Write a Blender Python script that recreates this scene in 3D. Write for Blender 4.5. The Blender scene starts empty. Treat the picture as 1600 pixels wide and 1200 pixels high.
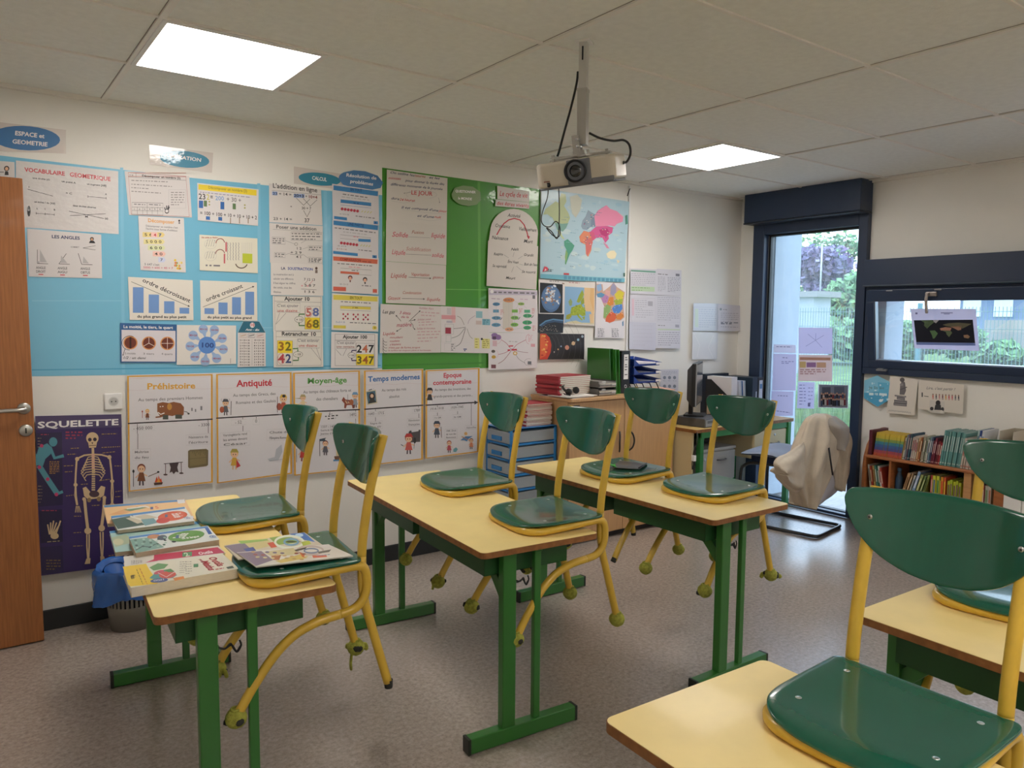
import bpy, bmesh, math, random
from mathutils import Vector, Matrix
random.seed(7)
S = bpy.context.scene
PI = math.pi
# ------------------------------------------------------------------ camera
FPX, YAW, PITCH, ROLL = 1188.05, 0.93706, -0.08727, 0.00779
CAM = Vector((0.0, -4.16523, 1.51301))
_f = Vector((math.cos(YAW)*math.cos(PITCH), math.sin(YAW)*math.cos(PITCH), math.sin(PITCH)))
_r0 = Vector((math.sin(YAW), -math.cos(YAW), 0)); _u0 = _r0.cross(_f)
_r = _r0*math.cos(ROLL) + _u0*math.sin(ROLL)
_u = -_r0*math.sin(ROLL) + _u0*math.cos(ROLL)
cd = bpy.data.cameras.new('camera'); co = bpy.data.objects.new('camera', cd); S.collection.objects.link(co)
cd.sensor_fit = 'HORIZONTAL'; cd.sensor_width = 36.0; cd.lens = FPX/1600*36.0; cd.clip_start = .02; cd.clip_end = 300
co.matrix_world = Matrix(((_r.x, _u.x, -_f.x, CAM.x), (_r.y, _u.y, -_f.y, CAM.y), (_r.z, _u.z, -_f.z, CAM.z), (0, 0, 0, 1)))
S.camera = co
def ray(u, v): return _f + (u-800)/FPX*_r + (600-v)/FPX*_u
def hit(axis, val, u, v):
    d = ray(u, v); return CAM + d*((val-CAM[axis])/d[axis])
# ------------------------------------------------------------------ world, sun, exposure
w = bpy.data.worlds.new('overcast_sky'); S.world = w; w.use_nodes = True
nt = w.node_tree; nt.nodes.clear()
wo = nt.nodes.new('ShaderNodeOutputWorld'); bg = nt.nodes.new('ShaderNodeBackground')
tc = nt.nodes.new('ShaderNodeTexCoord'); sx = nt.nodes.new('ShaderNodeSeparateXYZ'); rp = nt.nodes.new('ShaderNodeValToRGB')
nt.links.new(tc.outputs['Generated'], sx.inputs[0]); nt.links.new(sx.outputs['Z'], rp.inputs[0])
rp.color_ramp.elements[0].color = (.74, .87, 1.0, 1); rp.color_ramp.elements[1].color = (.55, .73, 1.0, 1)
nt.links.new(rp.outputs[0], bg.inputs['Color']); bg.inputs['Strength'].default_value = 4.6
nt.links.new(bg.outputs[0], wo.inputs[0])
PANEL = 21.0         # ceiling panel radiance
S.view_settings.view_transform = 'Standard'; S.view_settings.look = 'None'
S.view_settings.exposure = 0.0; S.view_settings.gamma = 1.0; S.view_settings.use_curve_mapping = False
try:
    S.cycles.max_bounces = 10; S.cycles.diffuse_bounces = 7; S.cycles.glossy_bounces = 4; S.cycles.transparent_max_bounces = 16
    S.cycles.sample_clamp_indirect = 12.0; S.cycles.caustics_reflective = False; S.cycles.caustics_refractive = False
except Exception: pass
# daylight portals in the two window openings (sampling aid only)
def portal(loc, sy, sz):
    L = bpy.data.lights.new('window_daylight', 'AREA'); L.shape = 'RECTANGLE'; L.size = sz; L.size_y = sy
    L.cycles.is_portal = True
    o = bpy.data.objects.new('window_daylight', L); o.location = loc
    o.rotation_euler = (0, PI/2, 0); S.collection.objects.link(o)
portal((5.62, -.67, 1.15), .86, 2.2); portal((5.66, -2.75, 1.48), 3.1, .74)
# ------------------------------------------------------------------ materials
def lin(h):
    h = h.lstrip('#'); out = []
    for i in (0, 2, 4):
        c = int(h[i:i+2], 16)/255; out.append(c/12.92 if c <= .04045 else ((c+.055)/1.055)**2.4)
    return (*out, 1)
_M = {}
def M(h, rough=.55, coat=0., metal=0., var=0., scale=8., bump=0., bscale=40., alpha=1., stretch=None, spec=.5, h2=None, trans=0., bd=.01):
    """plain principled material, optional noise variation of the colour (var / second colour h2) and bump"""
    k = (h, rough, coat, metal, var, scale, bump, bscale, alpha, stretch, spec, h2, trans, bd)
    if k in _M: return _M[k]
    m = bpy.data.materials.new('mat_'+h.strip('#')); m.use_nodes = True
    n = m.node_tree; b = n.nodes['Principled BSDF']
    b.inputs['Base Color'].default_value = lin(h); b.inputs['Roughness'].default_value = rough
    b.inputs['Metallic'].default_value = metal; b.inputs['Coat Weight'].default_value = coat
    b.inputs['Coat Roughness'].default_value = .06; b.inputs['Alpha'].default_value = alpha
    b.inputs['Specular IOR Level'].default_value = spec
    if var or bump or h2:
        t = n.nodes.new('ShaderNodeTexCoord'); vec = t.outputs['Object']
        if stretch:
            mp = n.nodes.new('ShaderNodeMapping'); mp.inputs['Scale'].default_value = stretch
            n.links.new(vec, mp.inputs[0]); vec = mp.outputs[0]
        if var or h2:
            nz = n.nodes.new('ShaderNodeTexNoise'); nz.inputs['Scale'].default_value = scale; nz.inputs['Detail'].default_value = 5
            n.links.new(vec, nz.inputs[0])
            rr = n.nodes.new('ShaderNodeValToRGB'); c = lin(h)
            rr.color_ramp.elements[0].position = .35; rr.color_ramp.elements[1].position = .68
            if h2:
                rr.color_ramp.elements[0].color = c; rr.color_ramp.elements[1].color = lin(h2)
            else:
                rr.color_ramp.elements[0].color = (*[x*(1-var) for x in c[:3]], 1)
                rr.color_ramp.elements[1].color = (*[min(1, x*(1+var)) for x in c[:3]], 1)
            n.links.new(nz.outputs['Fac'], rr.inputs[0]); n.links.new(rr.outputs[0], b.inputs['Base Color'])
        if bump:
            nb = n.nodes.new('ShaderNodeTexNoise'); nb.inputs['Scale'].default_value = bscale; nb.inputs['Detail'].default_value = 4
            n.links.new(vec, nb.inputs[0])
            bp = n.nodes.new('ShaderNodeBump'); bp.inputs['Strength'].default_value = bump; bp.inputs['Distance'].default_value = bd
            n.links.new(nb.outputs['Fac'], bp.inputs['Height'])
            n.links.new(bp.outputs[0], b.inputs['Coat Normal' if coat else 'Normal'])
    if trans:
        tl_ = n.nodes.new('ShaderNodeBsdfTranslucent'); tl_.inputs[0].default_value = lin(h); ms = n.nodes.new('ShaderNodeMixShader'); ms.inputs[0].default_value = trans
        n.links.new(b.outputs[0], ms.inputs[1]); n.links.new(tl_.outputs[0], ms.inputs[2]); n.links.new(ms.outputs[0], n.nodes['Material Output'].inputs[0])
    _M[k] = m; return m
def emis(h, s):
    m = bpy.data.materials.new('lit_'+h.strip('#')); m.use_nodes = True; n = m.node_tree; n.nodes.clear()
    o = n.nodes.new('ShaderNodeOutputMaterial'); e = n.nodes.new('ShaderNodeEmission')
    e.inputs[0].default_value = lin(h); e.inputs[1].default_value = s; n.links.new(e.outputs[0], o.inputs[0]); return m
def glassmat(name, tint=(1, 1, 1, 1), refl=.07, rough=.0):
    m = bpy.data.materials.new(name); m.use_nodes = True; n = m.node_tree; n.nodes.clear()
    o = n.nodes.new('ShaderNodeOutputMaterial'); t = n.nodes.new('ShaderNodeBsdfTransparent'); g = n.nodes.new('ShaderNodeBsdfGlossy')
    t.inputs[0].default_value = tint; g.inputs['Roughness'].default_value = rough
    x = n.nodes.new('ShaderNodeMixShader'); x.inputs[0].default_value = refl
    n.links.new(t.outputs[0], x.inputs[1]); n.links.new(g.outputs[0], x.inputs[2]); n.links.new(x.outputs[0], o.inputs[0]); return m
GLASS = glassmat('window_glass', (.93, .97, 1, 1))
_n = GLASS.node_tree; _o = [x for x in _n.nodes if x.type == 'OUTPUT_MATERIAL'][0]; _s = _o.inputs[0].links[0].from_socket   # streaky pale veil mixed into the panes to imitate sky glare and haze
_d = _n.nodes.new('ShaderNodeBsdfTranslucent'); _d.inputs[0].default_value = (.9, .95, 1, 1); _x = _n.nodes.new('ShaderNodeMixShader')
_t = _n.nodes.new('ShaderNodeTexCoord'); _mp = _n.nodes.new('ShaderNodeMapping'); _mp.inputs['Rotation'].default_value = (.7, 0, 0); _mp.inputs['Scale'].default_value = (1, 7, 1.2)
_z = _n.nodes.new('ShaderNodeTexNoise'); _z.inputs['Scale'].default_value = 2.2; _r_ = _n.nodes.new('ShaderNodeMapRange'); _r_.inputs[1].default_value = .3; _r_.inputs[2].default_value = .75; _r_.inputs[3].default_value = .03; _r_.inputs[4].default_value = .075
_n.links.new(_t.outputs['Object'], _mp.inputs[0]); _n.links.new(_mp.outputs[0], _z.inputs[0]); _n.links.new(_z.outputs['Fac'], _r_.inputs[0]); _n.links.new(_r_.outputs[0], _x.inputs[0])
_n.links.new(_s, _x.inputs[1]); _n.links.new(_d.outputs[0], _x.inputs[2]); _n.links.new(_x.outputs[0], _o.inputs[0])
def plastic_clear(name, tint, cover, rough=.3):
    """thin translucent plastic: part see-through, part milky and shiny"""
    m = bpy.data.materials.new(name); m.use_nodes = True; n = m.node_tree; b = n.nodes['Principled BSDF']
    b.inputs['Base Color'].default_value = lin(tint); b.inputs['Roughness'].default_value = rough; b.inputs['Alpha'].default_value = cover
    return m
# ------------------------------------------------------------------ mesh builder
class MB:
    def __init__(s): s.v = []; s.f = []; s.m = []; s.sm = []; s.mats = []
    def mi(s, m):
        if m not in s.mats: s.mats.append(m)
        return s.mats.index(m)
    def add(s, vs, fs, m, smooth=False, X=None):
        b = len(s.v); i = s.mi(m)
        s.v += [tuple(X @ Vector(p)) if X else tuple(p) for p in vs]
        for f in fs: s.f.append(tuple(b+k for k in f)); s.m.append(i); s.sm.append(smooth)
        return s
    def box(s, a, b, m, X=None):
        x0, y0, z0 = a; x1, y1, z1 = b
        vs = [(x0, y0, z0), (x1, y0, z0), (x1, y1, z0), (x0, y1, z0), (x0, y0, z1), (x1, y0, z1), (x1, y1, z1), (x0, y1, z1)]
        return s.add(vs, [(0, 3, 2, 1), (4, 5, 6, 7), (0, 1, 5, 4), (1, 2, 6, 5), (2, 3, 7, 6), (3, 0, 4, 7)], m, X=X)
    def tube(s, pts, r, m, n=10, closed=False, cap=True, r2=None, X=None):
        P = [Vector(p) for p in pts]; N = len(P); vs = []; fs = []; pu = None
        for i, p in enumerate(P):
            if closed: t = P[(i+1) % N]-P[i-1]
            else: t = P[min(i+1, N-1)]-P[max(i-1, 0)]
            t.normalize()
            if pu is None:
                a = Vector((0, 0, 1)) if abs(t.z) < .9 else Vector((1, 0, 0)); pu = (a-t*a.dot(t)).normalized()
            else:
                pu = pu-t*pu.dot(t)
                pu = pu.normalized() if pu.length > 1e-6 else t.orthogonal().normalized()
            q = t.cross(pu); rr = (r[i] if isinstance(r, (list, tuple)) else r)
            for k in range(n):
                a = 2*PI*k/n; vs.append(p+pu*(rr*math.cos(a))+q*((r2 or rr)*math.sin(a)))
        for i in range(N if closed else N-1):
            for k in range(n):
                a = i*n+k; b = i*n+(k+1) % n; c = ((i+1) % N)*n+(k+1) % n; d = ((i+1) % N)*n+k
                fs.append((a, b, c, d))
        if cap and not closed: fs.append(tuple(range(n-1, -1, -1))); fs.append(tuple((N-1)*n+k for k in range(n)))
        return s.add(vs, fs, m, True, X)
    def prism(s, poly, z0, z1, m, X=None, smooth=False):
        n = len(poly)
        vs = [(x, y, z0) for x, y in poly]+[(x, y, z1) for x, y in poly]
        fs = [tuple(range(n-1, -1, -1)), tuple(range(n, 2*n))]+[(i, (i+1) % n, n+(i+1) % n, n+i) for i in range(n)]
        return s.add(vs, fs, m, smooth, X)
    def lathe(s, prof, m, n=20, X=None):
        vs = []; fs = []
        for r, z in prof:
            for k in range(n): vs.append((r*math.cos(2*PI*k/n), r*math.sin(2*PI*k/n), z))
        for i in range(len(prof)-1):
            for k in range(n): fs.append((i*n+k, i*n+(k+1) % n, (i+1)*n+(k+1) % n, (i+1)*n+k))
        return s.add(vs, fs, m, True, X)
    def ball(s, c, r, m, n=14, X=None, jit=0.):
        rr = r if isinstance(r, (tuple, list)) else (r, r, r); vs = []; fs = []; R = random.Random(len(s.v)+3)
        for i in range(n//2+1):
            for k in range(n):
                th = PI*i/(n//2); ph = 2*PI*k/n; j = 1+jit*(R.random()-.5) if 0 < i < n//2 else 1
                vs.append((c[0]+rr[0]*j*math.sin(th)*math.cos(ph), c[1]+rr[1]*j*math.sin(th)*math.sin(ph), c[2]+rr[2]*j*math.cos(th)))
        for i in range(n//2):
            for k in range(n): fs.append((i*n+k, (i+1)*n+k, (i+1)*n+(k+1) % n, i*n+(k+1) % n))
        return s.add(vs, fs, m, True, X)
    def grid(s, fn, nu, nv, m, smooth=True, X=None):
        vs = [fn(i/nu, j/nv) for j in range(nv+1) for i in range(nu+1)]
        fs = [(j*(nu+1)+i, j*(nu+1)+i+1, (j+1)*(nu+1)+i+1, (j+1)*(nu+1)+i) for j in range(nv) for i in range(nu)]
        return s.add(vs, fs, m, smooth, X)
    def build(s, name, parent=None, bevel=0., seg=2, solid=0., subd=0, loc=None, rotz=0.):
        me = bpy.data.meshes.new(name); me.from_pydata(s.v, [], s.f)
        for m in s.mats: me.materials.append(m)
        me.polygons.foreach_set('material_index', s.m); me.polygons.foreach_set('use_smooth', s.sm); me.update()
        o = bpy.data.objects.new(name, me); S.collection.objects.link(o)
        if parent: o.parent = parent
        if loc is not None: o.location = loc
        if rotz: o.rotation_euler = (0, 0, rotz)
        if solid: q = o.modifiers.new('solid', 'SOLIDIFY'); q.thickness = solid; q.offset = 0
        if bevel:
            q = o.modifiers.new('bevel', 'BEVEL'); q.width = bevel; q.segments = seg; q.limit_method = 'ANGLE'; q.angle_limit = math.radians(40)
        if subd: q = o.modifiers.new('sub', 'SUBSURF'); q.levels = subd; q.render_levels = subd
        return o
def tag(o, label=None, cat=None, group=None, kind=None):
    if label: o['label'] = label
    if cat: o['category'] = cat
    if group: o['group'] = group
    if kind: o['kind'] = kind
    return o
def thing(name, label, cat, loc=(0, 0, 0), rz=0., group=None):
    o = bpy.data.objects.new(name, None); S.collection.objects.link(o); o.empty_display_size = .05
    o.location = loc; o.rotation_euler = (0, 0, rz); return tag(o, label, cat, group)
def struct(o, label, cat): return tag(o, label, cat, None, 'structure')
def cop(o, parent=None):
    c = o.copy(); S.collection.objects.link(c)
    if parent: c.parent = parent
    for ch in o.children: cop(ch, c)
    return c
def cr(pts, n=6):
    """Catmull-Rom through pts"""
    P = [Vector(p) for p in pts]; out = []
    for i in range(len(P)-1):
        a = P[max(i-1, 0)]; b = P[i]; c = P[i+1]; d = P[min(i+2, len(P)-1)]
        for k in range(n):
            t = k/n
            out.append(.5*((2*b)+(c-a)*t+(2*a-5*b+4*c-d)*t*t+(3*b-a-3*c+d)*t**3))
    out.append(P[-1]); return out
def rrect(x0, y0, x1, y1, r, n=5):
    out = []
    for cx, cy, a0 in ((x1-r, y1-r, 0), (x0+r, y1-r, 90), (x0+r, y0+r, 180), (x1-r, y0+r, 270)):
        for k in range(n+1):
            a = math.radians(a0+90*k/n); out.append((cx+r*math.cos(a), cy+r*math.sin(a)))
    return out
# ------------------------------------------------------------------ glyphs for lettering on signs
_G = {}
def glyphs():
    need = sorted(set(CHARS))
    for bold, off in ((0, .012), (1, .028)):
        cu = bpy.data.curves.new('lettering', 'FONT'); cu.resolution_u = 2; cu.offset = off; cu.fill_mode = 'BOTH'
        o = bpy.data.objects.new('lettering', cu); S.collection.objects.link(o)
        def ev(t):
            cu.body = t; bpy.context.view_layer.update()
            e = o.evaluated_get(bpy.context.evaluated_depsgraph_get()); me = e.to_mesh()
            vs = [(v.co.x, v.co.y) for v in me.vertices]; fs = [tuple(p.vertices) for p in me.polygons]; e.to_mesh_clear(); return vs, fs
        bar = max(x for x, y in ev('|')[0])
        for c in need:
            vs, fs = ev(c); t, _ = ev(c+'|'); _G[(bold, c)] = (vs, fs, max(x for x, y in t)-bar)
        bpy.data.objects.remove(o); bpy.data.curves.remove(cu)
CHARS = "ABCDEFGHIJKLMNOPQRSTUVWXYZabcdefghijklmnopqrstuvwxyz0123456789 .,:;'-+=()[]?!/×°éèêàâçôùûîïÉÈÊ<>"
glyphs()
# ================================================================== ROOM
H, XW, XB, YF = 2.534, 5.487, -.64, -7.3
WALL = M('#e5e3dd', .8, var=.02, scale=3, bump=.05, bscale=220)
NAVY = M('#22324c', .38, bump=.02, bscale=300)
WHITE = M('#e4e4e2', .5); BLACK = M('#17181a', .45); CHROME = M('#c9cacb', .28, metal=1.)
GREEN = M('#2a6b2b', .32, coat=.2); GREEND = M('#24501f', .4)
mf = M('#8f8177', .34, var=.16, scale=2.2, h2=None, bump=.05, bscale=260)
# floor: taupe vinyl with fine mottling
fm = bpy.data.materials.new('floor_vinyl'); fm.use_nodes = True; n = fm.node_tree; b = n.nodes['Principled BSDF']
t = n.nodes.new('ShaderNodeTexCoord')
def nz(sc, d, r):
    q = n.nodes.new('ShaderNodeTexNoise'); q.inputs['Scale'].default_value = sc; q.inputs['Detail'].default_value = d; q.inputs['Roughness'].default_value = r
    n.links.new(t.outputs['Object'], q.inputs[0]); return q
a1 = nz(55, 6, .75); a2 = nz(2.4, 5, .6)
r1 = n.nodes.new('ShaderNodeValToRGB'); r1.color_ramp.elements[0].position = .33; r1.color_ramp.elements[1].position = .7
r1.color_ramp.elements[0].color = lin('#8b8078'); r1.color_ramp.elements[1].color = lin('#b8aba1')
r2 = n.nodes.new('ShaderNodeValToRGB'); r2.color_ramp.elements[0].position = .3; r2.color_ramp.elements[1].position = .75
r2.color_ramp.elements[0].color = (.93, .93, .925, 1); r2.color_ramp.elements[1].color = (1.03, 1.03, 1.03, 1)
mx = n.nodes.new('ShaderNodeMix'); mx.data_type = 'RGBA'; mx.blend_type = 'MULTIPLY'; mx.inputs[0].default_value = 1
n.links.new(a1.outputs['Fac'], r1.inputs[0]); n.links.new(a2.outputs['Fac'], r2.inputs[0])
n.links.new(r1.outputs[0], mx.inputs[6]); n.links.new(r2.outputs[0], mx.inputs[7]); n.links.new(mx.outputs[2], b.inputs['Base Color'])
rr = n.nodes.new('ShaderNodeMapRange'); b.inputs['Specular IOR Level'].default_value = .85; rr.inputs[3].default_value = .19; rr.inputs[4].default_value = .25
n.links.new(a2.outputs['Fac'], rr.inputs[0]); n.links.new(rr.outputs[0], b.inputs['Roughness'])
bp = n.nodes.new('ShaderNodeBump'); bp.inputs['Strength'].default_value = .12; bp.inputs['Distance'].default_value = .004
n.links.new(a1.outputs['Fac'], bp.inputs['Height']); n.links.new(bp.outputs[0], b.inputs['Normal'])
struct(MB().box((XB-.1, YF-.1, -.08), (XW, .1, 0), fm).build('floor'), 'taupe mottled vinyl floor of the classroom', 'floor')
# left wall and the walls behind the camera
struct(MB().box((XB-.1, 0, 0), (XW+.4, .12, H+.1), WALL).build('wall_left'), 'long off-white wall covered with school posters', 'wall')
struct(MB().box((XB-.12, YF, 0), (XB, 0, H+.1), WALL).build('wall_back'), 'off-white wall behind the viewer', 'wall')
struct(MB().box((XB-.12, YF-.12, 0), (XW+.4, YF, H+.1), WALL).build('wall_front'), 'off-white wall far to the right of the viewer', 'wall')
# window wall: pieces around the tall window and the low long window
W2Y = -4.3
m = MB()
m.box((XW, -.157, 0), (XW+.12, 0, H+.1), WALL)
m.box((XW, -1.15, 2.30), (XW+.12, -.157, H+.1), WALL)
m.box((XW, W2Y, 0), (XW+.12, -1.15, 1.118), WALL); m.box((XW, W2Y, 1.951), (XW+.12, -1.15, H+.1), WALL)
m.box((XW, YF, 0), (XW+.12, W2Y, H+.1), WALL)
struct(m.build('wall_right'), 'off-white wall with the tall window and the long window', 'wall')
RENDER = M('#aab6c2', .8, bump=.1, bscale=120)
m = MB()
m.box((XW+.12, -.262, 0), (5.98, .4, 3.2), RENDER); m.box((5.502, -1.285, 1.12), (5.76, -1.152, 1.95), RENDER); m.box((XW+.12, -1.285, 0), (5.76, -1.13, 1.12), RENDER); m.box((XW+.12, -1.285, 1.95), (5.76, -1.13, 3.2), RENDER)
m.box((XW+.12, W2Y, 0), (5.76, -1.285, 1.05), RENDER); m.box((XW+.12, W2Y, 2.35), (5.76, -1.13, 3.2), RENDER); m.box((XW+.12, YF, 0), (5.76, W2Y, 3.2), RENDER)
struct(m.build('trim_9'), 'white rendered outer face and reveals of the window wall', 'wall')
# skirting boards
SK = M('#232628', .45)
def skirt(nm, a, bb, lab):
    struct(MB().box(a, bb, SK).build(nm, bevel=.004), lab, 'skirting board')
skirt('baseboard_left', (XB, -.013, 0), (XW, 0, .1), 'black skirting board along the poster wall')
skirt('baseboard_right', (XW-.013, W2Y, 0), (XW, -1.15, .1), 'black skirting board below the long window')
# ceiling with its white T-bar grid
CT = M('#e6e8e3', .9, var=.03, scale=30, bump=.12, bscale=160); TB = M('#e6e3dc', .5)
struct(MB().box((XB-.1, YF, H), (XW+.1, .1, H+.1), CT).build('ceiling'), 'suspended ceiling of pale mineral fibre tiles', 'ceiling')
m = MB(); gx = .62915; gy = -.66461; GAP = M('#8f8b82', .8)
for k in range(-1, 5):
    x = gx+1.2*k
    m.box((x-.012, YF, H-.008), (x+.012, 0, H), TB); m.box((x+.012, YF, H-.0015), (x+.0145, 0, H), GAP); m.box((x-.0145, YF, H-.0015), (x-.012, 0, H), GAP)
for k in range(0, 12):
    y = gy-.6*k
    if y > YF: m.box((XB, y-.0075, H-.007), (XW, y+.0075, H), TB); m.box((XB, y+.0075, H-.0015), (XW, y+.011, H), GAP)
for x, k in ((gx+.6, 0), (gx+3.0, 0), (gx+.6, 6), (gx+3., 6), (gx+.6, 9), (gx+3., 9)): m.box((x-.01, gy-.6*k-.6, H-.007), (x+.01, gy-.6*k, H), TB)
m.box((XB, -.022, H-.02), (XW, 0, H), TB); m.box((XW-.022, YF, H-.02), (XW, 0, H), TB)
struct(m.build('trim_1'), 'white metal grid of the suspended ceiling', 'ceiling grid')
# ceiling light panels
LITM = emis('#fff7f0', PANEL)
def panel(x, y, lab):
    t = thing('ceiling_light', lab, 'ceiling light', (x, y, H-.012), 0, 'square light panels set in the ceiling')
    f = MB()
    for a, bb in (((-.297, -.297), (.297, -.279)), ((-.297, .279), (.297, .297)), ((-.297, -.279), (-.279, .279)), ((.279, -.279), (.297, .279))):
        f.box((*a, 0), (*bb, .012), WHITE)
    f.build('frame', t)
    MB().box((-.279, -.279, .004), (.279, .279, .010), LITM).build('diffuser', t)
    return t
panel(gx+.3, gy-.3, 'lit square ceiling panel above the blue poster board, nearer the door')
panel(gx+3.3, gy-.3, 'lit square ceiling panel beyond the projector, nearer the tall window')
panel(gx+.3, gy-.3-3.6, 'lit square ceiling panel above the viewer, nearer the door')
panel(gx+3.3, gy-.3-3.6, 'lit square ceiling panel out of view to the right')
panel(gx+.3, gy-.3-5.4, 'lit square ceiling panel far behind the viewer, nearer the door')
panel(gx+3.3, gy-.3-5.4, 'lit square ceiling panel far behind the viewer, nearer the windows')
# ------------------------------------------------------------------ tall window (window_1)
GASK = M('#0e1013', .5); ALU = M('#9aa0a8', .35, metal=.6)
def wbox(p, name, a, bb, m, bv=.004): return MB().box(a, bb, m).build(name, p, bevel=bv)
W1 = thing('window_1', 'tall full-height window with dark blue-grey frame beside the corner', 'window', (XW, -.65, 0)); W1['kind'] = 'structure'
ox, oy = XW, -.65
def L1(a): return (a[0]-ox, a[1]-oy, a[2])
m = MB()
for a, bb in (((5.44, -.265, 0), (5.56, -.157, 2.31)), ((5.44, -1.15, 0), (5.56, -1.078, 2.31)), ((5.44, -1.078, 0), (5.56, -.265, .03)), ((5.44, -1.078, 2.212), (5.56, -.265, 2.31))):
    m.box(L1(a), L1(bb), NAVY)
m.box(L1((5.42, -1.15, 0)), L1((5.6, -.157, .012)), ALU)
m.build('window_frame', W1, bevel=.005)
m = MB()
for a, bb in (((5.50, -.290, .03), (5.55, -.265, 2.212)), ((5.50, -1.082, .03), (5.55, -1.076, 2.212)), ((5.50, -1.076, .03), (5.55, -.29, .036)), ((5.50, -1.076, 2.196), (5.55, -.29, 2.212))):
    m.box(L1(a), L1(bb), GASK)
m.box(L1((5.497, -.272, .04)), L1((5.504, -.268, 2.2)), ALU)
m.build('glazing_bead', W1)
MB().box(L1((5.522, -1.078, .03)), L1((5.528, -.28, 2.21)), GLASS).build('pane', W1)
m = MB(); m.box(L1((5.32, -1.152, 2.305)), L1((XW, -.147, H)), NAVY); m.box(L1((5.315, -1.155, 2.292)), L1((XW, -.144, 2.305)), M('#1d2632', .4))
m.build('shutter_box', W1, bevel=.006)
# ------------------------------------------------------------------ long low window (window_2) with its tilted sash
W2 = thing('window_2', 'long low window with dark frame and tilted-in sash', 'window', (XW, -2.7, 1.118)); W2['kind'] = 'structure'
ox, oy = XW, -2.7
def L2(a): return (a[0]-ox, a[1]-oy, a[2]-1.118)
SB = -2.43
m = MB()
m.box(L2((5.45, W2Y, 1.118)), L2((5.58, -1.152, 1.165)), NAVY)
m.box(L2((5.45, W2Y, 1.735)), L2((5.58, -1.152, 1.79)), NAVY)
m.box(L2((5.45, -1.2, 1.165)), L2((5.50, -1.152, 1.74)), NAVY)
m.box(L2((5.45, SB-.05, 1.165)), L2((5.58, SB, 1.74)), NAVY); m.box(L2((5.45, W2Y, 1.165)), L2((5.58, W2Y+.05, 1.74)), NAVY)
m.build('window_frame', W2, bevel=.004)
m = MB(); m.box(L2((5.40, W2Y, 1.765)), L2((XW, -1.155, 1.953)), NAVY); m.box(L2((5.394, W2Y, 1.757)), L2((XW, -1.153, 1.768)), M('#4a5666', .35))
m.build('shutter_box', W2, bevel=.005)
# sash: hinged along its bottom edge and leaning into the room at the top
ang = math.radians(7.5)
sash = bpy.data.objects.new('sash', None); S.collection.objects.link(sash); sash.parent = W2; sash.empty_display_size = .05
sash.location = L2((5.475, -1.2, 1.168)); sash.rotation_euler = (0, -ang, 0)
SH = .572; wd = SB+1.2      # negative width
m = MB()
m.box((-.03, wd, 0), (.03, 0, .058), NAVY); m.box((-.03, wd, SH-.085), (.03, 0, SH), NAVY)
m.box((-.03, -.052, .058), (.03, 0, SH-.085), NAVY); m.box((-.03, wd, .058), (.03, wd+.052, SH-.085), NAVY)
m.build('sash_frame', sash, bevel=.004)
m = MB(); m.box((-.02, wd+.05, .056), (.02, -.05, .062), ALU); m.box((-.02, -.058, .06), (.02, -.051, SH-.085), ALU)
m.build('glazing_bead', sash)
MB().box((-.003, wd+.05, .058), (.003, -.05, SH-.083), GLASS).build('pane', sash)
hm = M('#a39b97', .35, metal=.7); m = MB()
ym = -.46
m.box((-.044, ym-.035, SH-.052), (-.03, ym+.035, SH-.022), hm); m.box((-.056, ym-.012+.022, SH-.05), (-.04, ym+.012+.022, SH-.026), hm)
m.tube(cr([(-.052, ym+.022, SH-.034), (-.062, ym+.024, SH-.07), (-.066, ym+.02, SH-.12), (-.07, ym+.016, SH-.165)], 4), [.011]*12+[.008], hm, 8)
m.build('window_handle', sash, bevel=.002)
m = MB()
for y in (-.17, -.5, -1.12): m.box((-.036, y-.022, SH-.012), (-.028, y+.022, SH-.004), ALU)
for y in (-.1, -1.12): m.box((-.05, y-.045, -.016), (-.026, y+.03, -.004), ALU); m.box((-.05, y-.02, -.008), (-.03, y+.02, .002), ALU)
m.build('hinge', sash)
# second, closed light beyond the frame
MB().box(L2((5.505, W2Y+.05, 1.165)), L2((5.511, SB-.05, 1.735)), GLASS).build('pane', W2)
# ------------------------------------------------------------------ open door leaf
OAK = M('#9c6234', .38, coat=.15, var=.16, scale=5, stretch=(30, 30, 1.2), bump=.02, bscale=30)
D1 = thing('door_1', 'orange-brown wooden door standing open against the poster wall', 'door', (-.6, -.1, 0)); D1['kind'] = 'structure'
MB().box((-.02, -.04, .006), (.878, 0, 2.106), OAK).build('door_leaf', D1, bevel=.003)
HM = M('#b9b7b2', .3, metal=1.)
m = MB()
X = Matrix.Translation((.842, -.04, 1.09)) @ Matrix.Rotation(PI/2, 4, 'X')
m.lathe([(0, 0), (.026, 0), (.026, .006), (.02, .009), (.0, .009)], HM, 24, X)
m.tube([(.842, -.045, 1.09), (.842, -.085, 1.09)], .0095, HM, 12)
m.tube(cr([(.842, -.085, 1.09), (.82, -.092, 1.088), (.78, -.092, 1.088), (.70, -.09, 1.088)], 4), .0095, HM, 12)
m.build('door_handle', D1)
m = MB(); X = Matrix.Translation((.845, -.04, .99)) @ Matrix.Rotation(PI/2, 4, 'X')
m.lathe([(0, 0), (.027, 0), (.027, .006), (.022, .009), (.0, .009)], HM, 24, X)
m.box((.842, -.052, .978), (.848, -.048, 1.002), BLACK); m.build('lock_plate', D1)
m = MB(); m.box((.867, -.03, .86), (.8788, -.012, 1.12), HM); m.build('latch_plate', D1)
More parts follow.
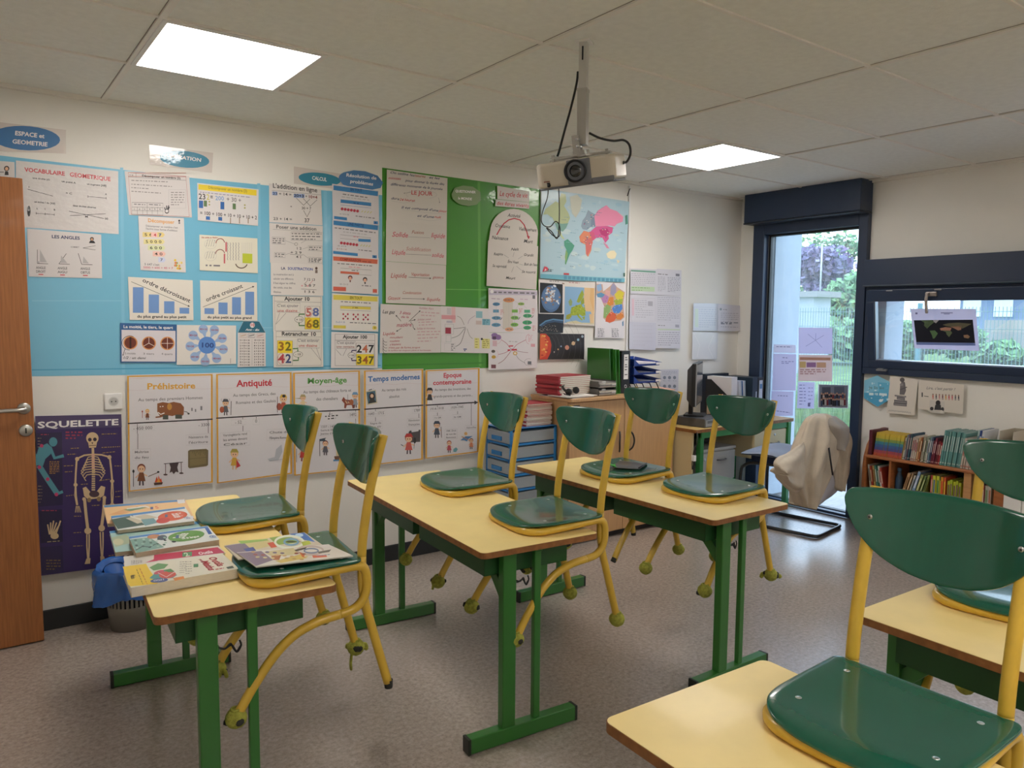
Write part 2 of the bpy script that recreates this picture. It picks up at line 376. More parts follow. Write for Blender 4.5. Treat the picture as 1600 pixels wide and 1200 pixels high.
# wall socket
SO = thing('wall_socket', 'white square power socket on the wall above the skeleton poster', 'socket', tuple(hit(1, 0, 177, 627)))
MB().box((-.041, -.012, -.041), (.041, 0, .041), WHITE).build('face_plate', SO, bevel=.006)
m = MB(); X = Matrix.Translation((0, -.012, 0)) @ Matrix.Rotation(PI/2, 4, 'X')
m.lathe([(.019, .001), (.021, .0015), (.023, .0)], M('#cfcfcd', .4), 22, X); m.lathe([(0, .0006), (.0185, .0006)], M('#b9b9b6', .5), 22, X)
for dx in (-.009, .009): m.ball((dx, -.0128, 0), (.003, .001, .003), BLACK, 8)
m.ball((0, -.0132, .009), (.0025, .001, .0025), CHROME, 8); m.build('outlet', SO)
# cable trunking by the map
tag(MB().box((4.125, -.016, 1.2), (4.142, 0, 2.5), WHITE).build('cable_trunking', bevel=.002), 'thin white cable trunking running down the wall beside the world map', 'trunking')
tag(MB().tube(cr([(4.148, -.004, 2.49), (4.12, -.02, 2.47), (4.10, -.03, 2.445), (4.09, -.03, 2.42)], 5), .004, BLACK, 6).build('wall_cable'), 'short black cable end poking from the wall beside the world map', 'cable')
# ================================================================== SHEETS ON WALLS (real flat sheets, printed matter as thin ink layers)
INK = {'k': '#26262a', 'g': '#77757a', 'r': '#c0283a', 'b': '#2f66ad', 'y': '#e8cf2f', 'w': '#e9e7e6', 'o': '#dc9a2e', 'p': '#c9607a', 'n': '#a8472f', 't': '#2d7f9e', 'gr': '#4d9a3e', 'lg': '#b4b2b4', 'pk': '#d8909c', 'nv': '#26315f'}
PAPER = '#dcd8d8'
LAYER = [0]
class Sheet:
    """a sheet lying on plane 'axis = val'; its content is given in the pixel frame T of a measured view of that plane"""
    def __init__(s, name, label, cat, corners, col=PAPER, T=(0, 0, 1), axis=1, val=0., off=None, coat=0., group=None, rough=.5, thick=.0006, mat=None, trans=0., crinkle=0):
        s.T = T; s.axis, s.val = axis, val; s.name, s.label, s.cat, s.group = name, label, cat, group; s.coat = coat; s.rough = rough; s.trans = trans; s.cr = crinkle
        LAYER[0] += 1
        s.off = off if off is not None else .0012+.00035*LAYER[0]; s.lay = 0
        s.nrm = (Vector((-1, 0, 0)), Vector((0, -1, 0)), Vector((0, 0, 1)))[axis]
        s.mb = MB(); s.rnd = random.Random(LAYER[0])
        P = [s.pt(*c) for c in corners]; s.c0 = sum((p for p in P), Vector())/len(P)
        m = mat or s.mat(col)
        n = len(P); vs = [p+s.nrm*s.off for p in P]+[p+s.nrm*(s.off-thick) for p in P]
        fs = [tuple(range(n)), tuple(range(2*n-1, n-1, -1))]+[(i, n+i, n+(i+1) % n, (i+1) % n) for i in range(n)]
        s.mb.add(vs, fs, m)
    def pt(s, x, y): return hit(s.axis, s.val, s.T[0]+x*s.T[2], s.T[1]+y*s.T[2])
    def mat(s, c):
        if s.cr: return M(INK.get(c, c), s.rough, 1., bump=1., bscale=20, bd=.02, stretch=(1.1, 1, 1.9))
        return M(INK.get(c, c), s.rough, s.coat, bump=.22 if s.coat else 0, bscale=13, trans=s.trans)
    def up(s): s.lay += 1; return s
    def z(s): return s.nrm*(s.off+.00008+.000025*s.lay)
    def poly(s, pts, c):
        o = s.z(); s.mb.add([s.pt(*p)+o for p in pts], [tuple(range(len(pts)))], s.mat(c)); s.lay += 1; return s
    def rect(s, x0, y0, x1, y1, c, dy=0.):
        """dy: drop of the right edge against the left"""
        return s.poly([(x0, y0), (x1, y0+dy), (x1, y1+dy), (x0, y1)], c)
    def curve(s, pts, w, c, closed=False):
        o = s.z(); n = len(pts); vs = []
        for i, p in enumerate(pts):
            a = pts[(i-1) % n] if closed or i else p; b = pts[(i+1) % n] if closed or i < n-1 else p
            dx, dy = b[0]-a[0], b[1]-a[1]; l = math.hypot(dx, dy) or 1; nx, ny = -dy/l*w/2, dx/l*w/2
            vs += [s.pt(p[0]+nx, p[1]+ny)+o, s.pt(p[0]-nx, p[1]-ny)+o]
        fs = [(2*i, 2*i+1, 2*((i+1) % n)+1, 2*((i+1) % n)) for i in range(n if closed else n-1)]
        s.mb.add(vs, fs, s.mat(c)); s.lay += 1; return s
    def line(s, x0, y0, x1, y1, w, c): return s.curve([(x0, y0), (x1, y1)], w, c)
    def arrow(s, x0, y0, x1, y1, w, c, h=None):
        h = h or 3.5*w; l = math.hypot(x1-x0, y1-y0); ux, uy = (x1-x0)/l, (y1-y0)/l
        s.line(x0, y0, x1-ux*h*.7, y1-uy*h*.7, w, c)
        return s.poly([(x1, y1), (x1-ux*h-uy*h*.5, y1-uy*h+ux*h*.5), (x1-ux*h+uy*h*.5, y1-uy*h-ux*h*.5)], c)
    def frame(s, x0, y0, x1, y1, w, c, dy=0.):
        return s.curve([(x0, y0), (x1, y0+dy), (x1, y1+dy), (x0, y1)], w, c, True)
    def ell(s, x, y, rx, ry, c, a0=0, a1=360, n=26, rot=0.):
        cr_, sr = math.cos(rot), math.sin(rot); pts = []
        for k in range(n+1 if a1-a0 < 360 else n):
            a = math.radians(a0+(a1-a0)*k/n); ex, ey = rx*math.cos(a), ry*math.sin(a); pts.append((x+ex*cr_-ey*sr, y+ex*sr+ey*cr_))
        if a1-a0 < 360: pts.append((x, y))
        return s.poly(pts, c)
    def ring(s, x, y, rx, ry, w, c, a0=0, a1=360, n=26):
        pts = [(x+rx*math.cos(math.radians(a0+(a1-a0)*k/n)), y+ry*math.sin(math.radians(a0+(a1-a0)*k/n))) for k in range(n if a1-a0 >= 360 else n+1)]
        return s.curve(pts, w, c, a1-a0 >= 360)
    def text(s, t, x0, y0, x1, y1, h, c='k', bold=0, slant=0., wave=0.):
        """baseline from (x0,y0) to (x1,y1), capital height h, all in the sheet's pixel frame"""
        A = s.pt(x0, y0); B = s.pt(x1, y1); d = B-A; L = d.length; d.normalize(); up = s.nrm.cross(d)
        if up.z < 0 and abs(y1-y0) < abs(x1-x0): up = -up
        hm = (s.pt(x0, y0-h)-s.pt(x0, y0)).length/.7
        W = sum(_G[(bold, ch)][2] for ch in t) or 1; k = L/W; o = s.z(); m = s.mat(c); cx = 0.; R = s.rnd
        for ch in t:
            vs, fs, ad = _G[(bold, ch)]; dy = wave*(R.random()-.5)
            s.mb.add([A+d*((cx+x+slant*y)*k)+up*((y+dy)*hm)+o for x, y in vs], fs, m); cx += ad
        s.lay += 1; return s
    def words(s, x0, y0, x1, y1, w, c='g', dens=.78):
        """a line of print too small to read: short word strokes"""
        L = math.hypot(x1-x0, y1-y0); q = 0.; R = s.rnd; lo = s.lay
        while q < L:
            a = min(L-q, w*(1.2+3.5*R.random())); s.lay = lo
            t0, t1 = q/L, (q+a)/L
            s.line(x0+(x1-x0)*t0, y0+(y1-y0)*t0, x0+(x1-x0)*t1, y0+(y1-y0)*t1, w, c); q += a+w*(.6+(1-dens)*3)
        return s
    def para(s, x0, y0, x1, y1, n, w, c='g', dy=0., last=.6):
        for i in range(n):
            y = y0+(y1-y0)*(i/max(1, n-1)); e = x1 if i < n-1 else x0+(x1-x0)*last
            s.words(x0, y, e, y+dy*(e-x0)/max(1e-6, x1-x0), w, c)
        return s
    def done(s):
        o = s.mb.build(s.name); c = s.c0+s.nrm*s.off
        for v in o.data.vertices: v.co -= c
        o.location = c; tag(o, s.label, s.cat, s.group); return o
def kid(q, x, y, s, body, hair, skin='#e3b996', legs='#4a4048', hat=None, shield=None):
    """a small drawn figure, feet at (x, y), height s"""
    q.line(x-.08*s, y, x-.06*s, y-.3*s, .07*s, legs); q.line(x+.08*s, y, x+.06*s, y-.3*s, .07*s, legs)
    q.line(x-.1*s, y-.52*s, x-.27*s, y-.36*s, .06*s, skin); q.line(x+.1*s, y-.52*s, x+.27*s, y-.44*s, .06*s, skin)
    q.poly([(x-.1*s, y-.6*s), (x+.1*s, y-.6*s), (x+.19*s, y-.2*s), (x-.19*s, y-.2*s)], body)
    q.ell(x, y-.8*s, .19*s, .2*s, hair); q.ell(x, y-.76*s, .16*s, .16*s, skin)
    q.ell(x-.06*s, y-.76*s, .025*s, .03*s, 'k'); q.ell(x+.06*s, y-.76*s, .025*s, .03*s, 'k')
    if hat: q.poly([(x-.22*s, y-.86*s), (x-.12*s, y-1.04*s), (x+.12*s, y-1.04*s), (x+.22*s, y-.86*s)], hat)
    if shield: q.ell(x-.24*s, y-.36*s, .14*s, .2*s, shield)
LAM = 1.
# ------------------------------------------------------------------ backing sheets
q = Sheet('backing_sheet', 'large sky-blue plastic backing sheet behind the maths posters', 'backing sheet', [(-60, 236), (0, 243), (300, 278), (440, 292), (597, 305), (597, 575), (400, 581), (190, 586), (46, 588), (-60, 588)], '#70b9d8', coat=.9, rough=.4, off=.0012)
for x in (190, 404, 508, 590): q.line(x, 262+(x-190)*.115, x+3, 583-(x-190)*.02, 5, '#7cc0dd')
q.line(50, 470, 190, 470, 1.2, '#86c6e0'); q.line(405, 512, 520, 512, 1.2, '#86c6e0'); q.line(50, 578, 595, 571, 2, '#4aa0c8')
q.done()
q = Sheet('backing_sheet', 'large grass-green plastic backing sheet behind the science posters', 'backing sheet', [(597, 262), (844, 296), (838, 572), (597, 581)], '#3d8f1d', coat=.55, rough=.42, off=.0016)
q.line(748, 284, 750, 572, 4, '#57a338'); q.line(697, 452, 762, 453, 1.2, '#6bb34d'); q.line(600, 571, 755, 567, 2, '#338017'); q.done()
# ------------------------------------------------------------------ oval headings
def oval(lab, cor, e, col, lines, h, T=(0, 0, 1), coat=LAM, bgc='#d2cac4', c='w'):
    q = Sheet('heading_card', lab, 'heading card', cor, bgc, T, coat=coat, rough=.45); q.ell(*e[:4], col, rot=e[4])
    for t, x0, y0, x1, y1 in lines: q.text(t, x0, y0, x1, y1, h, c, 1, .12)
    q.done()
oval('blue oval heading card reading ESPACE et GEOMETRIE', [(-10, 190), (103, 203), (103, 240), (-10, 236)], (40, 216, 54, 19, .06), '#2f6fa8', [('ESPACE et', 23, 211, 69, 216), ('GEOMETRIE', 19, 224, 74, 229)], 6.5)
oval('teal oval heading card reading NUMÉRATION', [(233, 226), (333, 239), (331, 270), (234, 257)], (288, 249, 39, 13, .1), '#2a86a8', [('NUMÉRATION', 251, 244, 314, 253)], 5.5, coat=1.)
oval('teal oval heading card reading CALCUL', [(459, 260), (535, 272), (535, 297), (459, 287)], (499, 280, 33, 10, .1), '#2d86a2', [('CALCUL', 487, 280.5, 510, 283.5)], 5.5, coat=.3)
# ------------------------------------------------------------------ blue board, first column
T = (0, 180, .1875)
q = Sheet('poster', 'white poster edge with a small figure, half hidden behind the door top', 'poster', [(-150, 370), (120, 392), (124, 520), (-150, 520)], '#cfcac8', T)
q.ell(55, 445, 22, 22, 'k'); q.ell(55, 447, 14, 15, '#d9a988'); q.poly([(42, 468), (68, 470), (72, 500), (38, 500)], 'k'); q.line(-40, 475, 32, 475, 5, 'k'); q.done()
q = Sheet('poster', 'laminated geometry vocabulary poster with red capital title', 'poster', [(132, 378), (984, 468), (988, 992), (130, 930)], '#cfcbca', T, coat=LAM, crinkle=1)
q.text('VOCABULAIRE', 205, 470, 540, 505, 34, 'r', 1); q.text('GEOMETRIQUE', 580, 510, 920, 550, 34, 'r', 1)
for t, a in (('une droite (d)', (270, 530, 415, 545)), ('un point A', (512, 558, 630, 572)), ('un segment [AB]', (722, 580, 885, 596)), ('un milieu I du [AB]', (285, 728, 460, 745)), ('deux droites sécantes', (606, 760, 800, 778)), ('A', (235, 605, 246, 606)), ('A', (875, 665, 888, 667)), ('(d)', (872, 868, 900, 870)), ('I', (372, 790, 378, 790)), ('A', (302, 786, 314, 787)), ('B', (447, 796, 460, 797)), ('M', (708, 852, 732, 854)), ('× C', (545, 655, 600, 662))):
    q.text(t, *a, 15, 'k', 1)
q.line(230, 618, 440, 675, 4, 'k'); q.line(732, 678, 884, 692, 4, 'k'); q.line(732, 668, 732, 688, 4, 'k'); q.line(884, 682, 884, 702, 4, 'k')
q.line(300, 818, 455, 830, 4, 'k'); q.line(300, 808, 300, 828, 4, 'k'); q.line(375, 814, 375, 834, 4, 'k'); q.line(452, 820, 452, 840, 4, 'k')
q.line(580, 838, 880, 822, 4, 'k'); q.line(575, 800, 865, 862, 4, 'k'); q.ell(240, 800, 14, 45, 'k'); q.done()
q = Sheet('poster', 'white poster titled LES ANGLES with three angle drawings', 'poster', [(225, 945), (842, 995), (850, 1360), (240, 1345)], '#d6d2d2', T)
q.text('LES ANGLES', 430, 1024, 665, 1038, 26, 'nv', 1); q.ell(765, 1032, 16, 16, 'k'); q.ell(765, 1035, 10, 11, '#c99a78'); q.poly([(740, 1066), (750, 1046), (782, 1048), (794, 1068)], 'k')
q.text('SOMMET', 588, 1104, 660, 1107, 12, 'g'); q.line(690, 1107, 795, 1088, 3, 'k'); q.line(690, 1107, 795, 1124, 3, 'k')
for x, b in ((310, 0), (490, 1), (680, 2)):
    y = 1235+b*4
    if b == 0: q.line(x, y, x, y-115, 4, 'k'); q.poly([(x+22, y-115), (x+22, y-10), (x+80, y-8)], 'lg'); q.rect(x, y-18, x+18, y, 'lg')
    if b == 1: q.line(x, y, x+62, y-85, 4, 'k'); q.poly([(x+14, y-8), (x+70, y-6), (x+18, y-70)], 'lg')
    if b == 2: q.line(x, y, x-30, y-92, 4, 'k'); q.poly([(x+8, y-10), (x+60, y-6), (x+14, y-66)], 'lg')
    q.line(x, y, x+90, y+4, 4, 'k')
    for i, t in enumerate(('ANGLE', ('DROIT', 'AIGU', 'OBTUS')[b])): q.text(t, x-10, y+45+i*32, x+70, y+47+i*32, 20, 'g', 1)
    q.line(x+10, y+92, x+50, y+93, 7, ('r', 'r', 'r')[b])
q.done()
# second column
T = (180, 220, 1/6)
q = Sheet('poster', 'white sheet with red border about breaking down a number, hand at its foot', 'poster', [(86, 285), (692, 332), (718, 720), (128, 696)], '#d4cfce', T)
q.frame(120, 300, 662, 335, 4, 'n', 3); q.curve([(120, 300), (660, 334), (692, 712), (150, 690)], 4, '#b0605c', True); q.text('Décomposer un nombre (2)', 250, 338, 612, 362, 20, 'k', 1); q.line(122, 340, 662, 372, 3, 'g'); q.line(192, 305, 194, 345, 3, 'g'); q.words(132, 322, 170, 324, 7, 'g')
for a in ((150, 372, 490, 386), (150, 408, 530, 430), (150, 440, 310, 450), (150, 474, 430, 492)): q.words(*a, 8, '#8e8889')
q.frame(155, 578, 446, 690, 3, 'k', 8); q.line(155, 622, 446, 628, 2.5, 'k'); q.line(155, 654, 446, 660, 2.5, 'k'); q.line(298, 582, 298, 690, 2.5, 'k')
for x in (205, 256, 345, 395): q.line(x, 622, x, 690, 2, 'k')
q.words(175, 595, 280, 600, 8, 'g'); q.words(315, 598, 430, 604, 8, 'g')
for i in range(6): q.text('01234567'[i+1], 172+i*48, 648, 184+i*48, 649, 14, 'k'); 
q.frame(500, 460, 660, 632, 3, 'lg'); q.para(520, 485, 645, 600, 6, 8, '#8e8889')
for a in ((470, 655, 460, 625), (478, 650, 480, 608), (486, 650, 500, 606), (492, 655, 506, 620)): q.line(*a, 8, 'k')
q.ell(482, 662, 20, 22, '#4a4648'); q.ell(482, 660, 14, 14, PAPER); q.done()
q = Sheet('poster', 'tall white sheet decomposing 5647 with coloured number arrows', 'poster', [(214, 705), (642, 725), (660, 1235), (236, 1212)], '#dad6d4', T)
q.text('Décomposer', 305, 762, 552, 780, 34, '#dda35c', 1); q.ell(598, 750, 8, 10, 'k'); q.rect(592, 762, 606, 780, 'g')
q.text("Décomposer un nombre c'est", 285, 806, 585, 824, 18, 'g'); q.text("l'écrire sous forme d'addition", 285, 832, 582, 852, 18, 'g')
for x0, x1, y, c, t in ((255, 445, 905, '#e6d28a', '5 6 4 7'), (265, 445, 970, '#e3d99a', '5 0 0 0'), (305, 450, 1028, '#d9deb0', '6 0 0'), (350, 455, 1085, '#eac0b4', '4 0'), (402, 455, 1140, '#c9cfe6', '7')):
    q.poly([(x0, y-48), (x1, y-46), (x1+18, y-24), (x1, y), (x0, y-2)], c); q.text(t, x0+18, y-12, x1-12, y-10, 26, 'k')
q.poly([(335, 858), (392, 859), (392, 905), (335, 903)], '#efc4bc'); q.text('4', 360, 897, 384, 898, 28, 'r'); q.text('7', 408, 899, 432, 900, 28, 'b')
q.text("5 647 c'est", 272, 1166, 412, 1172, 20, 'g'); q.text('5000 + 600 + 40 + 7', 262, 1196, 540, 1204, 19, 'p')
for i in range(14): q.ell(560+(i*37) % 60, 1120+(i*53) % 80, 12, 11, ('#e3c24f', '#d98a5a', '#8fae57', '#e8dca0')[i % 4])
q.done()
q = Sheet('poster', 'poster with yellow title band showing 232 = 200 + 30 + 2', 'poster', [(766, 396), (1342, 456), (1336, 798), (772, 746)], '#d9d6d6', T)
q.poly([(778, 408), (1322, 462), (1322, 516), (778, 458)], 'y'); q.text('Décomposer un nombre (3)', 870, 450, 1235, 486, 26, '#b09d33', 1); q.words(792, 482, 1270, 532, 8, '#9a97b0')
q.text('23', 780, 546, 848, 552, 52, 'k'); q.text('2', 852, 552, 884, 555, 52, '#c9c05a'); q.text('=', 888, 550, 916, 552, 46, 'k'); q.text('200', 936, 556, 1018, 562, 40, '#6d9ccf'); q.text('+ 30 +', 1040, 566, 1180, 580, 40, 'g')
for x, y, w_, h_, c in ((782, 560, 40, 70, 'b'), (828, 560, 30, 56, '#5d7a4f'), (984, 572, 36, 70, 'b'), (1098, 588, 30, 54, '#5d7a4f'), (848, 708, 38, 32, 'b'), (964, 714, 36, 34, 'b')): q.rect(x, y, x+w_, y+h_, c, 3)
for x, y in ((880, 572), (880, 600), (1212, 604), (1212, 630)): q.ell(x, y, 8, 8, '#a6a25a')
q.text('= 100 + 100 + 10 + 10 + 10 + 2', 792, 692, 1326, 738, 34, 'k')
for x in (1078, 1162, 1244): q.rect(x-4, 722, x+4, 776, '#8d7a66')
q.done()
q = Sheet('poster', 'cream sheet with red arrows and a lime-green square', 'poster', [(786, 880), (1330, 916), (1334, 1242), (790, 1214)], '#e0dccb', T)
q.text('Dix unités en dizaine :', 808, 914, 965, 914, 14, 'n', 1)
for cx, cy in ((890, 968), (890, 1080)):
    q.ring(cx, cy, 56, 46, 2, 'lg')
    for i in range(4):
        for j in range(4): q.line(cx-42+i*22+j*4, cy+22-j*16, cx-34+i*22+j*4, cy+10-j*16, 3.5, 'g')
q.ring(982, 962, 40, 44, 7, '#8a2f30', 180, 350); q.ring(980, 1062, 42, 42, 7, '#7a3a3a', 180, 350); q.rect(1030, 950, 1044, 1040, '#c9606a'); q.rect(1014, 1060, 1028, 1150, '#c9606a')
for x in range(5): q.curve([(1050+x*26+(3 if k % 2 else -2), 955+k*15) for k in range(12)], 4, 'g')
for x in range(6): q.line(1185+x*18, 955, 1185+x*18, 1050, 2, 'lg')
q.rect(1190, 1056, 1282, 1146, '#b9c437', 4); q.ring(1180, 1140, 56, 54, 10, '#6a5a4c', 20, 165); q.words(845, 1168, 980, 1172, 14, 'g'); q.done()
# order posters
T = (180, 400, .1583)
for k, (cor, lab) in enumerate((([(124, 206), (762, 240), (770, 634), (142, 630)], 'white chart poster titled ordre décroissant with four falling blue bars'), ([(834, 240), (1396, 262), (1400, 640), (842, 634)], 'white chart poster titled ordre croissant with four rising blue bars'))):
    q = Sheet('poster', lab, 'poster', cor, '#e2ddd2', T)
    if k == 0:
        for x, y, x1, y1 in ((172, 308, 278, 560), (328, 380, 430, 562), (480, 446, 582, 566), (632, 510, 728, 568)): q.rect(x, y, x1, y1, '#6f95cc', 2)
        q.arrow(156, 254, 735, 500, 4, 'k', 20); q.text('ordre décroissant', 262, 252, 730, 462, 42, 'k'); q.text('du plus grand au plus petit', 214, 608, 700, 614, 26, 'k', 1)
    else:
        for x, y, x1, y1 in ((878, 514, 972, 572), (1016, 458, 1106, 574), (1150, 406, 1238, 578), (1280, 352, 1368, 580)): q.rect(x, y, x1, y1, '#6f95cc', 2)
        q.arrow(862, 504, 1370, 298, 4, 'k', 20); q.text('ordre croissant', 900, 452, 1258, 312, 42, 'k'); q.text('du plus petit au plus grand', 906, 614, 1344, 622, 24, 'k', 1)
    q.done()
q = Sheet('poster', 'blue-framed poster on halves, thirds and quarters with chocolate discs', 'poster', [(46, 660), (604, 676), (604, 1052), (50, 1052)], '#2f5f94', T)
q.poly([(60, 728), (592, 738), (592, 1042), (62, 1040)], '#d8d4da'); q.text('La moitié, le tiers, le quart', 78, 710, 566, 720, 28, 'w', 1)
for i, (x, y) in enumerate(((148, 856), (330, 860), (512, 862))):
    q.ell(x, y, 70, 66, '#d8955c'); q.ell(x, y, 58, 55, '#6e3324')
    for a in ((90, 270), (30, 150, 270), (0, 90, 180, 270))[i]: q.line(x, y, x+60*math.cos(math.radians(a)), y+57*math.sin(math.radians(a)), 5 if i else 18, '#eadfd6' if i else '#3a1a14')
    q.text(('2 moitiés', '3 tiers', '4 quarts')[i], x-58, y+112, x+52, y+114, 18, 'g')
q.ring(140, 858, 76, 70, 5, 'k', 90, 300); q.arrow(96, 912, 72, 985, 5, 'k', 14); q.text('1/2 : un demi', 70, 1014, 296, 1018, 24, 'k', 0, .3); q.done()
q = Sheet('poster', 'white sheet with a blue flower of sums around 100', 'poster', [(606, 680), (1190, 686), (1190, 1064), (604, 1074)], '#e0dcd6', T)
for i, (x, y, t) in enumerate(((866, 722, '90+10'), (975, 730, '10+90'), (1052, 812, '20+80'), (1062, 920, '30+70'), (998, 1010, '40+60'), (884, 1040, '50+50'), (782, 994, '60+40'), (736, 890, '70+30'), (766, 782, '80+20'))):
    q.ell(x, y, 46, 46, '#98b3d8'); dx, dy = 902-x, 878-y; l = math.hypot(dx, dy); q.poly([(x-dy/l*34, y+dx/l*34), (x+dy/l*34, y-dx/l*34), (x+dx*.62, y+dy*.62)], '#98b3d8'); q.text(t, x-36, y+8, x+38, y+10, 17, '#a04860', 1)
q.ell(902, 880, 86, 84, '#5b8bd0'); q.text('100', 836, 900, 970, 904, 46, '#24468a', 1); q.line(1134, 1010, 1134, 1058, 3, 'k'); q.done()
q = Sheet('poster', 'house-shaped number bond sheet with teal roof marked 10', 'poster', [(1206, 756), (1262, 644), (1416, 644), (1480, 756), (1482, 1088), (1204, 1096)], '#d9d4d2', T)
q.poly([(1208, 756), (1262, 646), (1416, 646), (1478, 756)], '#24677f'); q.ell(1350, 682, 24, 26, 'w'); q.text('10', 1328, 694, 1370, 695, 30, 'r', 1); q.text('Ami - dix', 1282, 736, 1416, 738, 20, 'w', 1, .25)
for x, c in ((1226, '#b58f66'), (1306, 'k'), (1392, '#b06a62')): q.frame(x, 770, x+68, 804, 3, c); q.line(x+6, 790, x+60, 780, 6, c)
for i in range(10):
    q.text('%d + %d = 10' % (i, 10-i), 1226, 838+i*27, 1322, 839+i*27, 15, 'k', 1); q.text('%d + %d = 10' % (10-i, i), 1366, 838+i*27, 1464, 838+i*27, 15, 'k', 1)
q.line(1346, 820, 1346, 1080, 2, 'g'); q.done()
# third column
T = (400, 240, .15)
q = Sheet('poster', 'white poster titled L\'addition en ligne', 'poster', [(130, 312), (672, 378), (688, 750), (134, 716)], '#d5d0cd', T)
q.text("L'addition en ligne", 168, 356, 634, 406, 48, 'k'); q.line(160, 384, 670, 432, 3, 'g'); q.rect(164, 396, 218, 434, '#8fa6d6', 3); q.rect(388, 420, 500, 460, '#8fa6d6', 4)
q.text('23 + 14 =', 170, 430, 366, 444, 30, 'k'); q.text('20+3', 390, 450, 496, 460, 30, 'k', 1); q.text('+', 508, 458, 530, 460, 26, 'k'); q.text('10+4', 538, 464, 634, 472, 30, '#7a3434', 1)
for a in ((412, 462, 490, 540), (556, 476, 490, 540), (486, 468, 560, 548), (630, 484, 560, 548), (490, 594, 526, 660), (560, 596, 526, 660)): q.line(*a, 4, 'k')
q.text('30 + 7', 470, 582, 570, 586, 28, 'k'); q.text('=', 352, 562, 370, 563, 20, 'k', 1); q.text('23 + 14 =', 176, 692, 372, 700, 28, 'k'); q.text('37', 498, 716, 552, 720, 42, 'k', 0); q.done()
q = Sheet('poster', 'white poster titled Poser une addition with boxed notes', 'poster', [(134, 722), (690, 756), (688, 1180), (140, 1136)], '#d5d0cd', T)
q.text('Poser une addition', 204, 780, 626, 804, 38, 'k'); q.line(170, 790, 660, 818, 2.5, 'g')
for x, y, x1, y1 in ((358, 818, 682, 902), (160, 870, 298, 940), (538, 960, 684, 1010), (184, 1030, 298, 1080), (538, 1080, 684, 1136)): q.frame(x, y, x1, y1, 3, 'g', 6); q.para(x+8, y+16, x1-8, y1-12, 3 if y1-y > 55 else 2, 9, '#5b595c', 5, .8)
q.text('1 2', 412, 1000, 470, 1002, 26, 'k'); q.text('+ 2 9', 352, 1042, 470, 1046, 26, 'k'); q.line(350, 1050, 480, 1058, 3, 'k'); q.text('4 1', 412, 1088, 470, 1092, 26, 'k'); q.ring(412, 944, 16, 14, 3, 'k')
for a in ((300, 908, 400, 944), (300, 1054, 376, 1030), (536, 976, 478, 996), (536, 1090, 478, 1046), (520, 902, 462, 934)): q.line(*a, 2.5, 'g')
q.done()
T = (400, 400, .15837)
q = Sheet('poster', 'white sheet titled LA SOUSTRACTION with a worked subtraction', 'poster', [(140, 66), (654, 90), (656, 394), (142, 386)], '#dad5d1', T)
q.text('LA', 242, 134, 284, 136, 26, 'nv', 1); q.text('SOUSTRACTION', 308, 136, 556, 144, 26, '#25479a', 1); q.ell(590, 122, 12, 14, '#5a4438'); q.rect(578, 138, 602, 170, '#7a6a62')
for i, (t, x1) in enumerate((('La soustraction sert à', 366), ('calculer une différence', 364), ('Il faut aligner les chiffres', 384), ('des unités, sous des', 348), ('dizaines.', 246))): q.text(t, 166, 190+i*43, x1, 194+i*43, 20, 'g')
for t, a in (('7 12 13', (466, 242, 578, 246)), ('- 5 8 7', (440, 300, 580, 304)), ('1 3 6', (464, 362, 574, 366))): q.text(t, *a, 24, 'k')
q.line(440, 326, 592, 334, 3, 'k'); q.line(468, 280, 506, 240, 3, '#6a3030'); q.line(520, 282, 556, 242, 3, 'r'); q.rect(440, 288, 456, 300, 'pk'); q.rect(496, 290, 512, 302, 'pk'); q.done()
q = Sheet('poster', 'white poster on adding a ten, speech bubble left of the numbers 58 and 68', 'poster', [(160, 392), (648, 398), (652, 744), (164, 742)], '#dcd8d0', T)
q.curve([(176, 398), (634, 404), (636, 738), (184, 738)], 4, 'g', True); q.line(178, 446, 634, 458, 3, 'g'); q.text('Ajouter 10', 276, 438, 524, 442, 36, 'k', 1)
q.frame(200, 458, 430, 552, 3, 'g', 6); q.text("C'est ajouter", 204, 502, 412, 504, 30, 'g'); q.text('une dizaine', 206, 550, 404, 552, 26, '#b5504c'); q.line(228, 560, 190, 674, 3, 'g'); q.line(290, 562, 190, 674, 3, 'g')
q.rect(478, 606, 624, 722, 'y', 3); q.frame(476, 494, 624, 720, 3, 'k', 4); q.text('5', 486, 592, 544, 594, 78, '#c06a64', 1); q.text('8', 552, 590, 616, 592, 78, '#5b6ca6', 1); q.text('6', 488, 706, 546, 708, 78, '#a06a1c', 1); q.text('8', 552, 706, 616, 708, 78, '#6c6a20', 1); q.ring(515, 552, 34, 52, 3, 'r'); q.ring(517, 668, 34, 52, 3, 'r')
q.ring(420, 626, 44, 30, 3, 'k'); q.text('+ 10', 388, 638, 454, 640, 22, 'k'); q.curve([(418, 592), (420, 574), (474, 574)], 12, '#467a3e'); q.curve([(418, 658), (420, 686), (474, 686)], 12, '#467a3e'); q.done()
q = Sheet('poster', 'white poster titled Retrancher 10 showing 32 above 42', 'poster', [(166, 738), (652, 744), (658, 1092), (170, 1098)], '#dcd8d0', T)
q.curve([(192, 744), (638, 748), (638, 1078), (194, 1084)], 4, 'g', True); q.line(192, 796, 638, 800, 3, 'g'); q.text('Retrancher 10', 246, 784, 586, 788, 38, 'k', 1)
q.rect(206, 834, 354, 956, 'y', 2); q.frame(206, 834, 354, 1074, 3, 'k', 2); q.text('3', 212, 930, 276, 930, 82, '#a06a1c', 1); q.text('2', 282, 930, 342, 930, 82, '#6c6a20', 1); q.text('4', 214, 1052, 276, 1052, 84, '#b54046', 1); q.text('2', 284, 1052, 342, 1052, 84, '#3a4a78', 1); q.ring(244, 1012, 34, 54, 3, 'r')
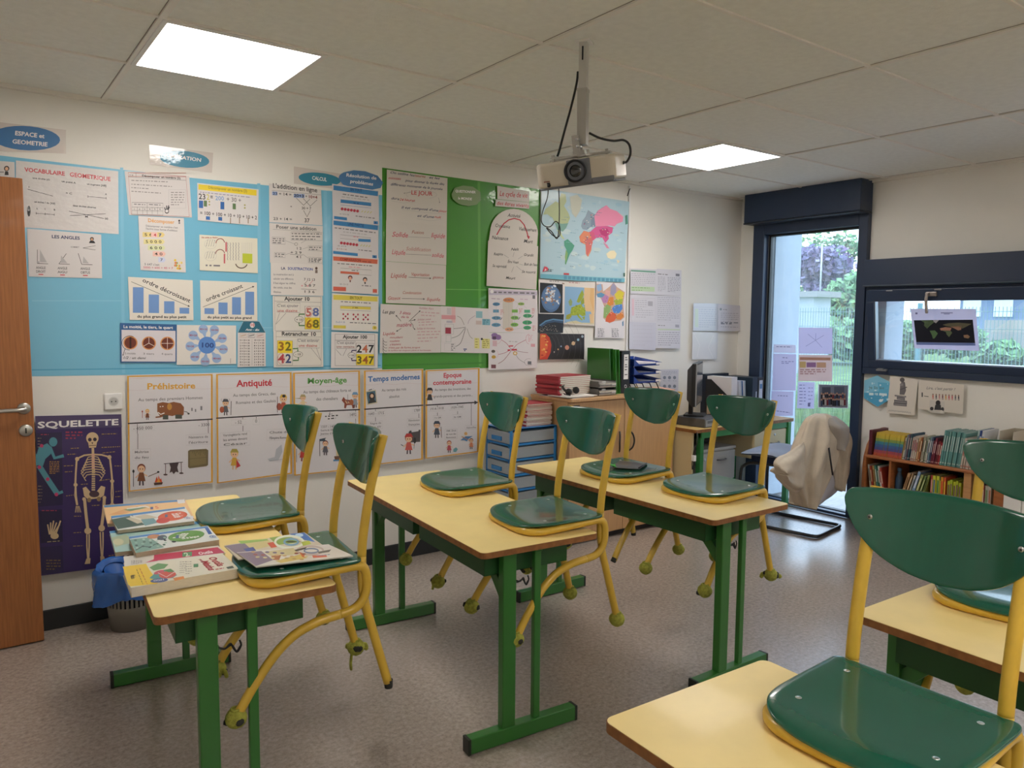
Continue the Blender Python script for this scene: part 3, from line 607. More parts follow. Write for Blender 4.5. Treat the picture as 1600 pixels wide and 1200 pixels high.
q.frame(400, 818, 620, 906, 3, 'g', 2); q.text("C'est enlever", 402, 846, 614, 848, 30, 'g'); q.text('une dizaine', 414, 894, 598, 896, 26, '#b5504c'); q.line(536, 906, 634, 1030, 3, 'g'); q.line(590, 906, 634, 1030, 3, 'g')
q.ring(408, 970, 46, 28, 3, 'k'); q.text('- 10', 380, 980, 436, 980, 22, 'k'); q.curve([(358, 914), (406, 912), (406, 940)], 12, '#467a3e'); q.curve([(358, 1030), (412, 1028), (412, 1000)], 12, '#467a3e'); q.done()
# fourth column
T = (400, 240, .15)
oval('blue oval heading card reading Résolution de problèmes', [(852, 262), (900, 200), (1010, 176), (1130, 186), (1260, 232), (1316, 304), (1290, 360), (1180, 384), (1040, 366), (900, 326)], (1080, 280, 228, 94, .14), '#4a7fb4', [('Résolution de', 930, 240, 1246, 274), ('problèmes', 972, 304, 1212, 336)], 34, T, .3, '#4a7fb4')
def prob(lab, cor, col, title, tb, body):
    q = Sheet('poster', lab, 'poster', cor, '#d3d0d4', T); q.poly(tb, col); return q
q = prob('white problem sheet with blue band, EN TOUT, red apples and bananas', [(786, 316), (1268, 388), (1274, 750), (792, 692)], '#3c82ba', '', [(800, 332), (1264, 396), (1262, 446), (800, 382)], 0)
q.text('EN TOUT', 976, 388, 1098, 402, 30, '#1f4f86', 1); q.words(896, 424, 1164, 462, 10, 'g'); q.words(884, 452, 1180, 488, 9, 'lg'); q.poly([(874, 478), (1192, 514), (1192, 550), (874, 512)], '#3c82ba'); q.frame(874, 512, 1192, 536, 3, 'b', 34); q.words(1008, 516, 1064, 522, 10, '#1f4f86')
for i in range(6): q.ell(890+i*32, 578+i*4.5, 15, 15, '#b8384a')
for i in range(4): q.line(1090+i*30, 612+i*4, 1108+i*30, 596+i*3, 8, '#c7c27a')
q.text('6 + 4 = 10', 866, 636, 960, 646, 15, 'g'); q.words(1030, 652, 1228, 676, 9, 'g'); q.rect(806, 652, 940, 682, '#3c82ba', 16); q.rect(1218, 704, 1262, 734, '#3c82ba', 4); q.text('A', 1230, 730, 1248, 732, 18, 'nv', 1); q.done()
q = prob('white problem sheet with blue band, UNE PARTIE, red apples and bananas', [(788, 692), (1268, 752), (1266, 1098), (790, 1058)], '#3c82ba', '', [(800, 698), (1264, 752), (1262, 800), (800, 744)], 0)
q.text('UNE PARTIE', 948, 748, 1116, 768, 30, '#1f4f86', 1); q.words(812, 774, 1240, 826, 10, 'g'); q.words(900, 816, 1150, 846, 9, 'lg'); q.frame(870, 846, 1190, 884, 3, 'g', 34); q.rect(1058, 888, 1186, 918, '#3c82ba', 6); q.words(1006, 866, 1060, 872, 9, 'pk')
for i in range(6): q.ell(882+i*32, 932+i*4, 15, 15, '#b8384a')
for i in range(4): q.line(1080+i*28, 966+i*3, 1098+i*28, 948+i*3, 8, '#c7c27a')
q.text('10 - 6 = 4', 840, 968, 930, 976, 15, 'g'); q.text('6 + 4 = 10', 834, 998, 936, 1008, 15, 'n'); q.words(1060, 1004, 1200, 1018, 9, 'g'); q.rect(796, 1014, 1052, 1044, '#3c82ba', 26); q.rect(1204, 1058, 1250, 1088, '#3c82ba', 4); q.text('B', 1218, 1084, 1236, 1086, 18, 'nv', 1); q.done()
T = (400, 400, .15837)
q = Sheet('poster', 'white problem sheet with salmon-red band reading COMPARAISON', 'poster', [(746, -10), (1204, 22), (1200, 380), (742, 356)], '#d6d2d2', T)
q.poly([(754, 4), (1192, 36), (1190, 80), (756, 46)], '#d2694f'); q.text('COMPARAISON', 820, 44, 1028, 58, 26, '#8e3524', 1); q.words(1040, 54, 1130, 62, 10, '#a24a38'); q.words(796, 74, 1150, 100, 9, 'g'); q.words(908, 108, 1030, 116, 8, 'pk'); q.frame(826, 120, 1130, 172, 3, 'g', 20); q.rect(826, 150, 1010, 172, '#d2694f', 12); q.words(936, 142, 1000, 146, 8, 'g')
for x, y, h in ((922, 222, '#6a2c30'), (1068, 240, '#2a2228')): q.ell(x, y-8, 22, 22, h); q.ell(x, y, 15, 17, '#e0ab92'); q.poly([(x-8, y+18), (x+8, y+18), (x+4, y+38), (x-4, y+38)], h)
q.text('10 - 5 = 5', 816, 284, 902, 288, 14, 'g'); q.words(1036, 292, 1126, 298, 9, 'g'); q.rect(756, 302, 880, 342, '#cf5f4c', 6); q.rect(1144, 326, 1186, 362, '#cf5f4c', 2); q.done()
q = Sheet('poster', 'white problem sheet with yellow band reading EN TOUT and red counters', 'poster', [(742, 366), (1202, 396), (1198, 746), (738, 730)], '#dcd9d4', T)
q.poly([(756, 382), (1192, 402), (1190, 450), (756, 432)], '#dccb57'); q.text('EN TOUT', 918, 424, 1040, 430, 26, '#7d7228', 1); q.words(830, 450, 1124, 466, 9, 'g'); q.rect(824, 492, 1124, 520, '#dccb57', 10); q.frame(824, 492, 1124, 534, 3, 'g', 10); q.words(944, 510, 1010, 512, 8, '#7d7228')
for cx, cy in ((876, 596), (976, 600), (1074, 604)):
    for dx, dy in ((-22, -22), (22, -22), (0, 0), (-22, 22), (22, 22)): q.ell(cx+dx, cy+dy, 9, 10, '#a8384a')
q.text('3 x 5 = 15', 780, 658, 870, 660, 15, 'b'); q.words(918, 656, 1176, 668, 9, 'g'); q.rect(756, 682, 878, 712, '#dccb57', 4); q.ell(1162, 708, 22, 20, '#dccb57'); q.text('M', 1154, 714, 1172, 715, 12, 'k', 1); q.done()
q = Sheet('poster', 'white poster on adding a hundred, numbers 247 and 347 at its right', 'poster', [(736, 748), (1194, 764), (1192, 1104), (732, 1104)], '#dcd8d6', T)
q.frame(772, 770, 1164, 1080, 4, 'g', 4); q.line(772, 830, 1164, 834, 3, 'g'); q.text('Ajouter 100', 850, 812, 1088, 816, 34, 'k', 1); q.frame(786, 838, 974, 912, 3, 'g', 2); q.text("C'est ajouter", 790, 866, 966, 868, 26, 'g'); q.text('une centaine', 786, 904, 964, 906, 24, '#a0605c')
q.line(780, 920, 834, 980, 3, 'g'); q.line(886, 914, 850, 984, 3, 'g'); q.frame(980, 858, 1156, 1074, 3, 'k', 4); q.rect(982, 966, 1154, 1074, 'y', 2)
for t, x, y, c in (('2', 984, 950, 'k'), ('4', 1042, 950, '#c06a4a'), ('7', 1100, 950, 'k'), ('3', 986, 1060, '#5a5a1e'), ('4', 1044, 1060, '#a8602a'), ('7', 1100, 1060, '#5a5a1e')): q.text(t, x, y, x+52, y, 72, c, 1)
q.ring(936, 978, 36, 28, 3, 'k'); q.text('+ 100', 912, 988, 962, 988, 18, 'k'); q.curve([(936, 950), (938, 932), (984, 930)], 12, '#4c3f66'); q.curve([(936, 1008), (938, 1030), (984, 1030)], 12, '#4c3f66'); q.done()
# ------------------------------------------------------------------ green board
T = (590, 250, .1916)
oval('grey-green oval heading card reading QUESTIONNER le MONDE', [(596, 280), (620, 230), (690, 210), (770, 220), (830, 262), (834, 330), (800, 366), (730, 378), (650, 356), (606, 320)], (716, 294, 116, 80, .1), '#7f9a6a', [('QUESTIONNER', 626, 264, 790, 274), ('le MONDE', 648, 322, 760, 330)], 20, T, .8, '#7f9a6a')
q = Sheet('poster', 'handwritten white sheet about LE JOUR at the top of the green board', 'poster', [(68, 80), (562, 150), (556, 540), (64, 498)], '#d6d0ca', T)
for t, a, c in (('On utilise les', (92, 112, 292, 136), 'nv'), ('heures', (294, 138, 380, 148), 'n'), ('et les', (410, 152, 496, 162), 'nv'), ('minutes', (78, 158, 180, 164), 'r'), ('pour donner la durée des', (218, 178, 534, 208), 'nv'), ('différents moments de la journée', (96, 208, 520, 248), 'nv'), ('dure', (100, 322, 168, 328), 'nv'), ('24 heures', (170, 332, 294, 342), 'r'), ('Il est composé d\'une', (184, 396, 486, 422), 'nv'), ('jour', (490, 424, 552, 430), 'r'), ('et d\'une', (312, 464, 450, 474), 'nv'), ('nuit', (454, 472, 506, 478), 'r')): q.text(t, *a, 20, c, 0, .35, .12)
q.text('LE JOUR', 264, 282, 438, 294, 34, 'r', 0, .1); q.ring(350, 284, 125, 34, 2, 'lg', 150, 420); q.arrow(262, 264, 204, 274, 2, 'g', 10); q.arrow(490, 310, 498, 354, 2, 'g', 10); q.curve([(100, 334), (200, 352), (296, 346), (300, 326)], 2, 'lg'); q.curve([(184, 404), (380, 430), (540, 442)], 2, 'lg'); q.curve([(312, 480), (420, 498), (512, 484)], 2, 'lg'); q.done()
q = Sheet('poster', 'handwritten sheet linking solide and liquide in red, Fusion above the arrow', 'poster', [(62, 496), (556, 540), (552, 858), (60, 826)], '#d4cec8', T)
for t, a, h in (('Solide', (108, 622, 238, 632), 40), ('liquide', (426, 632, 540, 640), 40), ('Liquide', (106, 768, 216, 776), 40), ('solide', (432, 788, 530, 798), 34)): q.text(t, *a, h, '#c9596a', 0, .3, .1)
q.text('Fusion', 268, 600, 368, 606, 26, '#a8685c', 0, .3); q.text('Solidification', 222, 738, 424, 748, 30, '#c08a86', 0, .3); q.line(240, 628, 420, 636, 2, 'g'); q.line(220, 768, 430, 778, 2, 'k'); q.done()
q = Sheet('poster', 'handwritten sheet of liquide and gazeux, Vaporisation and Condensation above arrows', 'poster', [(60, 828), (550, 860), (546, 1186), (60, 1166)], '#d4cec8', T)
for t, a, h in (('Liquide', (96, 958, 228, 962), 38), ('gazeux', (440, 966, 530, 970), 22), ('Gazeux', (72, 1138, 176, 1140), 28), ('liquide', (390, 1148, 500, 1150), 26)): q.text(t, *a, h, '#b8605e', 0, .3, .1)
q.text('Vaporisation', 264, 944, 412, 950, 26, '#b5504c', 0, .3); q.text('Condensation', 194, 1092, 348, 1096, 24, '#b5685c', 0, .3); q.arrow(244, 956, 430, 966, 3, 'k', 14); q.arrow(190, 1130, 378, 1134, 3, 'k', 14); q.done()
q = Sheet('title_strip', 'upper pink-lettered title strip reading Le cycle de vie', 'title strip', [(968, 212), (1226, 258), (1226, 346), (968, 320)], '#d3ccc8', T)
q.text('Le cycle de vie', 984, 294, 1212, 312, 42, 'r', 0, .25, .1); q.done()
q = Sheet('title_strip', 'lower pink-lettered title strip reading des êtres vivants', 'title strip', [(954, 322), (1226, 348), (1226, 400), (950, 378)], '#d3ccc8', T)
q.text('des êtres vivants', 960, 366, 1222, 390, 30, 'r', 0, .25, .1); q.done()
arc = [(1104+195*math.cos(math.radians(a)), 590-200*math.sin(math.radians(a))+(a-180)*-.12) for a in range(180, -1, -10)]
q = Sheet('poster', 'round-topped white sheet with a red arrow arching from Naissance to Mort', 'poster', [(898, 660)]+[(x, y) for x, y in arc[1:-1]]+[(1298, 600), (1290, 704)], '#d6cfc9', T)
q.curve([(962, 612), (985, 570), (1020, 520), (1060, 490), (1105, 478), (1150, 490), (1185, 530), (1208, 590), (1218, 630)], 9, 'r'); q.poly([(1206, 618), (1232, 624), (1222, 650)], 'r')
for t, a in (('Activité', (1050, 464, 1152, 474)), ('Croissance', (948, 548, 1068, 558)), ('Vieillissement', (1140, 574, 1284, 586)), ('Naissance', (920, 646, 1054, 656)), ('Mort', (1180, 676, 1252, 682))): q.text(t, *a, 28, 'k', 0, .3, .1)
q.done()
q = Sheet('poster', 'white mind map sheet centred on Être vivant', 'poster', [(892, 658), (1300, 704), (1284, 1058), (878, 1026)], '#d6cfc9', T)
for t, a in (('Naît', (1076, 738, 1138, 742)), ('Grandit', (1180, 784, 1260, 788)), ('Boit de l\'eau', (1184, 860, 1292, 866)), ('Se nourrit', (1164, 920, 1276, 928)), ('Meurt', (1034, 970, 1110, 976)), ('Se reproduit', (926, 874, 1040, 880)), ('Respire', (936, 776, 1010, 780)), ('Être Vivant', (1050, 838, 1138, 846))): q.text(t, *a, 22, 'k', 0, .3, .1)
for a in ((1094, 790, 1104, 752), (1136, 808, 1172, 784), (1146, 850, 1178, 858), (1122, 866, 1164, 902), (1100, 872, 1082, 916), (1044, 858, 1024, 868), (1060, 800, 1016, 772)): q.line(*a, 2, 'g')
q.done()
T = (580, 430, .16875)
q = Sheet('poster', 'handwritten sheet on the three states of matter in red with black arrows', 'poster', [(78, 266), (636, 288), (632, 716), (70, 720)], '#d6d0cc', T)
for t, a, h, c in (('Les gaz', (92, 352, 204, 358), 32, 'k'), ('3 états', (248, 358, 352, 366), 28, '#b04a60'), ('de la', (262, 394, 336, 398), 20, '#b04a60'), ('matière', (222, 476, 362, 474), 36, '#b04a60'), ('Liquide', (96, 556, 208, 550), 28, '#b04a50'), ('mouillent', (160, 584, 280, 582), 18, '#a83a4a'), ('coulent', (160, 618, 250, 616), 18, '#a83a4a'), ('s\'étalent', (160, 650, 262, 646), 18, '#a83a4a'), ('n\'ont pas de forme propre', (150, 678, 440, 676), 18, '#b04a50'), ('la surface est toujours plane et horizontale', (146, 702, 540, 700), 14, '#b0606a'), ('Solides durs', (430, 312, 566, 318), 18, '#b8808a'), ('Solides mous', (416, 420, 540, 414), 18, '#b8808a'), ('Solides en morceaux', (410, 502, 580, 498), 18, '#b8808a')): q.text(t, *a, h, c, 0, .3, .1)
for a in ((266, 426, 216, 368), (338, 428, 446, 326), (352, 424, 402, 410), (268, 492, 220, 522)): q.arrow(*a, 4, 'k', 16)
q.curve([(352, 434), (374, 456), (380, 490)], 4, 'k'); q.arrow(378, 484, 398, 506, 4, 'k', 14)
for i in range(5): q.ring(126, 586+i*25, 28, 34+i*2, 3.5, 'k', 70, 190)
for a in ((450, 342, 620, 352), (450, 370, 590, 378), (426, 436, 590, 430), (430, 462, 560, 456), (420, 524, 632, 520), (414, 552, 620, 546), (420, 584, 600, 576), (416, 612, 540, 608)): q.words(*a, 9, '#c9a4a8')
q.done()
q = Sheet('poster', 'wide mind map sheet with pink, teal and yellow boxes', 'poster', [(636, 286), (1072, 310), (1094, 320), (1076, 722), (634, 714)], '#dbd6d6', T)
q.rect(732, 296, 768, 440, '#dfb9bb'); q.rect(640, 368, 770, 406, '#d99aa0', 4); q.rect(690, 300, 728, 362, '#c9c4c6', 3); q.rect(686, 420, 740, 440, '#b8b4c0', 2); q.frame(672, 452, 752, 544, 2, 'g', 2); q.rect(676, 484, 728, 540, '#9a3448', 2); q.frame(682, 556, 728, 616, 3, '#7a9a90'); q.frame(640, 556, 682, 620, 2, 'lg'); q.frame(668, 630, 768, 700, 2, 'lg'); q.para(728, 640, 764, 692, 4, 8, 'g')
for p, c in (([(784, 378), (820, 400), (850, 460)], '#8a8078'), ([(884, 450), (900, 410), (950, 374)], '#a898a8'), ([(752, 494), (800, 490), (864, 480)], '#6a5a5c'), ([(732, 582), (800, 556), (856, 488)], '#5f6a64'), ([(772, 660), (820, 620), (862, 490)], 'k'), ([(876, 494), (900, 560), (928, 588)], '#8a8a80')): q.curve(cr([(x, y, 0) for x, y in p], 5) and [(v.x, v.y) for v in cr([(x, y, 0) for x, y in p], 5)], 4, c)
q.rect(958, 332, 1018, 394, '#8fbcc6', 3); q.rect(1016, 404, 1090, 460, '#7fb3c4', 3); q.para(1024, 416, 1080, 450, 3, 8, '#4a7f90'); q.rect(958, 420, 1010, 456, '#cbb9b6', 2); q.rect(944, 580, 990, 676, '#dcd68a', 3); q.rect(1012, 586, 1086, 676, '#dcd68a', 3); q.para(952, 592, 984, 666, 4, 7, '#a09a50'); q.para(1020, 598, 1080, 668, 5, 8, '#a09a50'); q.ell(1012, 590, 10, 10, 'k'); q.words(842, 684, 874, 684, 9, '#2a4a80'); q.words(848, 698, 872, 698, 9, '#2a4a80'); q.done()
q = Sheet('poster', 'white sheet with a flow chart of blue, orange and green ovals', 'poster', [(1074, 120), (1526, 140), (1532, 534), (1074, 528)], '#dcd7da', T)
q.poly([(1078, 136), (1522, 152), (1522, 186), (1078, 182)], '#c2bacb'); q.words(1124, 158, 1506, 168, 13, 'g'); q.ell(1106, 152, 16, 16, 'w'); q.rect(1206, 240, 1300, 500, '#cfc8be')
for x, y, rx, ry, c in ((1262, 230, 52, 22, '#d0895a'), (1146, 268, 34, 16, '#4a82a8'), (1376, 266, 30, 14, '#8fb050'), (1146, 396, 42, 17, '#5f93b4'), (1144, 460, 42, 18, '#5f93b4'), (1316, 394, 36, 18, '#7ab04e'), (1314, 458, 36, 18, '#7ab04e'), (1434, 376, 40, 18, '#3f9d68'), (1432, 438, 44, 20, '#3f9d68'), (1432, 486, 36, 18, '#3f9d68'), (1266, 502, 40, 18, '#d9a07a')): q.ell(x, y, rx, ry, c); q.words(x-rx*.6, y, x+rx*.6, y, 6, '#55606a')
for x, y, c in ((1116, 318, '#5f93b4'), (1290, 318, '#7ab04e'), (1404, 320, '#55a880')): q.rect(x, y, x+54, y+28, c)
for a in ((1212, 232, 1166, 258), (1312, 240, 1354, 258), (1262, 252, 1262, 480), (1144, 286, 1144, 440), (1314, 346, 1314, 440), (1432, 350, 1432, 470), (1396, 276, 1430, 312), (1350, 276, 1326, 316), (1186, 470, 1226, 500), (1400, 486, 1306, 502)): q.line(*a, 2, 'lg')
for x, y in ((1176, 412), (1342, 408), (1466, 392)): q.curve([(x, y), (x+14, y-4), (x+22, y-20)], 5, 'k')
for x, y in ((1184, 322), (1356, 312), (1474, 310), (1480, 470)): q.para(x, y, x+32, y+40, 4, 6, '#c98a8a')
q.words(1100, 216, 1192, 222, 9, '#b8a8b8'); q.words(1366, 222, 1440, 226, 9, '#c9b2c4'); q.rect(1480, 186, 1504, 218, 'g', 1); q.done()
q = Sheet('poster', 'white mind map sheet with pink curving branches and a purple blob', 'poster', [(1074, 530), (1526, 534), (1524, 858), (1074, 878)], '#dcd8da', T)
for p, c in (([(1190, 596), (1240, 630), (1290, 684), (1340, 640), (1420, 598)], '#b0506c'), ([(1164, 732), (1220, 720), (1290, 684)], '#a8586c'), ([(1164, 818), (1220, 780), (1290, 690)], '#8f4a54'), ([(1300, 684), (1360, 706), (1440, 716)], '#a07880'), ([(1310, 700), (1350, 770), (1412, 812)], '#8f8f8f')): q.curve([(v.x, v.y) for v in cr([(x, y, 0) for x, y in p], 5)], 4, c)
for x, y, rx, ry in ((1130, 556, 30, 22), (1164, 574, 28, 24), (1128, 580, 26, 18)): q.ell(x, y, rx, ry, '#8d6fa2')
q.ring(1150, 590, 42, 44, 2, '#c990a0', -60, 90); q.rect(1112, 604, 1152, 656, '#d4b3ba', 2); q.rect(1112, 566, 1144, 592, '#5a4460', 1); q.ring(1450, 590, 30, 46, 3, '#c98a9c', 90, 270); q.para(1440, 556, 1480, 612, 5, 7, '#d4a8b2'); q.rect(1466, 634, 1504, 662, '#d9a2aa', 1)
q.ell(1118, 704, 18, 14, '#5a5248'); q.ell(1122, 756, 20, 16, '#c9a03c'); q.ring(1130, 730, 34, 38, 2, 'pk', -70, 70); q.rect(1098, 826, 1142, 860, '#7a4a50', 1); q.ell(1320, 722, 20, 18, '#c9a04e'); q.ell(1320, 722, 12, 10, '#e6dcc6'); q.ring(1446, 804, 40, 32, 2, 'g', 40, 300); q.rect(1436, 796, 1470, 826, '#6d7378'); q.words(1262, 656, 1302, 654, 10, 'r'); q.words(1262, 612, 1340, 616, 8, 'lg'); q.words(1250, 694, 1336, 688, 14, 'r'); q.done()
# ------------------------------------------------------------------ maps and photographs
T = (820, 280, .23346)
q = Sheet('world_map', 'large pastel world map on pale blue sea behind the projector', 'map', [(102, 62), (690, 152), (656, 690), (92, 664)], '#aecbd8', T, coat=.3)
for i in range(60): q.ell(random.Random(i).uniform(125, 640), random.Random(i+99).uniform(130, 610), random.Random(i+7).uniform(8, 34), random.Random(i+5).uniform(5, 16), ('#b9d2dc', '#c3d6da', '#a3c6d8', '#bccfd2')[i % 4], rot=.15)
def land(pts, c): q.poly(pts, c)
for pts, c in (([(290, 120), (340, 105), (372, 140), (360, 210), (330, 260), (305, 230), (296, 170)], '#c6c9bb'), ([(112, 240), (128, 200), (160, 178), (196, 150), (214, 160), (232, 96), (262, 104), (268, 150), (252, 180), (282, 230), (292, 262), (276, 300), (240, 312), (196, 304), (176, 262), (140, 236)], '#b3c093'),
    ([(190, 292), (240, 300), (280, 296), (266, 328), (244, 352), (226, 344), (206, 340)], '#79a79c'), ([(204, 342), (228, 346), (238, 376), (256, 402), (242, 400), (222, 372)], '#c3cf9c'),
    ([(252, 416), (276, 402), (300, 424), (322, 446), (308, 478), (292, 500), (276, 540), (264, 574), (258, 566), (262, 516), (270, 476), (254, 446)], '#4f9c83'), ([(258, 520), (266, 470), (278, 500), (264, 572)], '#86b06e'),
    ([(354, 386), (384, 346), (428, 358), (446, 392), (440, 424), (434, 478), (412, 522), (398, 500), (396, 440), (360, 420)], '#dd8a68'), ([(392, 404), (440, 392), (444, 424), (430, 470), (404, 516), (398, 450)], '#cf6f6c'),
    ([(366, 316), (376, 278), (396, 252), (412, 208), (436, 224), (458, 236), (462, 318), (430, 322), (404, 342), (376, 336)], '#8fa2b4'), ([(434, 252), (462, 234), (460, 320), (430, 318)], '#7d90a6'),
    ([(454, 250), (476, 214), (512, 188), (536, 176), (560, 200), (606, 216), (648, 254), (644, 286), (606, 300), (590, 318), (552, 312), (500, 316), (462, 316)], '#e58fb0'), ([(430, 350), (466, 318), (540, 314), (580, 324), (574, 360), (548, 378), (552, 400), (528, 428), (508, 392), (470, 392), (446, 412), (432, 384)], '#cf5c92'), ([(486, 340), (540, 330), (556, 356), (534, 388), (500, 372)], '#b83a76'), ([(420, 352), (452, 356), (462, 392), (444, 414)], '#cf5c80'),
    ([(512, 420), (540, 440), (556, 466), (536, 462)], '#d98aa8'), ([(534, 500), (560, 480), (588, 478), (604, 500), (594, 530), (566, 536), (544, 526)], '#e6dbb8'), ([(604, 540), (624, 548), (612, 566)], '#e0cfae'), ([(660, 246), (676, 240), (678, 300), (662, 306)], '#4f8f80')): land(pts, c)
R = random.Random(5)
for i in range(40):
    x, y = R.uniform(150, 640), R.uniform(160, 600); q.words(x, y, x+R.uniform(10, 34), y+3, 3, R.choice(['#6f9db4', '#8db4c4', '#6d7f8f']))
for i in range(36): q.ell(*R.choice([(R.uniform(380, 450), R.uniform(240, 330)), (R.uniform(480, 580), R.uniform(320, 400)), (R.uniform(370, 430), R.uniform(370, 440))]), 4, 3, R.choice(['#5a6a7c', '#d8d4c8', '#b03a6e', '#e0b090', '#55708a']))
q.poly([(95, 634), (400, 652), (396, 684), (93, 664)], '#6fb0c4'); q.poly([(400, 652), (658, 664), (656, 690), (398, 682)], '#7ab8ca')
for i in range(14): q.rect(250+i*28, 648+i*1.6, 270+i*28, 670+i*1.4, '#5a94b0')
q.poly([(106, 620), (120, 584), (136, 588), (146, 600), (138, 616)], '#c23a52'); q.poly([(118, 616), (126, 598), (134, 610)], '#e6dcdc'); q.words(142, 604, 176, 608, 5, 'k'); q.words(142, 614, 172, 617, 4, 'k'); q.rect(248, 628, 284, 640, '#b8464e', 2); q.rect(648, 628, 658, 652, '#2f5a4e', 1); q.done()
q = Sheet('earth_photo', 'poster photograph of planet Earth on black below the world map', 'poster', [(84, 670), (254, 684), (250, 906), (84, 898)], '#dcd8d6', T)
q.poly([(92, 692), (244, 704), (242, 898), (90, 894)], '#202328'); q.ell(166, 800, 66, 90, '#4f6f9a'); q.ell(166, 796, 58, 78, '#5d7ea8'); 
for i in range(46): q.ell(166+R.gauss(0, 26), 790+R.gauss(0, 36), R.uniform(4, 14), R.uniform(3, 9), R.choice(['#cfd4da', '#b9c2cc', '#a8826a', '#8a7260', '#dfe2e6']), rot=R.random()*3)
q.words(154, 682, 220, 686, 5, 'g'); q.done()
q = Sheet('earth_photo', 'poster photograph of the Earth at night with city lights', 'poster', [(80, 900), (252, 904), (246, 1028), (76, 1026)], '#23272f', T)
q.curve([(90, 980), (130, 950), (180, 938), (248, 946)], 9, '#5a86ac'); q.curve([(100, 984), (140, 958), (190, 950), (246, 958)], 12, '#34506e')
for i in range(60): x = R.uniform(90, 210); q.ell(x, 1010-R.random()**2*40+abs(x-150)*.2, R.uniform(1, 4), R.uniform(1, 2.5), R.choice(['#9a9088', '#7d7670', '#c4b8a0']))
q.done()
q = Sheet('europe_map', 'map of Europe with green countries on blue sea', 'map', [(250, 686), (462, 688), (458, 982), (252, 970)], '#dcd6d0', T)
q.poly([(258, 718), (456, 730), (452, 972), (254, 964)], '#87aed0'); q.poly([(388, 726), (456, 730), (452, 972), (428, 970), (420, 900), (396, 880), (384, 820), (386, 770)], '#dcbc8e'); q.poly([(430, 728), (456, 730), (454, 900), (440, 860), (424, 800)], '#d9b07c')
for pts, c in (([(336, 820), (352, 780), (374, 740), (386, 770), (376, 800), (352, 828)], '#9aa83c'), ([(364, 816), (384, 790), (388, 830), (368, 842)], '#8d9c38'), ([(296, 890), (302, 858), (334, 846), (362, 836), (394, 872), (396, 912), (376, 918), (350, 902), (330, 912), (298, 912)], '#9fae34'), ([(264, 936), (268, 910), (296, 898), (304, 918), (286, 938)], '#a3a43e'), ([(338, 904), (352, 910), (378, 942), (370, 946), (344, 920)], '#9fae34'), ([(282, 820), (296, 798), (308, 820), (304, 846), (290, 848)], '#8fa06a'), ([(372, 924), (392, 918), (388, 944)], '#98a83a'), ([(280, 954), (330, 946), (370, 960), (450, 962), (452, 972), (256, 964)], '#cfc4a0')): q.poly(pts, c)
for i in range(34): q.ell(R.uniform(300, 394), R.uniform(840, 912), R.uniform(2, 6), R.uniform(2, 5), R.choice(['#8a9a2c', '#b4be4c', '#7f902e']))
q.poly([(396, 884), (430, 886), (436, 902), (408, 906)], '#87aed0'); q.words(284, 692, 356, 696, 5, '#b0707a'); q.done()
q = Sheet('france_map', 'map of France with its regions in bright colours', 'map', [(468, 684), (668, 700), (654, 1064), (458, 1060)], '#dcd8dc', T)
q.poly([(470, 700), (510, 704), (514, 752), (560, 716), (584, 690), (606, 722), (660, 756), (648, 830), (656, 924), (630, 946), (590, 950), (556, 964), (514, 930), (520, 850), (500, 800), (466, 776)], '#c9a590')
for pts, c in (([(564, 720), (582, 694), (602, 720), (600, 760), (580, 782), (562, 768)], '#9a97b4'), ([(470, 768), (500, 758), (526, 772), (510, 792), (476, 790)], '#5f93b8'), ([(500, 800), (530, 770), (552, 780), (544, 826), (516, 830)], '#b884b4'), ([(528, 740), (562, 750), (556, 790), (530, 772)], '#d9a6a0'), ([(590, 770), (620, 742), (654, 760), (644, 800), (622, 808), (600, 800)], '#d8c83f'), ([(584, 808), (612, 804), (646, 800), (640, 834), (600, 850)], '#a8b83e'), ([(540, 830), (556, 790), (582, 788), (584, 836), (552, 856)], '#d98a3c'), ([(572, 866), (590, 844), (640, 836), (644, 868), (620, 898), (586, 896)], '#4f86d0'), ([(516, 926), (518, 860), (540, 836), (566, 852), (560, 886), (534, 930)], '#8fae6a'), ([(528, 952), (536, 918), (560, 888), (590, 896), (608, 920), (586, 950), (556, 960)], '#d8643c'), ([(596, 920), (620, 898), (644, 890), (652, 920), (630, 940), (604, 938)], '#d98436'), ([(640, 958), (650, 944), (650, 980), (642, 984)], '#5a86a8'), ([(470, 710), (500, 700), (506, 740), (484, 754), (472, 740)], '#8fb0d4')): q.poly(pts, c)
for i in range(40): q.ell(R.uniform(520, 646), R.uniform(760, 940), 2.5, 2, R.choice(['#5a4a3a', '#e6e0d4', '#8a5030']))
for i in range(6): q.words(476, 1000+i*10, 520, 1002+i*10, 4, 'g'); q.words(570, 1000+i*10, 616, 1002+i*10, 4, 'g')
q.done()
q = Sheet('solar_system_poster', 'dark solar system poster with a glowing red sun and a row of planets', 'poster', [(92, 1032), (388, 1036), (388, 1158), (386, 1200), (390, 1206), (384, 1206), (360, 1202), (90, 1206)], '#2a2729', T)
q.poly([(92, 1033), (130, 1034), (156, 1060), (168, 1110), (162, 1160), (140, 1205), (90, 1206)], '#c9432c'); q.poly([(92, 1040), (120, 1050), (146, 1110), (130, 1180), (92, 1200)], '#d9663a')
for i in range(14): q.ell(R.uniform(98, 142), R.uniform(1046, 1194), R.uniform(3, 10), R.uniform(3, 8), R.choice(['#e29a4a', '#b83a2c', '#e6b45e']))
for i, rr_ in enumerate((70, 92, 116, 150, 190, 225, 260)): q.ring(104, 1120, rr_, rr_*1.05, 1., '#6a6462', -46, 30)
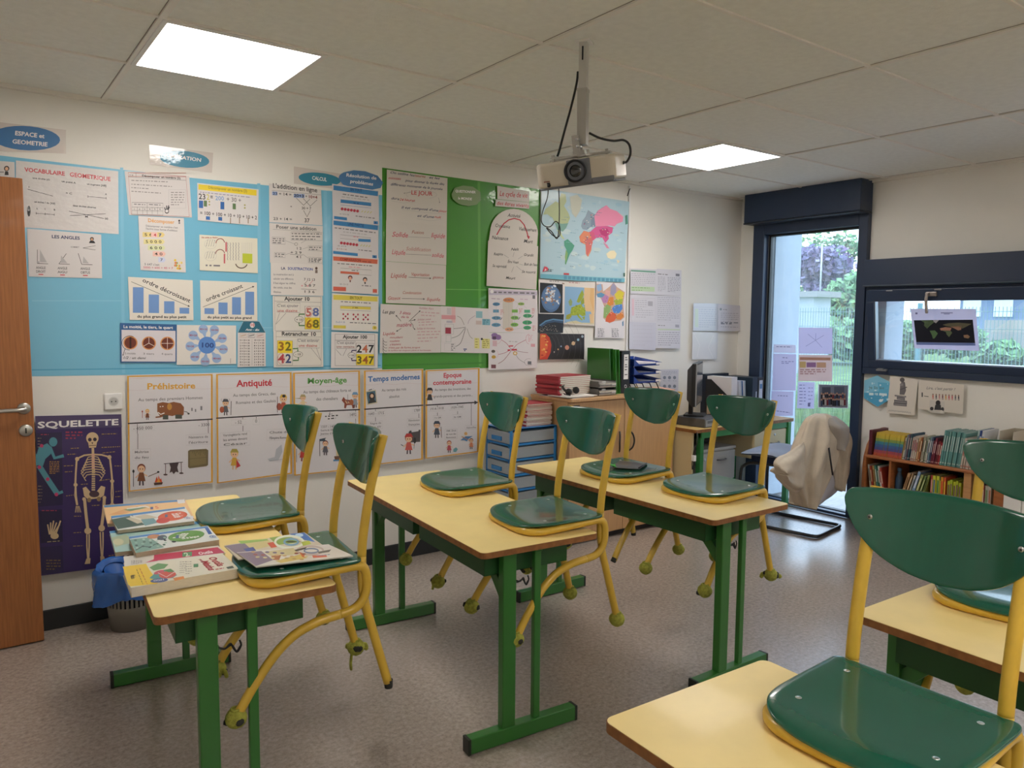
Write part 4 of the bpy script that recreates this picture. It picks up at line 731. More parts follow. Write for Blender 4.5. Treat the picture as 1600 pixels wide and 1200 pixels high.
for x, y, r_, c in ((186, 1156, 4, '#b8aca0'), (212, 1138, 5, '#c8a070'), (232, 1118, 5, '#9fb0c4'), (272, 1126, 14, '#c98a72'), (314, 1098, 12, '#d4b48a'), (346, 1074, 8, '#8fb0c0'), (374, 1052, 8, '#9fb0bc')): q.ell(x, y, r_, r_*1.1, c)
q.line(300, 1106, 330, 1088, 2, '#d4b48a'); q.done()
# ------------------------------------------------------------------ history timeline, five laminated sheets
def tl(lab, cor, T, mid):
    q = Sheet('timeline_poster', lab, 'poster', cor, '#d9d6da', T, coat=.6, group=None)
    a, b_, c, d = cor
    ins = lambda p, dx, dy: (p[0]+dx, p[1]+dy)
    g = 9*.1875/T[2]; e = g*.9
    pts = [ins(a, g, g), ins(b_, -g, g), ins(c, -g, -g), ins(d, g, -g)]
    q.curve(pts, g*1.9, '#d9a02a', True)
    q.curve([((a[0]+2*g)*(1-t)+(b_[0]-2*g)*t, (a[1])*(1-t)+b_[1]*t+g*(2.6+.35*math.sin(t*15))) for t in [i/20 for i in range(21)]], 1.6, '#d99a9a')
    q.curve([((a[0]+2*g)*(1-t)+(b_[0]-2*g)*t, (a[1])*(1-t)+b_[1]*t+g*(13.5+.5*math.sin(t*15))) for t in [i/20 for i in range(21)]], 1.6, '#c8b4b8')
    q.line(*mid, g*1.15, '#1f1a20'); return q
def note(q, x0, y0, x1, y1, lines, h, dy=0):
    q.frame(x0, y0, x1, y1, 1.6, 'lg', dy)
    for i, t in enumerate(lines):
        y = y0+(y1-y0)*(i+.72)/len(lines); q.text(t, x0+(x1-x0)*.1, y, x1-(x1-x0)*.1, y+dy*.8, h, 'g')
T = (180, 570, .1875)
q = tl('laminated history sheet titled Préhistoire in yellow with a brown mammoth', [(92, 86), (806, 72), (808, 980), (104, 1056)], T, (100, 486, 804, 450))
q.text('Préhistoire', 258, 202, 660, 194, 50, '#dba53c', 1); q.text('Au temps des premiers Hommes', 186, 302, 722, 282, 26, 'g')
q.poly([(344, 320), (390, 308), (440, 316), (480, 306), (540, 318), (566, 350), (564, 410), (556, 420), (490, 418), (470, 424), (440, 420), (400, 426), (372, 436), (330, 440), (330, 428), (366, 424), (344, 390)], '#8a5432'); q.rect(390, 415, 436, 452, '#4a5049'); q.rect(494, 412, 550, 446, '#4a5049'); q.ell(446, 346, 20, 28, '#c08a3e'); q.curve([(350, 392), (372, 410), (404, 398)], 8, 'w'); q.ell(370, 346, 6, 4, 'w'); q.ell(390, 344, 6, 4, 'w'); q.curve([(566, 386), (590, 390), (606, 406)], 5, 'k'); q.ell(604, 404, 9, 8, '#4a4a48')
kid(q, 262, 455, 90, '#7a4630', '#d8b04a'); q.line(220, 440, 220, 385, 4, '#a0483c'); q.ell(220, 386, 6, 8, '#a0483c')
for x, y, s_ in ((632, 372, 10), (662, 380, 9), (710, 362, 13)): q.rect(x-s_*.6, y-s_*1.6, x+s_*.6, y+s_, '#7d7d82')
q.line(178, 490, 178, 570, 4, 'k'); q.text('- 450 000', 144, 540, 304, 532, 26, 'g'); q.frame(130, 508, 322, 546, 1.5, 'lg', -8); q.line(182, 570, 182, 700, 4, 'k'); q.line(766, 456, 768, 566, 4, 'k'); q.text('- 3300', 686, 512, 778, 506, 26, 'g')
note(q, 584, 580, 786, 666, ('Naissance de', "l'écriture"), 20, -10); note(q, 140, 700, 288, 792, ('Maîtrise', 'du feu'), 20, -6)
q.poly([(600, 714), (616, 704), (750, 696), (768, 708), (766, 830), (752, 840), (614, 858), (600, 848)], '#75674a'); q.poly([(614, 720), (748, 708), (752, 820), (616, 840)], '#857650')
for i in range(9): q.line(640+i*13, 712-i, 636+i*13, 732-i+(i % 3)*12, 3, '#51452c')
q.line(612, 780, 752, 766, 2, '#51452c'); kid(q, 212, 1000, 180, '#7c4a2e', '#7a3a28'); q.line(146, 1010, 146, 880, 5, 'k'); q.ell(146, 882, 9, 14, 'k'); q.line(268, 926, 350, 892, 6, '#6a564a'); q.ell(352, 888, 10, 8, 'k')
q.poly([(322, 974), (340, 924), (350, 956), (354, 914), (366, 950), (376, 940), (384, 972)], '#d2502c'); q.poly([(338, 974), (354, 938), (370, 972)], '#e2a03c'); q.poly([(314, 978), (390, 972), (384, 992), (320, 998)], '#50352c')
q.line(398, 820, 556, 806, 5, 'k'); q.line(412, 818, 412, 910, 5, '#5a3a34'); q.line(542, 806, 544, 896, 5, '#5a3a34'); q.ell(412, 910, 18, 7, '#4a3434'); q.ell(544, 898, 18, 7, '#4a3434'); q.poly([(444, 818), (522, 810), (510, 850), (520, 892), (498, 884), (480, 906), (466, 884), (446, 896), (456, 850)], '#46383a'); q.done()
q = tl('laminated history sheet titled Antiquité in red with a helmeted warrior', [(832, 72), (1462, 56), (1466, 908), (838, 988)], T, (834, 442, 1352, 412))
q.line(1345, 413, 1460, 406, 8, '#2a2228'); q.text('Antiquité', 1004, 180, 1298, 170, 54, 'r', 1); q.text('Au temps des Grecs, des', 974, 264, 1328, 248, 24, 'g'); q.text('Romains et des Gaulois', 996, 326, 1330, 308, 24, 'g')
kid(q, 912, 418, 130, '#5a5a62', '#c9964a', hat='#4a4f5a', shield='#a8543a'); q.line(956, 416, 958, 300, 5, 'k'); q.curve([(884, 306), (874, 290), (880, 278)], 5, 'lg'); q.curve([(936, 304), (946, 290), (940, 278)], 5, 'lg'); kid(q, 1392, 400, 150, '#b0503a', '#d9b05a', hat='#cfa93a', shield='#9a4a3a'); q.ell(1396, 258, 14, 12, 'k'); q.line(1342, 395, 1342, 262, 4, 'k')
q.text('- 52', 990, 490, 1046, 486, 26, 'g'); q.frame(958, 456, 1080, 500, 1.5, 'lg', -6); q.text('0', 1156, 478, 1174, 477, 26, 'g'); q.frame(1138, 450, 1192, 496, 1.5, 'lg', -2); q.line(1054, 436, 1054, 450, 4, 'k'); q.line(1166, 430, 1166, 446, 4, 'k'); q.line(1056, 504, 1056, 550, 4, 'k')
note(q, 866, 566, 1116, 684, ('Vercingétorix rend', 'les armes devant', 'César'), 20, -20); note(q, 1254, 536, 1456, 630, ('Chute de', "l'Empire Romain"), 20, -8); kid(q, 985, 868, 165, '#c9a03c', '#d8b04a', legs='#d9b48a', hat='#a89a4a'); q.poly([(1002, 782), (1036, 838), (1000, 856)], '#b8343c'); q.poly([(1330, 700), (1376, 660), (1384, 720), (1350, 790), (1280, 800), (1260, 780), (1320, 764)], '#b4b8c0'); q.line(1270, 795, 1400, 780, 3, '#8f96a0'); q.done()
T = (440, 560, .2125)
q = tl('laminated history sheet titled Moyen-âge in green with an archer and a knight', [(74, 100), (568, 84), (570, 812), (82, 862)], T, (230, 388, 566, 374))
q.line(76, 396, 232, 388, 8, '#2a2228'); q.text('Moyen-âge', 180, 184, 470, 174, 40, '#5a9a48', 1); q.text('Au temps des châteaux forts et', 150, 256, 502, 242, 22, 'g'); q.text('des chevaliers', 244, 308, 404, 302, 22, 'g')
kid(q, 148, 372, 105, '#d9c69a', '#c9964a', hat='#a89a6a'); q.poly([(84, 292), (130, 288), (134, 296)], '#8a8a6a'); q.poly([(432, 306), (446, 280), (460, 300), (520, 306), (532, 330), (528, 362), (512, 366), (506, 340), (470, 342), (462, 366), (450, 362), (452, 330)], '#8a4232')
for i in range(9): q.ell(462+(i*23) % 60, 312+(i*13) % 24, 5, 4, '#d4b08a')
kid(q, 530, 360, 110, '#8f98a6', '#c9a04a', hat='#6f9ac0', shield='#a8603a'); q.line(476, 330, 476, 262, 3, 'g'); q.text('1492', 488, 424, 540, 420, 22, 'g'); q.frame(478, 400, 556, 430, 1.5, 'lg', -4); q.words(310, 424, 404, 416, 8, 'k'); q.words(330, 442, 388, 436, 8, 'k'); q.words(338, 408, 362, 406, 7, 'k'); q.line(534, 440, 536, 490, 3, 'k'); q.line(344, 390, 344, 402, 3, 'k'); q.line(534, 376, 534, 390, 3, 'k')
note(q, 262, 490, 406, 566, ('1337 - 1453', 'Guerre de 100 ans', "Jeanne d'Arc"), 16, -6); kid(q, 312, 708, 110, '#5a5a66', '#7a3a3a'); q.line(272, 714, 270, 590, 4, 'k'); q.poly([(270, 590), (318, 580), (308, 592), (318, 604), (272, 606)], '#3a4a58'); kid(q, 148, 752, 130, '#b83a34', '#8a2a2c', legs='#7a2a28'); q.line(100, 760, 100, 660, 3, 'k'); q.rect(370, 740, 430, 752, '#4a8fc0', -3); q.poly([(376, 716), (424, 712), (416, 740), (382, 742)], '#6a4a36'); q.rect(392, 664, 412, 712, '#d9cc9a'); q.done()
q = tl('laminated history sheet titled Temps modernes in blue with a small dark portrait', [(594, 84), (1032, 74), (1030, 744), (596, 792)], T, (598, 372, 1030, 342))
q.text('Temps modernes', 626, 170, 1006, 150, 38, '#2f6cae', 1); q.text('Au temps des rois', 726, 242, 906, 232, 20, 'g'); q.text('absolus', 780, 290, 856, 284, 20, 'g')
q.poly([(608, 240), (682, 228), (694, 326), (620, 342)], '#c9bfa6'); q.poly([(614, 246), (678, 236), (686, 320), (626, 332)], '#3f6478'); q.ell(654, 278, 22, 28, '#2a2226'); q.ell(654, 274, 12, 14, '#dcb898'); q.poly([(628, 330), (640, 300), (670, 298), (686, 320)], '#2a2a2a'); q.words(630, 232, 666, 222, 8, 'g')
q.text('1643 - 1715', 622, 416, 744, 408, 20, 'g'); q.frame(612, 390, 752, 424, 1.5, 'lg', -6); q.text('1789', 960, 392, 1008, 388, 20, 'g'); q.frame(950, 372, 1016, 402, 1.5, 'lg', -4); q.line(680, 372, 680, 384, 3, 'k'); q.line(996, 346, 996, 360, 3, 'k'); q.line(680, 430, 680, 460, 3, 'k'); q.line(998, 404, 998, 436, 3, 'k')
note(q, 630, 464, 732, 520, ('Règne de', 'Louis XIV'), 15, -8); note(q, 912, 440, 1014, 500, ('Révolution', 'française'), 15, -6); q.poly([(922, 550), (926, 534), (948, 540), (986, 534), (1010, 528), (1008, 610), (926, 616)], '#4a4648'); q.rect(930, 528, 944, 546, '#4a4648'); q.rect(996, 522, 1010, 540, '#4a4648'); q.ell(968, 600, 10, 22, '#2a282a'); kid(q, 924, 700, 145, '#c85a52', '#7a3a2c', hat='#b83434'); q.line(866, 630, 884, 640, 5, 'k'); q.line(962, 660, 966, 610, 3, 'k'); q.ell(680, 560, 34, 26, '#4a3a34'); q.done()
q = tl('laminated history sheet titled Epoque contemporaine in red at the timeline end', [(1046, 82), (1446, 66), (1440, 690), (1044, 738)], T, (1048, 342, 1412, 322))
q.poly([(1406, 308), (1436, 321), (1406, 338)], '#2a2228'); q.text('Epoque', 1178, 140, 1312, 134, 34, '#c93a4e', 1); q.text('contemporaine', 1102, 194, 1384, 182, 34, '#c93a4e', 1); q.text('Au temps des inventions, des', 1114, 238, 1380, 228, 18, 'g'); q.text('grands-parents et des parents...', 1108, 286, 1394, 276, 18, 'g')
kid(q, 1078, 328, 110, '#2a2a30', '#3a2a26', legs='w', hat='#26262c')
for t, x0, y0, x1 in (('1914-1918', 1078, 380, 1180), ('1939-1945', 1230, 370, 1326)): q.text(t, x0, y0, x1, y0-8, 18, 'g'); q.frame(x0-10, y0-24, x1+10, y0+8, 1.5, 'lg', -6)
for x, y in ((1134, 344), (1282, 334)): q.line(x, y, x, y+12, 3, 'k'); q.line(x, y+52, x, y+74, 3, 'k')
note(q, 1102, 420, 1166, 448, ('1re GM',), 12, -3); note(q, 1246, 410, 1314, 444, ('2e GM',), 12, -3); q.line(1382, 326, 1382, 488, 3, 'k'); note(q, 1338, 492, 1428, 520, ("Aujourd'hui",), 12, -4); note(q, 1188, 520, 1280, 592, ('1944 : Droit', 'de vote des', 'femmes'), 13, -5)
kid(q, 1130, 582, 120, '#3a4658', '#4a3a34', hat='#3a4252'); q.line(1164, 580, 1160, 500, 4, '#5a4036'); kid(q, 1220, 690, 90, '#b84a58', '#a04038'); q.poly([(1250, 664), (1270, 650), (1284, 664), (1270, 686), (1250, 684)], '#6fa8b4'); kid(q, 1382, 664, 80, '#c9805e', '#6a3a2c'); q.ell(1342, 550, 12, 12, '#d8a86a'); q.poly([(1302, 598), (1340, 570), (1392, 568), (1358, 592), (1350, 608), (1330, 598)], '#4f7fae'); q.line(1310, 570, 1370, 600, 4, '#c9803a'); q.done()
# ------------------------------------------------------------------ skeleton poster
T = (0, 590, .3583)
q = Sheet('skeleton_poster', 'dark purple anatomy poster headed SQUELETTE with a full skeleton', 'poster', [(152, 166), (526, 158), (540, 812), (170, 860)], '#34235c', T, coat=.4)
q.poly([(152, 168), (526, 160), (528, 214), (152, 226)], '#4a3f66'); q.text('SQUELETTE', 162, 218, 514, 204, 27, 'w', 1); q.poly([(154, 240), (268, 236), (272, 552), (162, 560)], '#241c46'); q.poly([(170, 578), (268, 570), (272, 712), (176, 718)], '#221b40'); q.poly([(172, 735), (270, 728), (276, 842), (178, 852)], '#2a1f4c')
BO = '#cfb48e'; BD = '#8f7654'; CY = '#4f90a0'
q.ell(230, 278, 18, 20, CY); q.poly([(204, 284), (222, 300), (220, 330), (196, 352), (186, 382), (160, 378), (156, 340), (168, 300)], CY); q.curve([(216, 300), (236, 348), (276, 338)], 14, CY); q.curve([(168, 380), (206, 440), (246, 500)], 24, CY); q.curve([(240, 506), (272, 494)], 12, CY); q.curve([(160, 330), (158, 380)], 12, CY)
for x, y in ((180, 295), (170, 388), (206, 440), (244, 506)): q.ell(x, y, 8, 8, '#c03a6a')
for x in range(5): q.curve([(222+x*4-8, 680), (206+x*13, 620+abs(x-2)*8)], 6, BO)
q.ell(236, 686, 18, 14, BO); q.curve([(262, 620), (248, 660), (240, 682)], 6, BO); q.para(214, 364, 256, 414, 8, 3, '#b8863c'); q.para(284, 236, 356, 262, 3, 6, '#a03050'); q.words(176, 246, 210, 246, 4, '#a03050'); q.words(180, 576, 250, 576, 4, '#a03050'); q.words(204, 712, 258, 708, 4, '#a89878'); q.para(162, 262, 178, 300, 4, 3, '#9a8a70'); q.para(164, 470, 182, 540, 6, 3, '#9a8a70'); q.para(200, 792, 262, 830, 4, 4, '#8a7040')
q.ell(400, 262, 27, 26, BO); q.poly([(380, 272), (422, 270), (416, 302), (386, 304)], BO); q.ell(389, 268, 8, 8, '#2a1c30'); q.ell(411, 267, 8, 8, '#2a1c30'); q.poly([(396, 280), (404, 280), (400, 288)], '#2a1c30'); q.line(386, 294, 416, 293, 3, '#5a4438'); q.line(402, 304, 403, 330, 11, BO)
q.curve([(330, 352), (365, 336), (402, 332), (440, 334), (476, 344)], 7, BO); q.line(403, 330, 404, 394, 13, '#d9a99a')
for i in range(8):
    y = 340+i*11; wv = 30+min(i, 4)*5.5-(max(0, i-5)*7)
    q.curve([(403, y), (403-wv*.7, y+4), (403-wv, y+20), (403-wv*.8, y+30)], 4, BO); q.curve([(403, y), (403+wv*.7, y+4), (403+wv, y+19), (403+wv*.8, y+29)], 4, BO)
for i in range(10): q.rect(398-i*.2, 398+i*9.4, 412, 404+i*9.4, BO)
q.ell(334, 352, 9, 9, BO); q.ell(474, 344, 9, 9, BO)
for P in ([(332, 354), (328, 410), (326, 462)], [(326, 466), (324, 510), (332, 552)], [(328, 466), (330, 512), (336, 552)], [(476, 346), (482, 400), (486, 446)], [(484, 450), (482, 500), (484, 545)], [(488, 450), (490, 500), (488, 545)]): q.curve(P, 8 if P[0][1] < 400 else 5, BO)
q.ell(327, 464, 9, 8, BO); q.ell(486, 448, 9, 8, BO)
for x, y in ((336, 568), (486, 556)):
    for k in range(4): q.line(x-6+k*4, y-12, x-10+k*8, y+16, 3, BO)
q.poly([(358, 478), (372, 472), (392, 496), (418, 494), (438, 468), (456, 474), (450, 510), (432, 522), (382, 528), (364, 512)], BO); q.ell(408, 504, 22, 14, '#4a3440'); q.ell(386, 530, 9, 10, BD); q.ell(428, 526, 9, 10, BD); q.ell(364, 526, 8, 8, BO); q.ell(452, 520, 8, 8, BO)
q.curve([(366, 526), (372, 590), (380, 655)], 13, BO); q.curve([(452, 520), (448, 585), (440, 645)], 13, BO); q.ell(380, 664, 15, 14, BO); q.ell(440, 652, 14, 14, BO)
for P in ([(376, 678), (376, 730), (380, 785)], [(386, 678), (386, 730), (384, 785)], [(434, 668), (436, 725), (440, 775)], [(446, 668), (446, 725), (444, 775)]): q.curve(P, 6, BO)
q.poly([(374, 784), (392, 782), (390, 806), (366, 808)], BO); q.poly([(434, 774), (450, 774), (460, 798), (436, 804)], BO)
for a in ((440, 244, 506, 242), (306, 306, 344, 304), (440, 302, 520, 298), (292, 332, 330, 330), (444, 326, 500, 320), (276, 382, 320, 380), (496, 382, 524, 382), (280, 408, 312, 406), (430, 446, 474, 440), (350, 462, 380, 460), (500, 494, 526, 490), (286, 512, 318, 508), (500, 516, 524, 514), (398, 554, 430, 552), (320, 600, 350, 600), (318, 672, 350, 670), (316, 730, 360, 728), (470, 772, 510, 766)): q.words(*a, 3, '#a88a4a')
q.words(464, 808, 510, 800, 7, 'lg'); q.done()
# ------------------------------------------------------------------ papers by the teacher's corner
T = (960, 400, .2166)
LIL = '#cfcdd6'
def paper(lab, cor, T, draw, col=LIL, name='notice_sheet', cat='notice', coat=0., **k):
    q = Sheet(name, lab, cat, cor, col, T, coat=coat, **k); draw(q); return q.done()
def d1(q): q.rect(106, 100, 284, 112, '#6fa08c', 10); q.para(108, 128, 280, 208, 7, 4, '#a3a0ac', 4); q.rect(106, 218, 276, 252, '#b9cfae', 6); q.para(112, 228, 240, 246, 2, 5, '#86a878', 4)
def d2(q): q.words(300, 130, 372, 136, 6, 'g'); q.rect(428, 128, 456, 146, '#77747e', 2); q.para(300, 152, 356, 250, 10, 4, '#a3a0ac', 2); q.para(370, 156, 462, 256, 10, 4, '#8d8a98', 4)
def d3(q): q.frame(110, 306, 278, 470, 2, '#b9b0bc'); q.rect(112, 310, 128, 430, '#d9b9c6'); q.rect(228, 326, 262, 360, '#a8a4b0', 2); q.para(136, 320, 220, 380, 5, 4, '#a9a6b2', 2); q.para(140, 392, 268, 440, 4, 4, '#a9a6b2', 2)
def d4(q): q.para(300, 300, 456, 460, 12, 4, '#a3a0ac', 3); q.frame(296, 294, 460, 474, 2, '#b9b6c2', 4)
def d5(q): q.para(120, 500, 262, 640, 6, 3, '#bdbac6', 3)
def d6(q): q.words(300, 500, 350, 502, 5, 'g'); q.rect(424, 494, 452, 514, '#a19eac', 2); q.rect(298, 524, 458, 534, '#bfcbb4', 3); q.para(300, 550, 454, 640, 7, 4, '#8f8c9a', 3)
for lab, cor, d in (('pale notice with two green bands, top left of six by the cable trunking', [(102, 90), (292, 98), (288, 280), (100, 272)], d1), ('pale notice of dense columns, top right of six by the cable trunking', [(292, 92), (470, 104), (468, 290), (288, 282)], d2), ('pale notice with a pink margin, middle left of six by the cable trunking', [(98, 276), (286, 284), (284, 482), (96, 474)], d3), ('pale notice covered in print, middle right of six by the cable trunking', [(286, 284), (468, 292), (464, 488), (284, 480)], d4)):
    paper(lab, cor, T, d, LIL)
paper('shiny plastic sleeve with a pale sheet, bottom left of six by the cable trunking', [(94, 474), (286, 482), (282, 680), (92, 672)], T, d5, '#c9c8d6', 'plastic_sleeve', 'plastic sleeve', 1.)
paper('pale notice with a green line, bottom right of six by the cable trunking', [(284, 480), (464, 488), (460, 668), (282, 664)], T, d6, LIL)
def d7(q): q.rect(566, 380, 590, 512, '#c3d2c0', 2); q.frame(560, 368, 728, 526, 2, '#a3a9b8', 6); q.para(596, 385, 720, 510, 9, 4, '#a6b0c2', 3)
def d8(q): q.ell(752, 384, 8, 9, '#8f9aa0'); q.words(770, 386, 800, 388, 4, 'g'); q.para(752, 412, 880, 470, 5, 4, '#a3a3b0', 3); q.para(752, 480, 882, 488, 2, 8, '#7f8290', 2); q.words(752, 510, 876, 514, 5, '#a3a3b0')
paper('timetable in a shiny plastic sleeve, left of the pair by the room corner', [(556, 340), (734, 344), (730, 540), (552, 540)], T, d7, '#c9ccd6', 'plastic_sleeve', 'plastic sleeve', 1.)
paper('pale notice with small print, right of the pair by the room corner', [(734, 344), (890, 358), (892, 542), (732, 542)], T, d8, LIL)
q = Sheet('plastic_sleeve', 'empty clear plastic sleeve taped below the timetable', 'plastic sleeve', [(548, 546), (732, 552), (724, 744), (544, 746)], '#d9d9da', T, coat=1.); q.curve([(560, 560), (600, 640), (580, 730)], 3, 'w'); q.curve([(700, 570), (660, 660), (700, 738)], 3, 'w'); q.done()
def d9(q):
    for j in range(2):
        for i in range(3): q.ell(346+i*36, 876+j*62, 11, 12, '#7c8290'); q.words(334+i*36, 898+j*62, 360+i*36, 900+j*62, 4, '#9a9fae')
    q.para(330, 832, 436, 852, 3, 4, '#a6a9b8')
paper('pale sheet of six small pictures behind the desk papers', [(318, 818), (448, 816), (444, 990), (310, 990)], T, d9, LIL)
paper('pale list sheet on the wall right behind the monitor', [(566, 808), (614, 808), (610, 980), (560, 980)], T, lambda q: (q.frame(570, 850, 606, 970, 2, '#8d94a8'), q.para(574, 862, 602, 960, 9, 3, '#8d94a8')), LIL)
# ------------------------------------------------------------------ papers stuck to the tall window
T = (1180, 280, .31667)
wx = 5.519
for lab, cor, d, col in (
 ('narrow pale sheet on the tall window, top of the left column', [(92, 815), (200, 818), (200, 858), (90, 856)], lambda q: q.words(105, 826, 180, 828, 4, '#8f8fae'), '#e4e4f2'),
 ('pale lilac notice on the tall window, middle of the left column', [(90, 860), (202, 864), (200, 1044), (84, 1042)], lambda q: (q.words(135, 880, 165, 882, 4, '#8f8fae'), q.para(130, 900, 190, 908, 2, 4, '#a0a0c0')), '#dddcf0'),
 ('pale lilac notice on the tall window, bottom of the left column', [(82, 1044), (190, 1048), (186, 1168), (76, 1168)], lambda q: (q.words(112, 1068, 160, 1070, 4, '#8f8fae'), q.words(96, 1142, 170, 1152, 3, '#6f6f9a')), '#dddcf0'),
 ('pale lilac mind map sheet on the tall window, top of the right column', [(215, 732), (382, 734), (380, 862), (214, 860)], lambda q: [q.line(298, 795, *p, 1.6, '#8d8db4') for p in ((260, 764), (340, 770), (330, 830), (250, 825), (300, 760))], '#dddbf0'),
 ('orange and violet table sheet on the tall window', [(215, 866), (380, 868), (380, 998), (212, 996)], lambda q: (q.rect(220, 878, 372, 892, '#c9a08a', 2), q.rect(220, 900, 250, 930, '#d9c48a'), q.rect(254, 904, 300, 928, '#a884b4'), q.rect(304, 904, 350, 930, '#d9b89a'), q.para(222, 940, 350, 960, 3, 5, '#b88f8f')), '#e2d2d2'),
 ('small pale price-list-like sheet on the tall window below the orange table', [(212, 1000), (294, 1002), (290, 1132), (206, 1130)], lambda q: (q.para(218, 1016, 250, 1110, 7, 4, '#8a8ab0'), q.para(262, 1030, 284, 1104, 5, 4, '#9a9abc'), q.rect(260, 1105, 272, 1122, '#7f7fa0')), '#dedef2')):
    paper(lab.replace('price-list-like', 'printed'), cor, T, d, col, axis=0, val=wx, off=.001, trans=.5)
def photo(q):
    q.poly([(316, 1014), (458, 1018), (456, 1124), (314, 1120)], '#7d8698'); q.rect(330, 1026, 372, 1070, '#4a5468'); q.rect(390, 1024, 440, 1072, '#59647a'); q.rect(316, 1092, 456, 1124, '#8a8c98', 3); R = random.Random(4)
    for i in range(26): x = 328+(i % 13)*9.5; y = 1060+(i//13)*24+R.uniform(-4, 4); q.rect(x-4, y+5, x+5, y+32, R.choice(['#2a2a38', '#7a2a38', '#3a4a6a', '#c9c4c4', '#23232c', '#8a5a5a'])); q.ell(x, y, 4, 5, '#c49a86')
paper('colour class photograph stuck on the tall window', [(312, 1012), (460, 1016), (458, 1130), (310, 1126)], T, photo, '#e4e4f0', 'class_photo', 'photo', axis=0, val=wx, off=.001, trans=.3)
# ------------------------------------------------------------------ low wall under the long window
T = (1330, 380, .23336)
q = Sheet('poster', 'blue hexagon sign reading Je lis on the wall under the long window', 'sign', [(100, 918), (186, 884), (274, 930), (274, 1044), (190, 1094), (98, 1036)], '#7fc0dc', T, axis=0, val=XW)
q.poly([(98, 1000), (274, 985), (274, 1044), (190, 1094), (98, 1036)], '#4fa3cc'); q.poly([(190, 930), (274, 936), (274, 1000), (200, 1010)], '#5fb0d4')
for i in range(22): q.ell(R.uniform(106, 268), R.uniform(925, 1060), R.uniform(2, 9), R.uniform(2, 8), R.choice(['#c4e2ee', '#a2d0e4', '#e0eef4', '#6ab6d8']))
q.text('je lis au', 132, 974, 232, 976, 20, '#5f7f8c'); q.words(132, 1008, 190, 1010, 16, '#cfe6ee'); q.words(200, 1010, 252, 1014, 16, '#cfe6ee'); q.ell(210, 1052, 12, 10, '#dcecf2'); q.done()
q = Sheet('poster', 'sketch of a child perched on a stack of big books, under the long window', 'poster', [(276, 880), (462, 912), (436, 1152), (250, 1134)], '#d8d2c9', T, axis=0, val=XW)
for a in ((300, 1046, 386, 1060, 22), (296, 1066, 384, 1082, 18), (318, 1024, 372, 1034, 20), (304, 1014, 380, 1020, 10)): q.poly([(a[0], a[1]), (a[2], a[1]+8), (a[2], a[1]+8+a[4]), (a[0], a[1]+a[4])], '#6a676a'); q.line(a[0]+4, a[1]+a[4]*.6, a[2]-6, a[1]+a[4]*.6+6, 3, '#a8a4a4')
q.poly([(336, 1012), (340, 950), (352, 920), (372, 930), (380, 985), (368, 1014)], '#6f6b6e'); q.ell(354, 914, 16, 15, '#5a5658'); q.ell(350, 946, 12, 10, '#8a8688'); q.line(340, 980, 386, 962, 6, '#57545a'); q.curve([(262+i*4, 1118+i*.4+6*math.sin(i*1.9)*(1 if i % 7 else 0)) for i in range(38)], 2.2, 'g'); q.done()
q = Sheet('poster', 'pale card with a row of tiny coloured figures under the long window', 'poster', [(464, 912), (768, 946), (758, 1142), (458, 1108)], '#d6cfc5', T, coat=.5, axis=0, val=XW)
q.text("Lire, c'est partir !", 514, 976, 706, 986, 18, 'g', 0, .3); q.rect(484, 998, 492, 1028, 'k'); q.line(500, 1022, 530, 1026, 4, 'k')
for i, c in enumerate(('#c0564a', '#3a3a44', '#b8747a', '#6a2c34', '#c9923c', '#c93a54', '#c0505c', '#4a4a5a', '#2a2a30')): x = 560+i*21.5; q.rect(x-4, 1016+i, x+4, 1032+i, c); q.ell(x, 1011+i, 4, 5, '#7a5a4a'); q.line(x-3, 1032+i, x-3, 1044+i, 3, c); q.line(x+3, 1032+i, x+3, 1044+i, 3, c)
q.done()
q = Sheet('photo', 'small black and white picture clipped over the card of tiny figures', 'photo', [(538, 1048), (638, 1058), (636, 1142), (534, 1132)], '#c9c4be', T, axis=0, val=XW)
q.ell(594, 1068, 16, 18, '#26262a'); q.poly([(568, 1114), (576, 1080), (612, 1080), (616, 1116)], '#33343a'); q.ell(552, 1106, 12, 12, '#2a2a2e'); q.ell(624, 1110, 10, 14, '#3a3a3e'); q.ell(618, 1128, 10, 12, '#d8d4ce'); q.done()
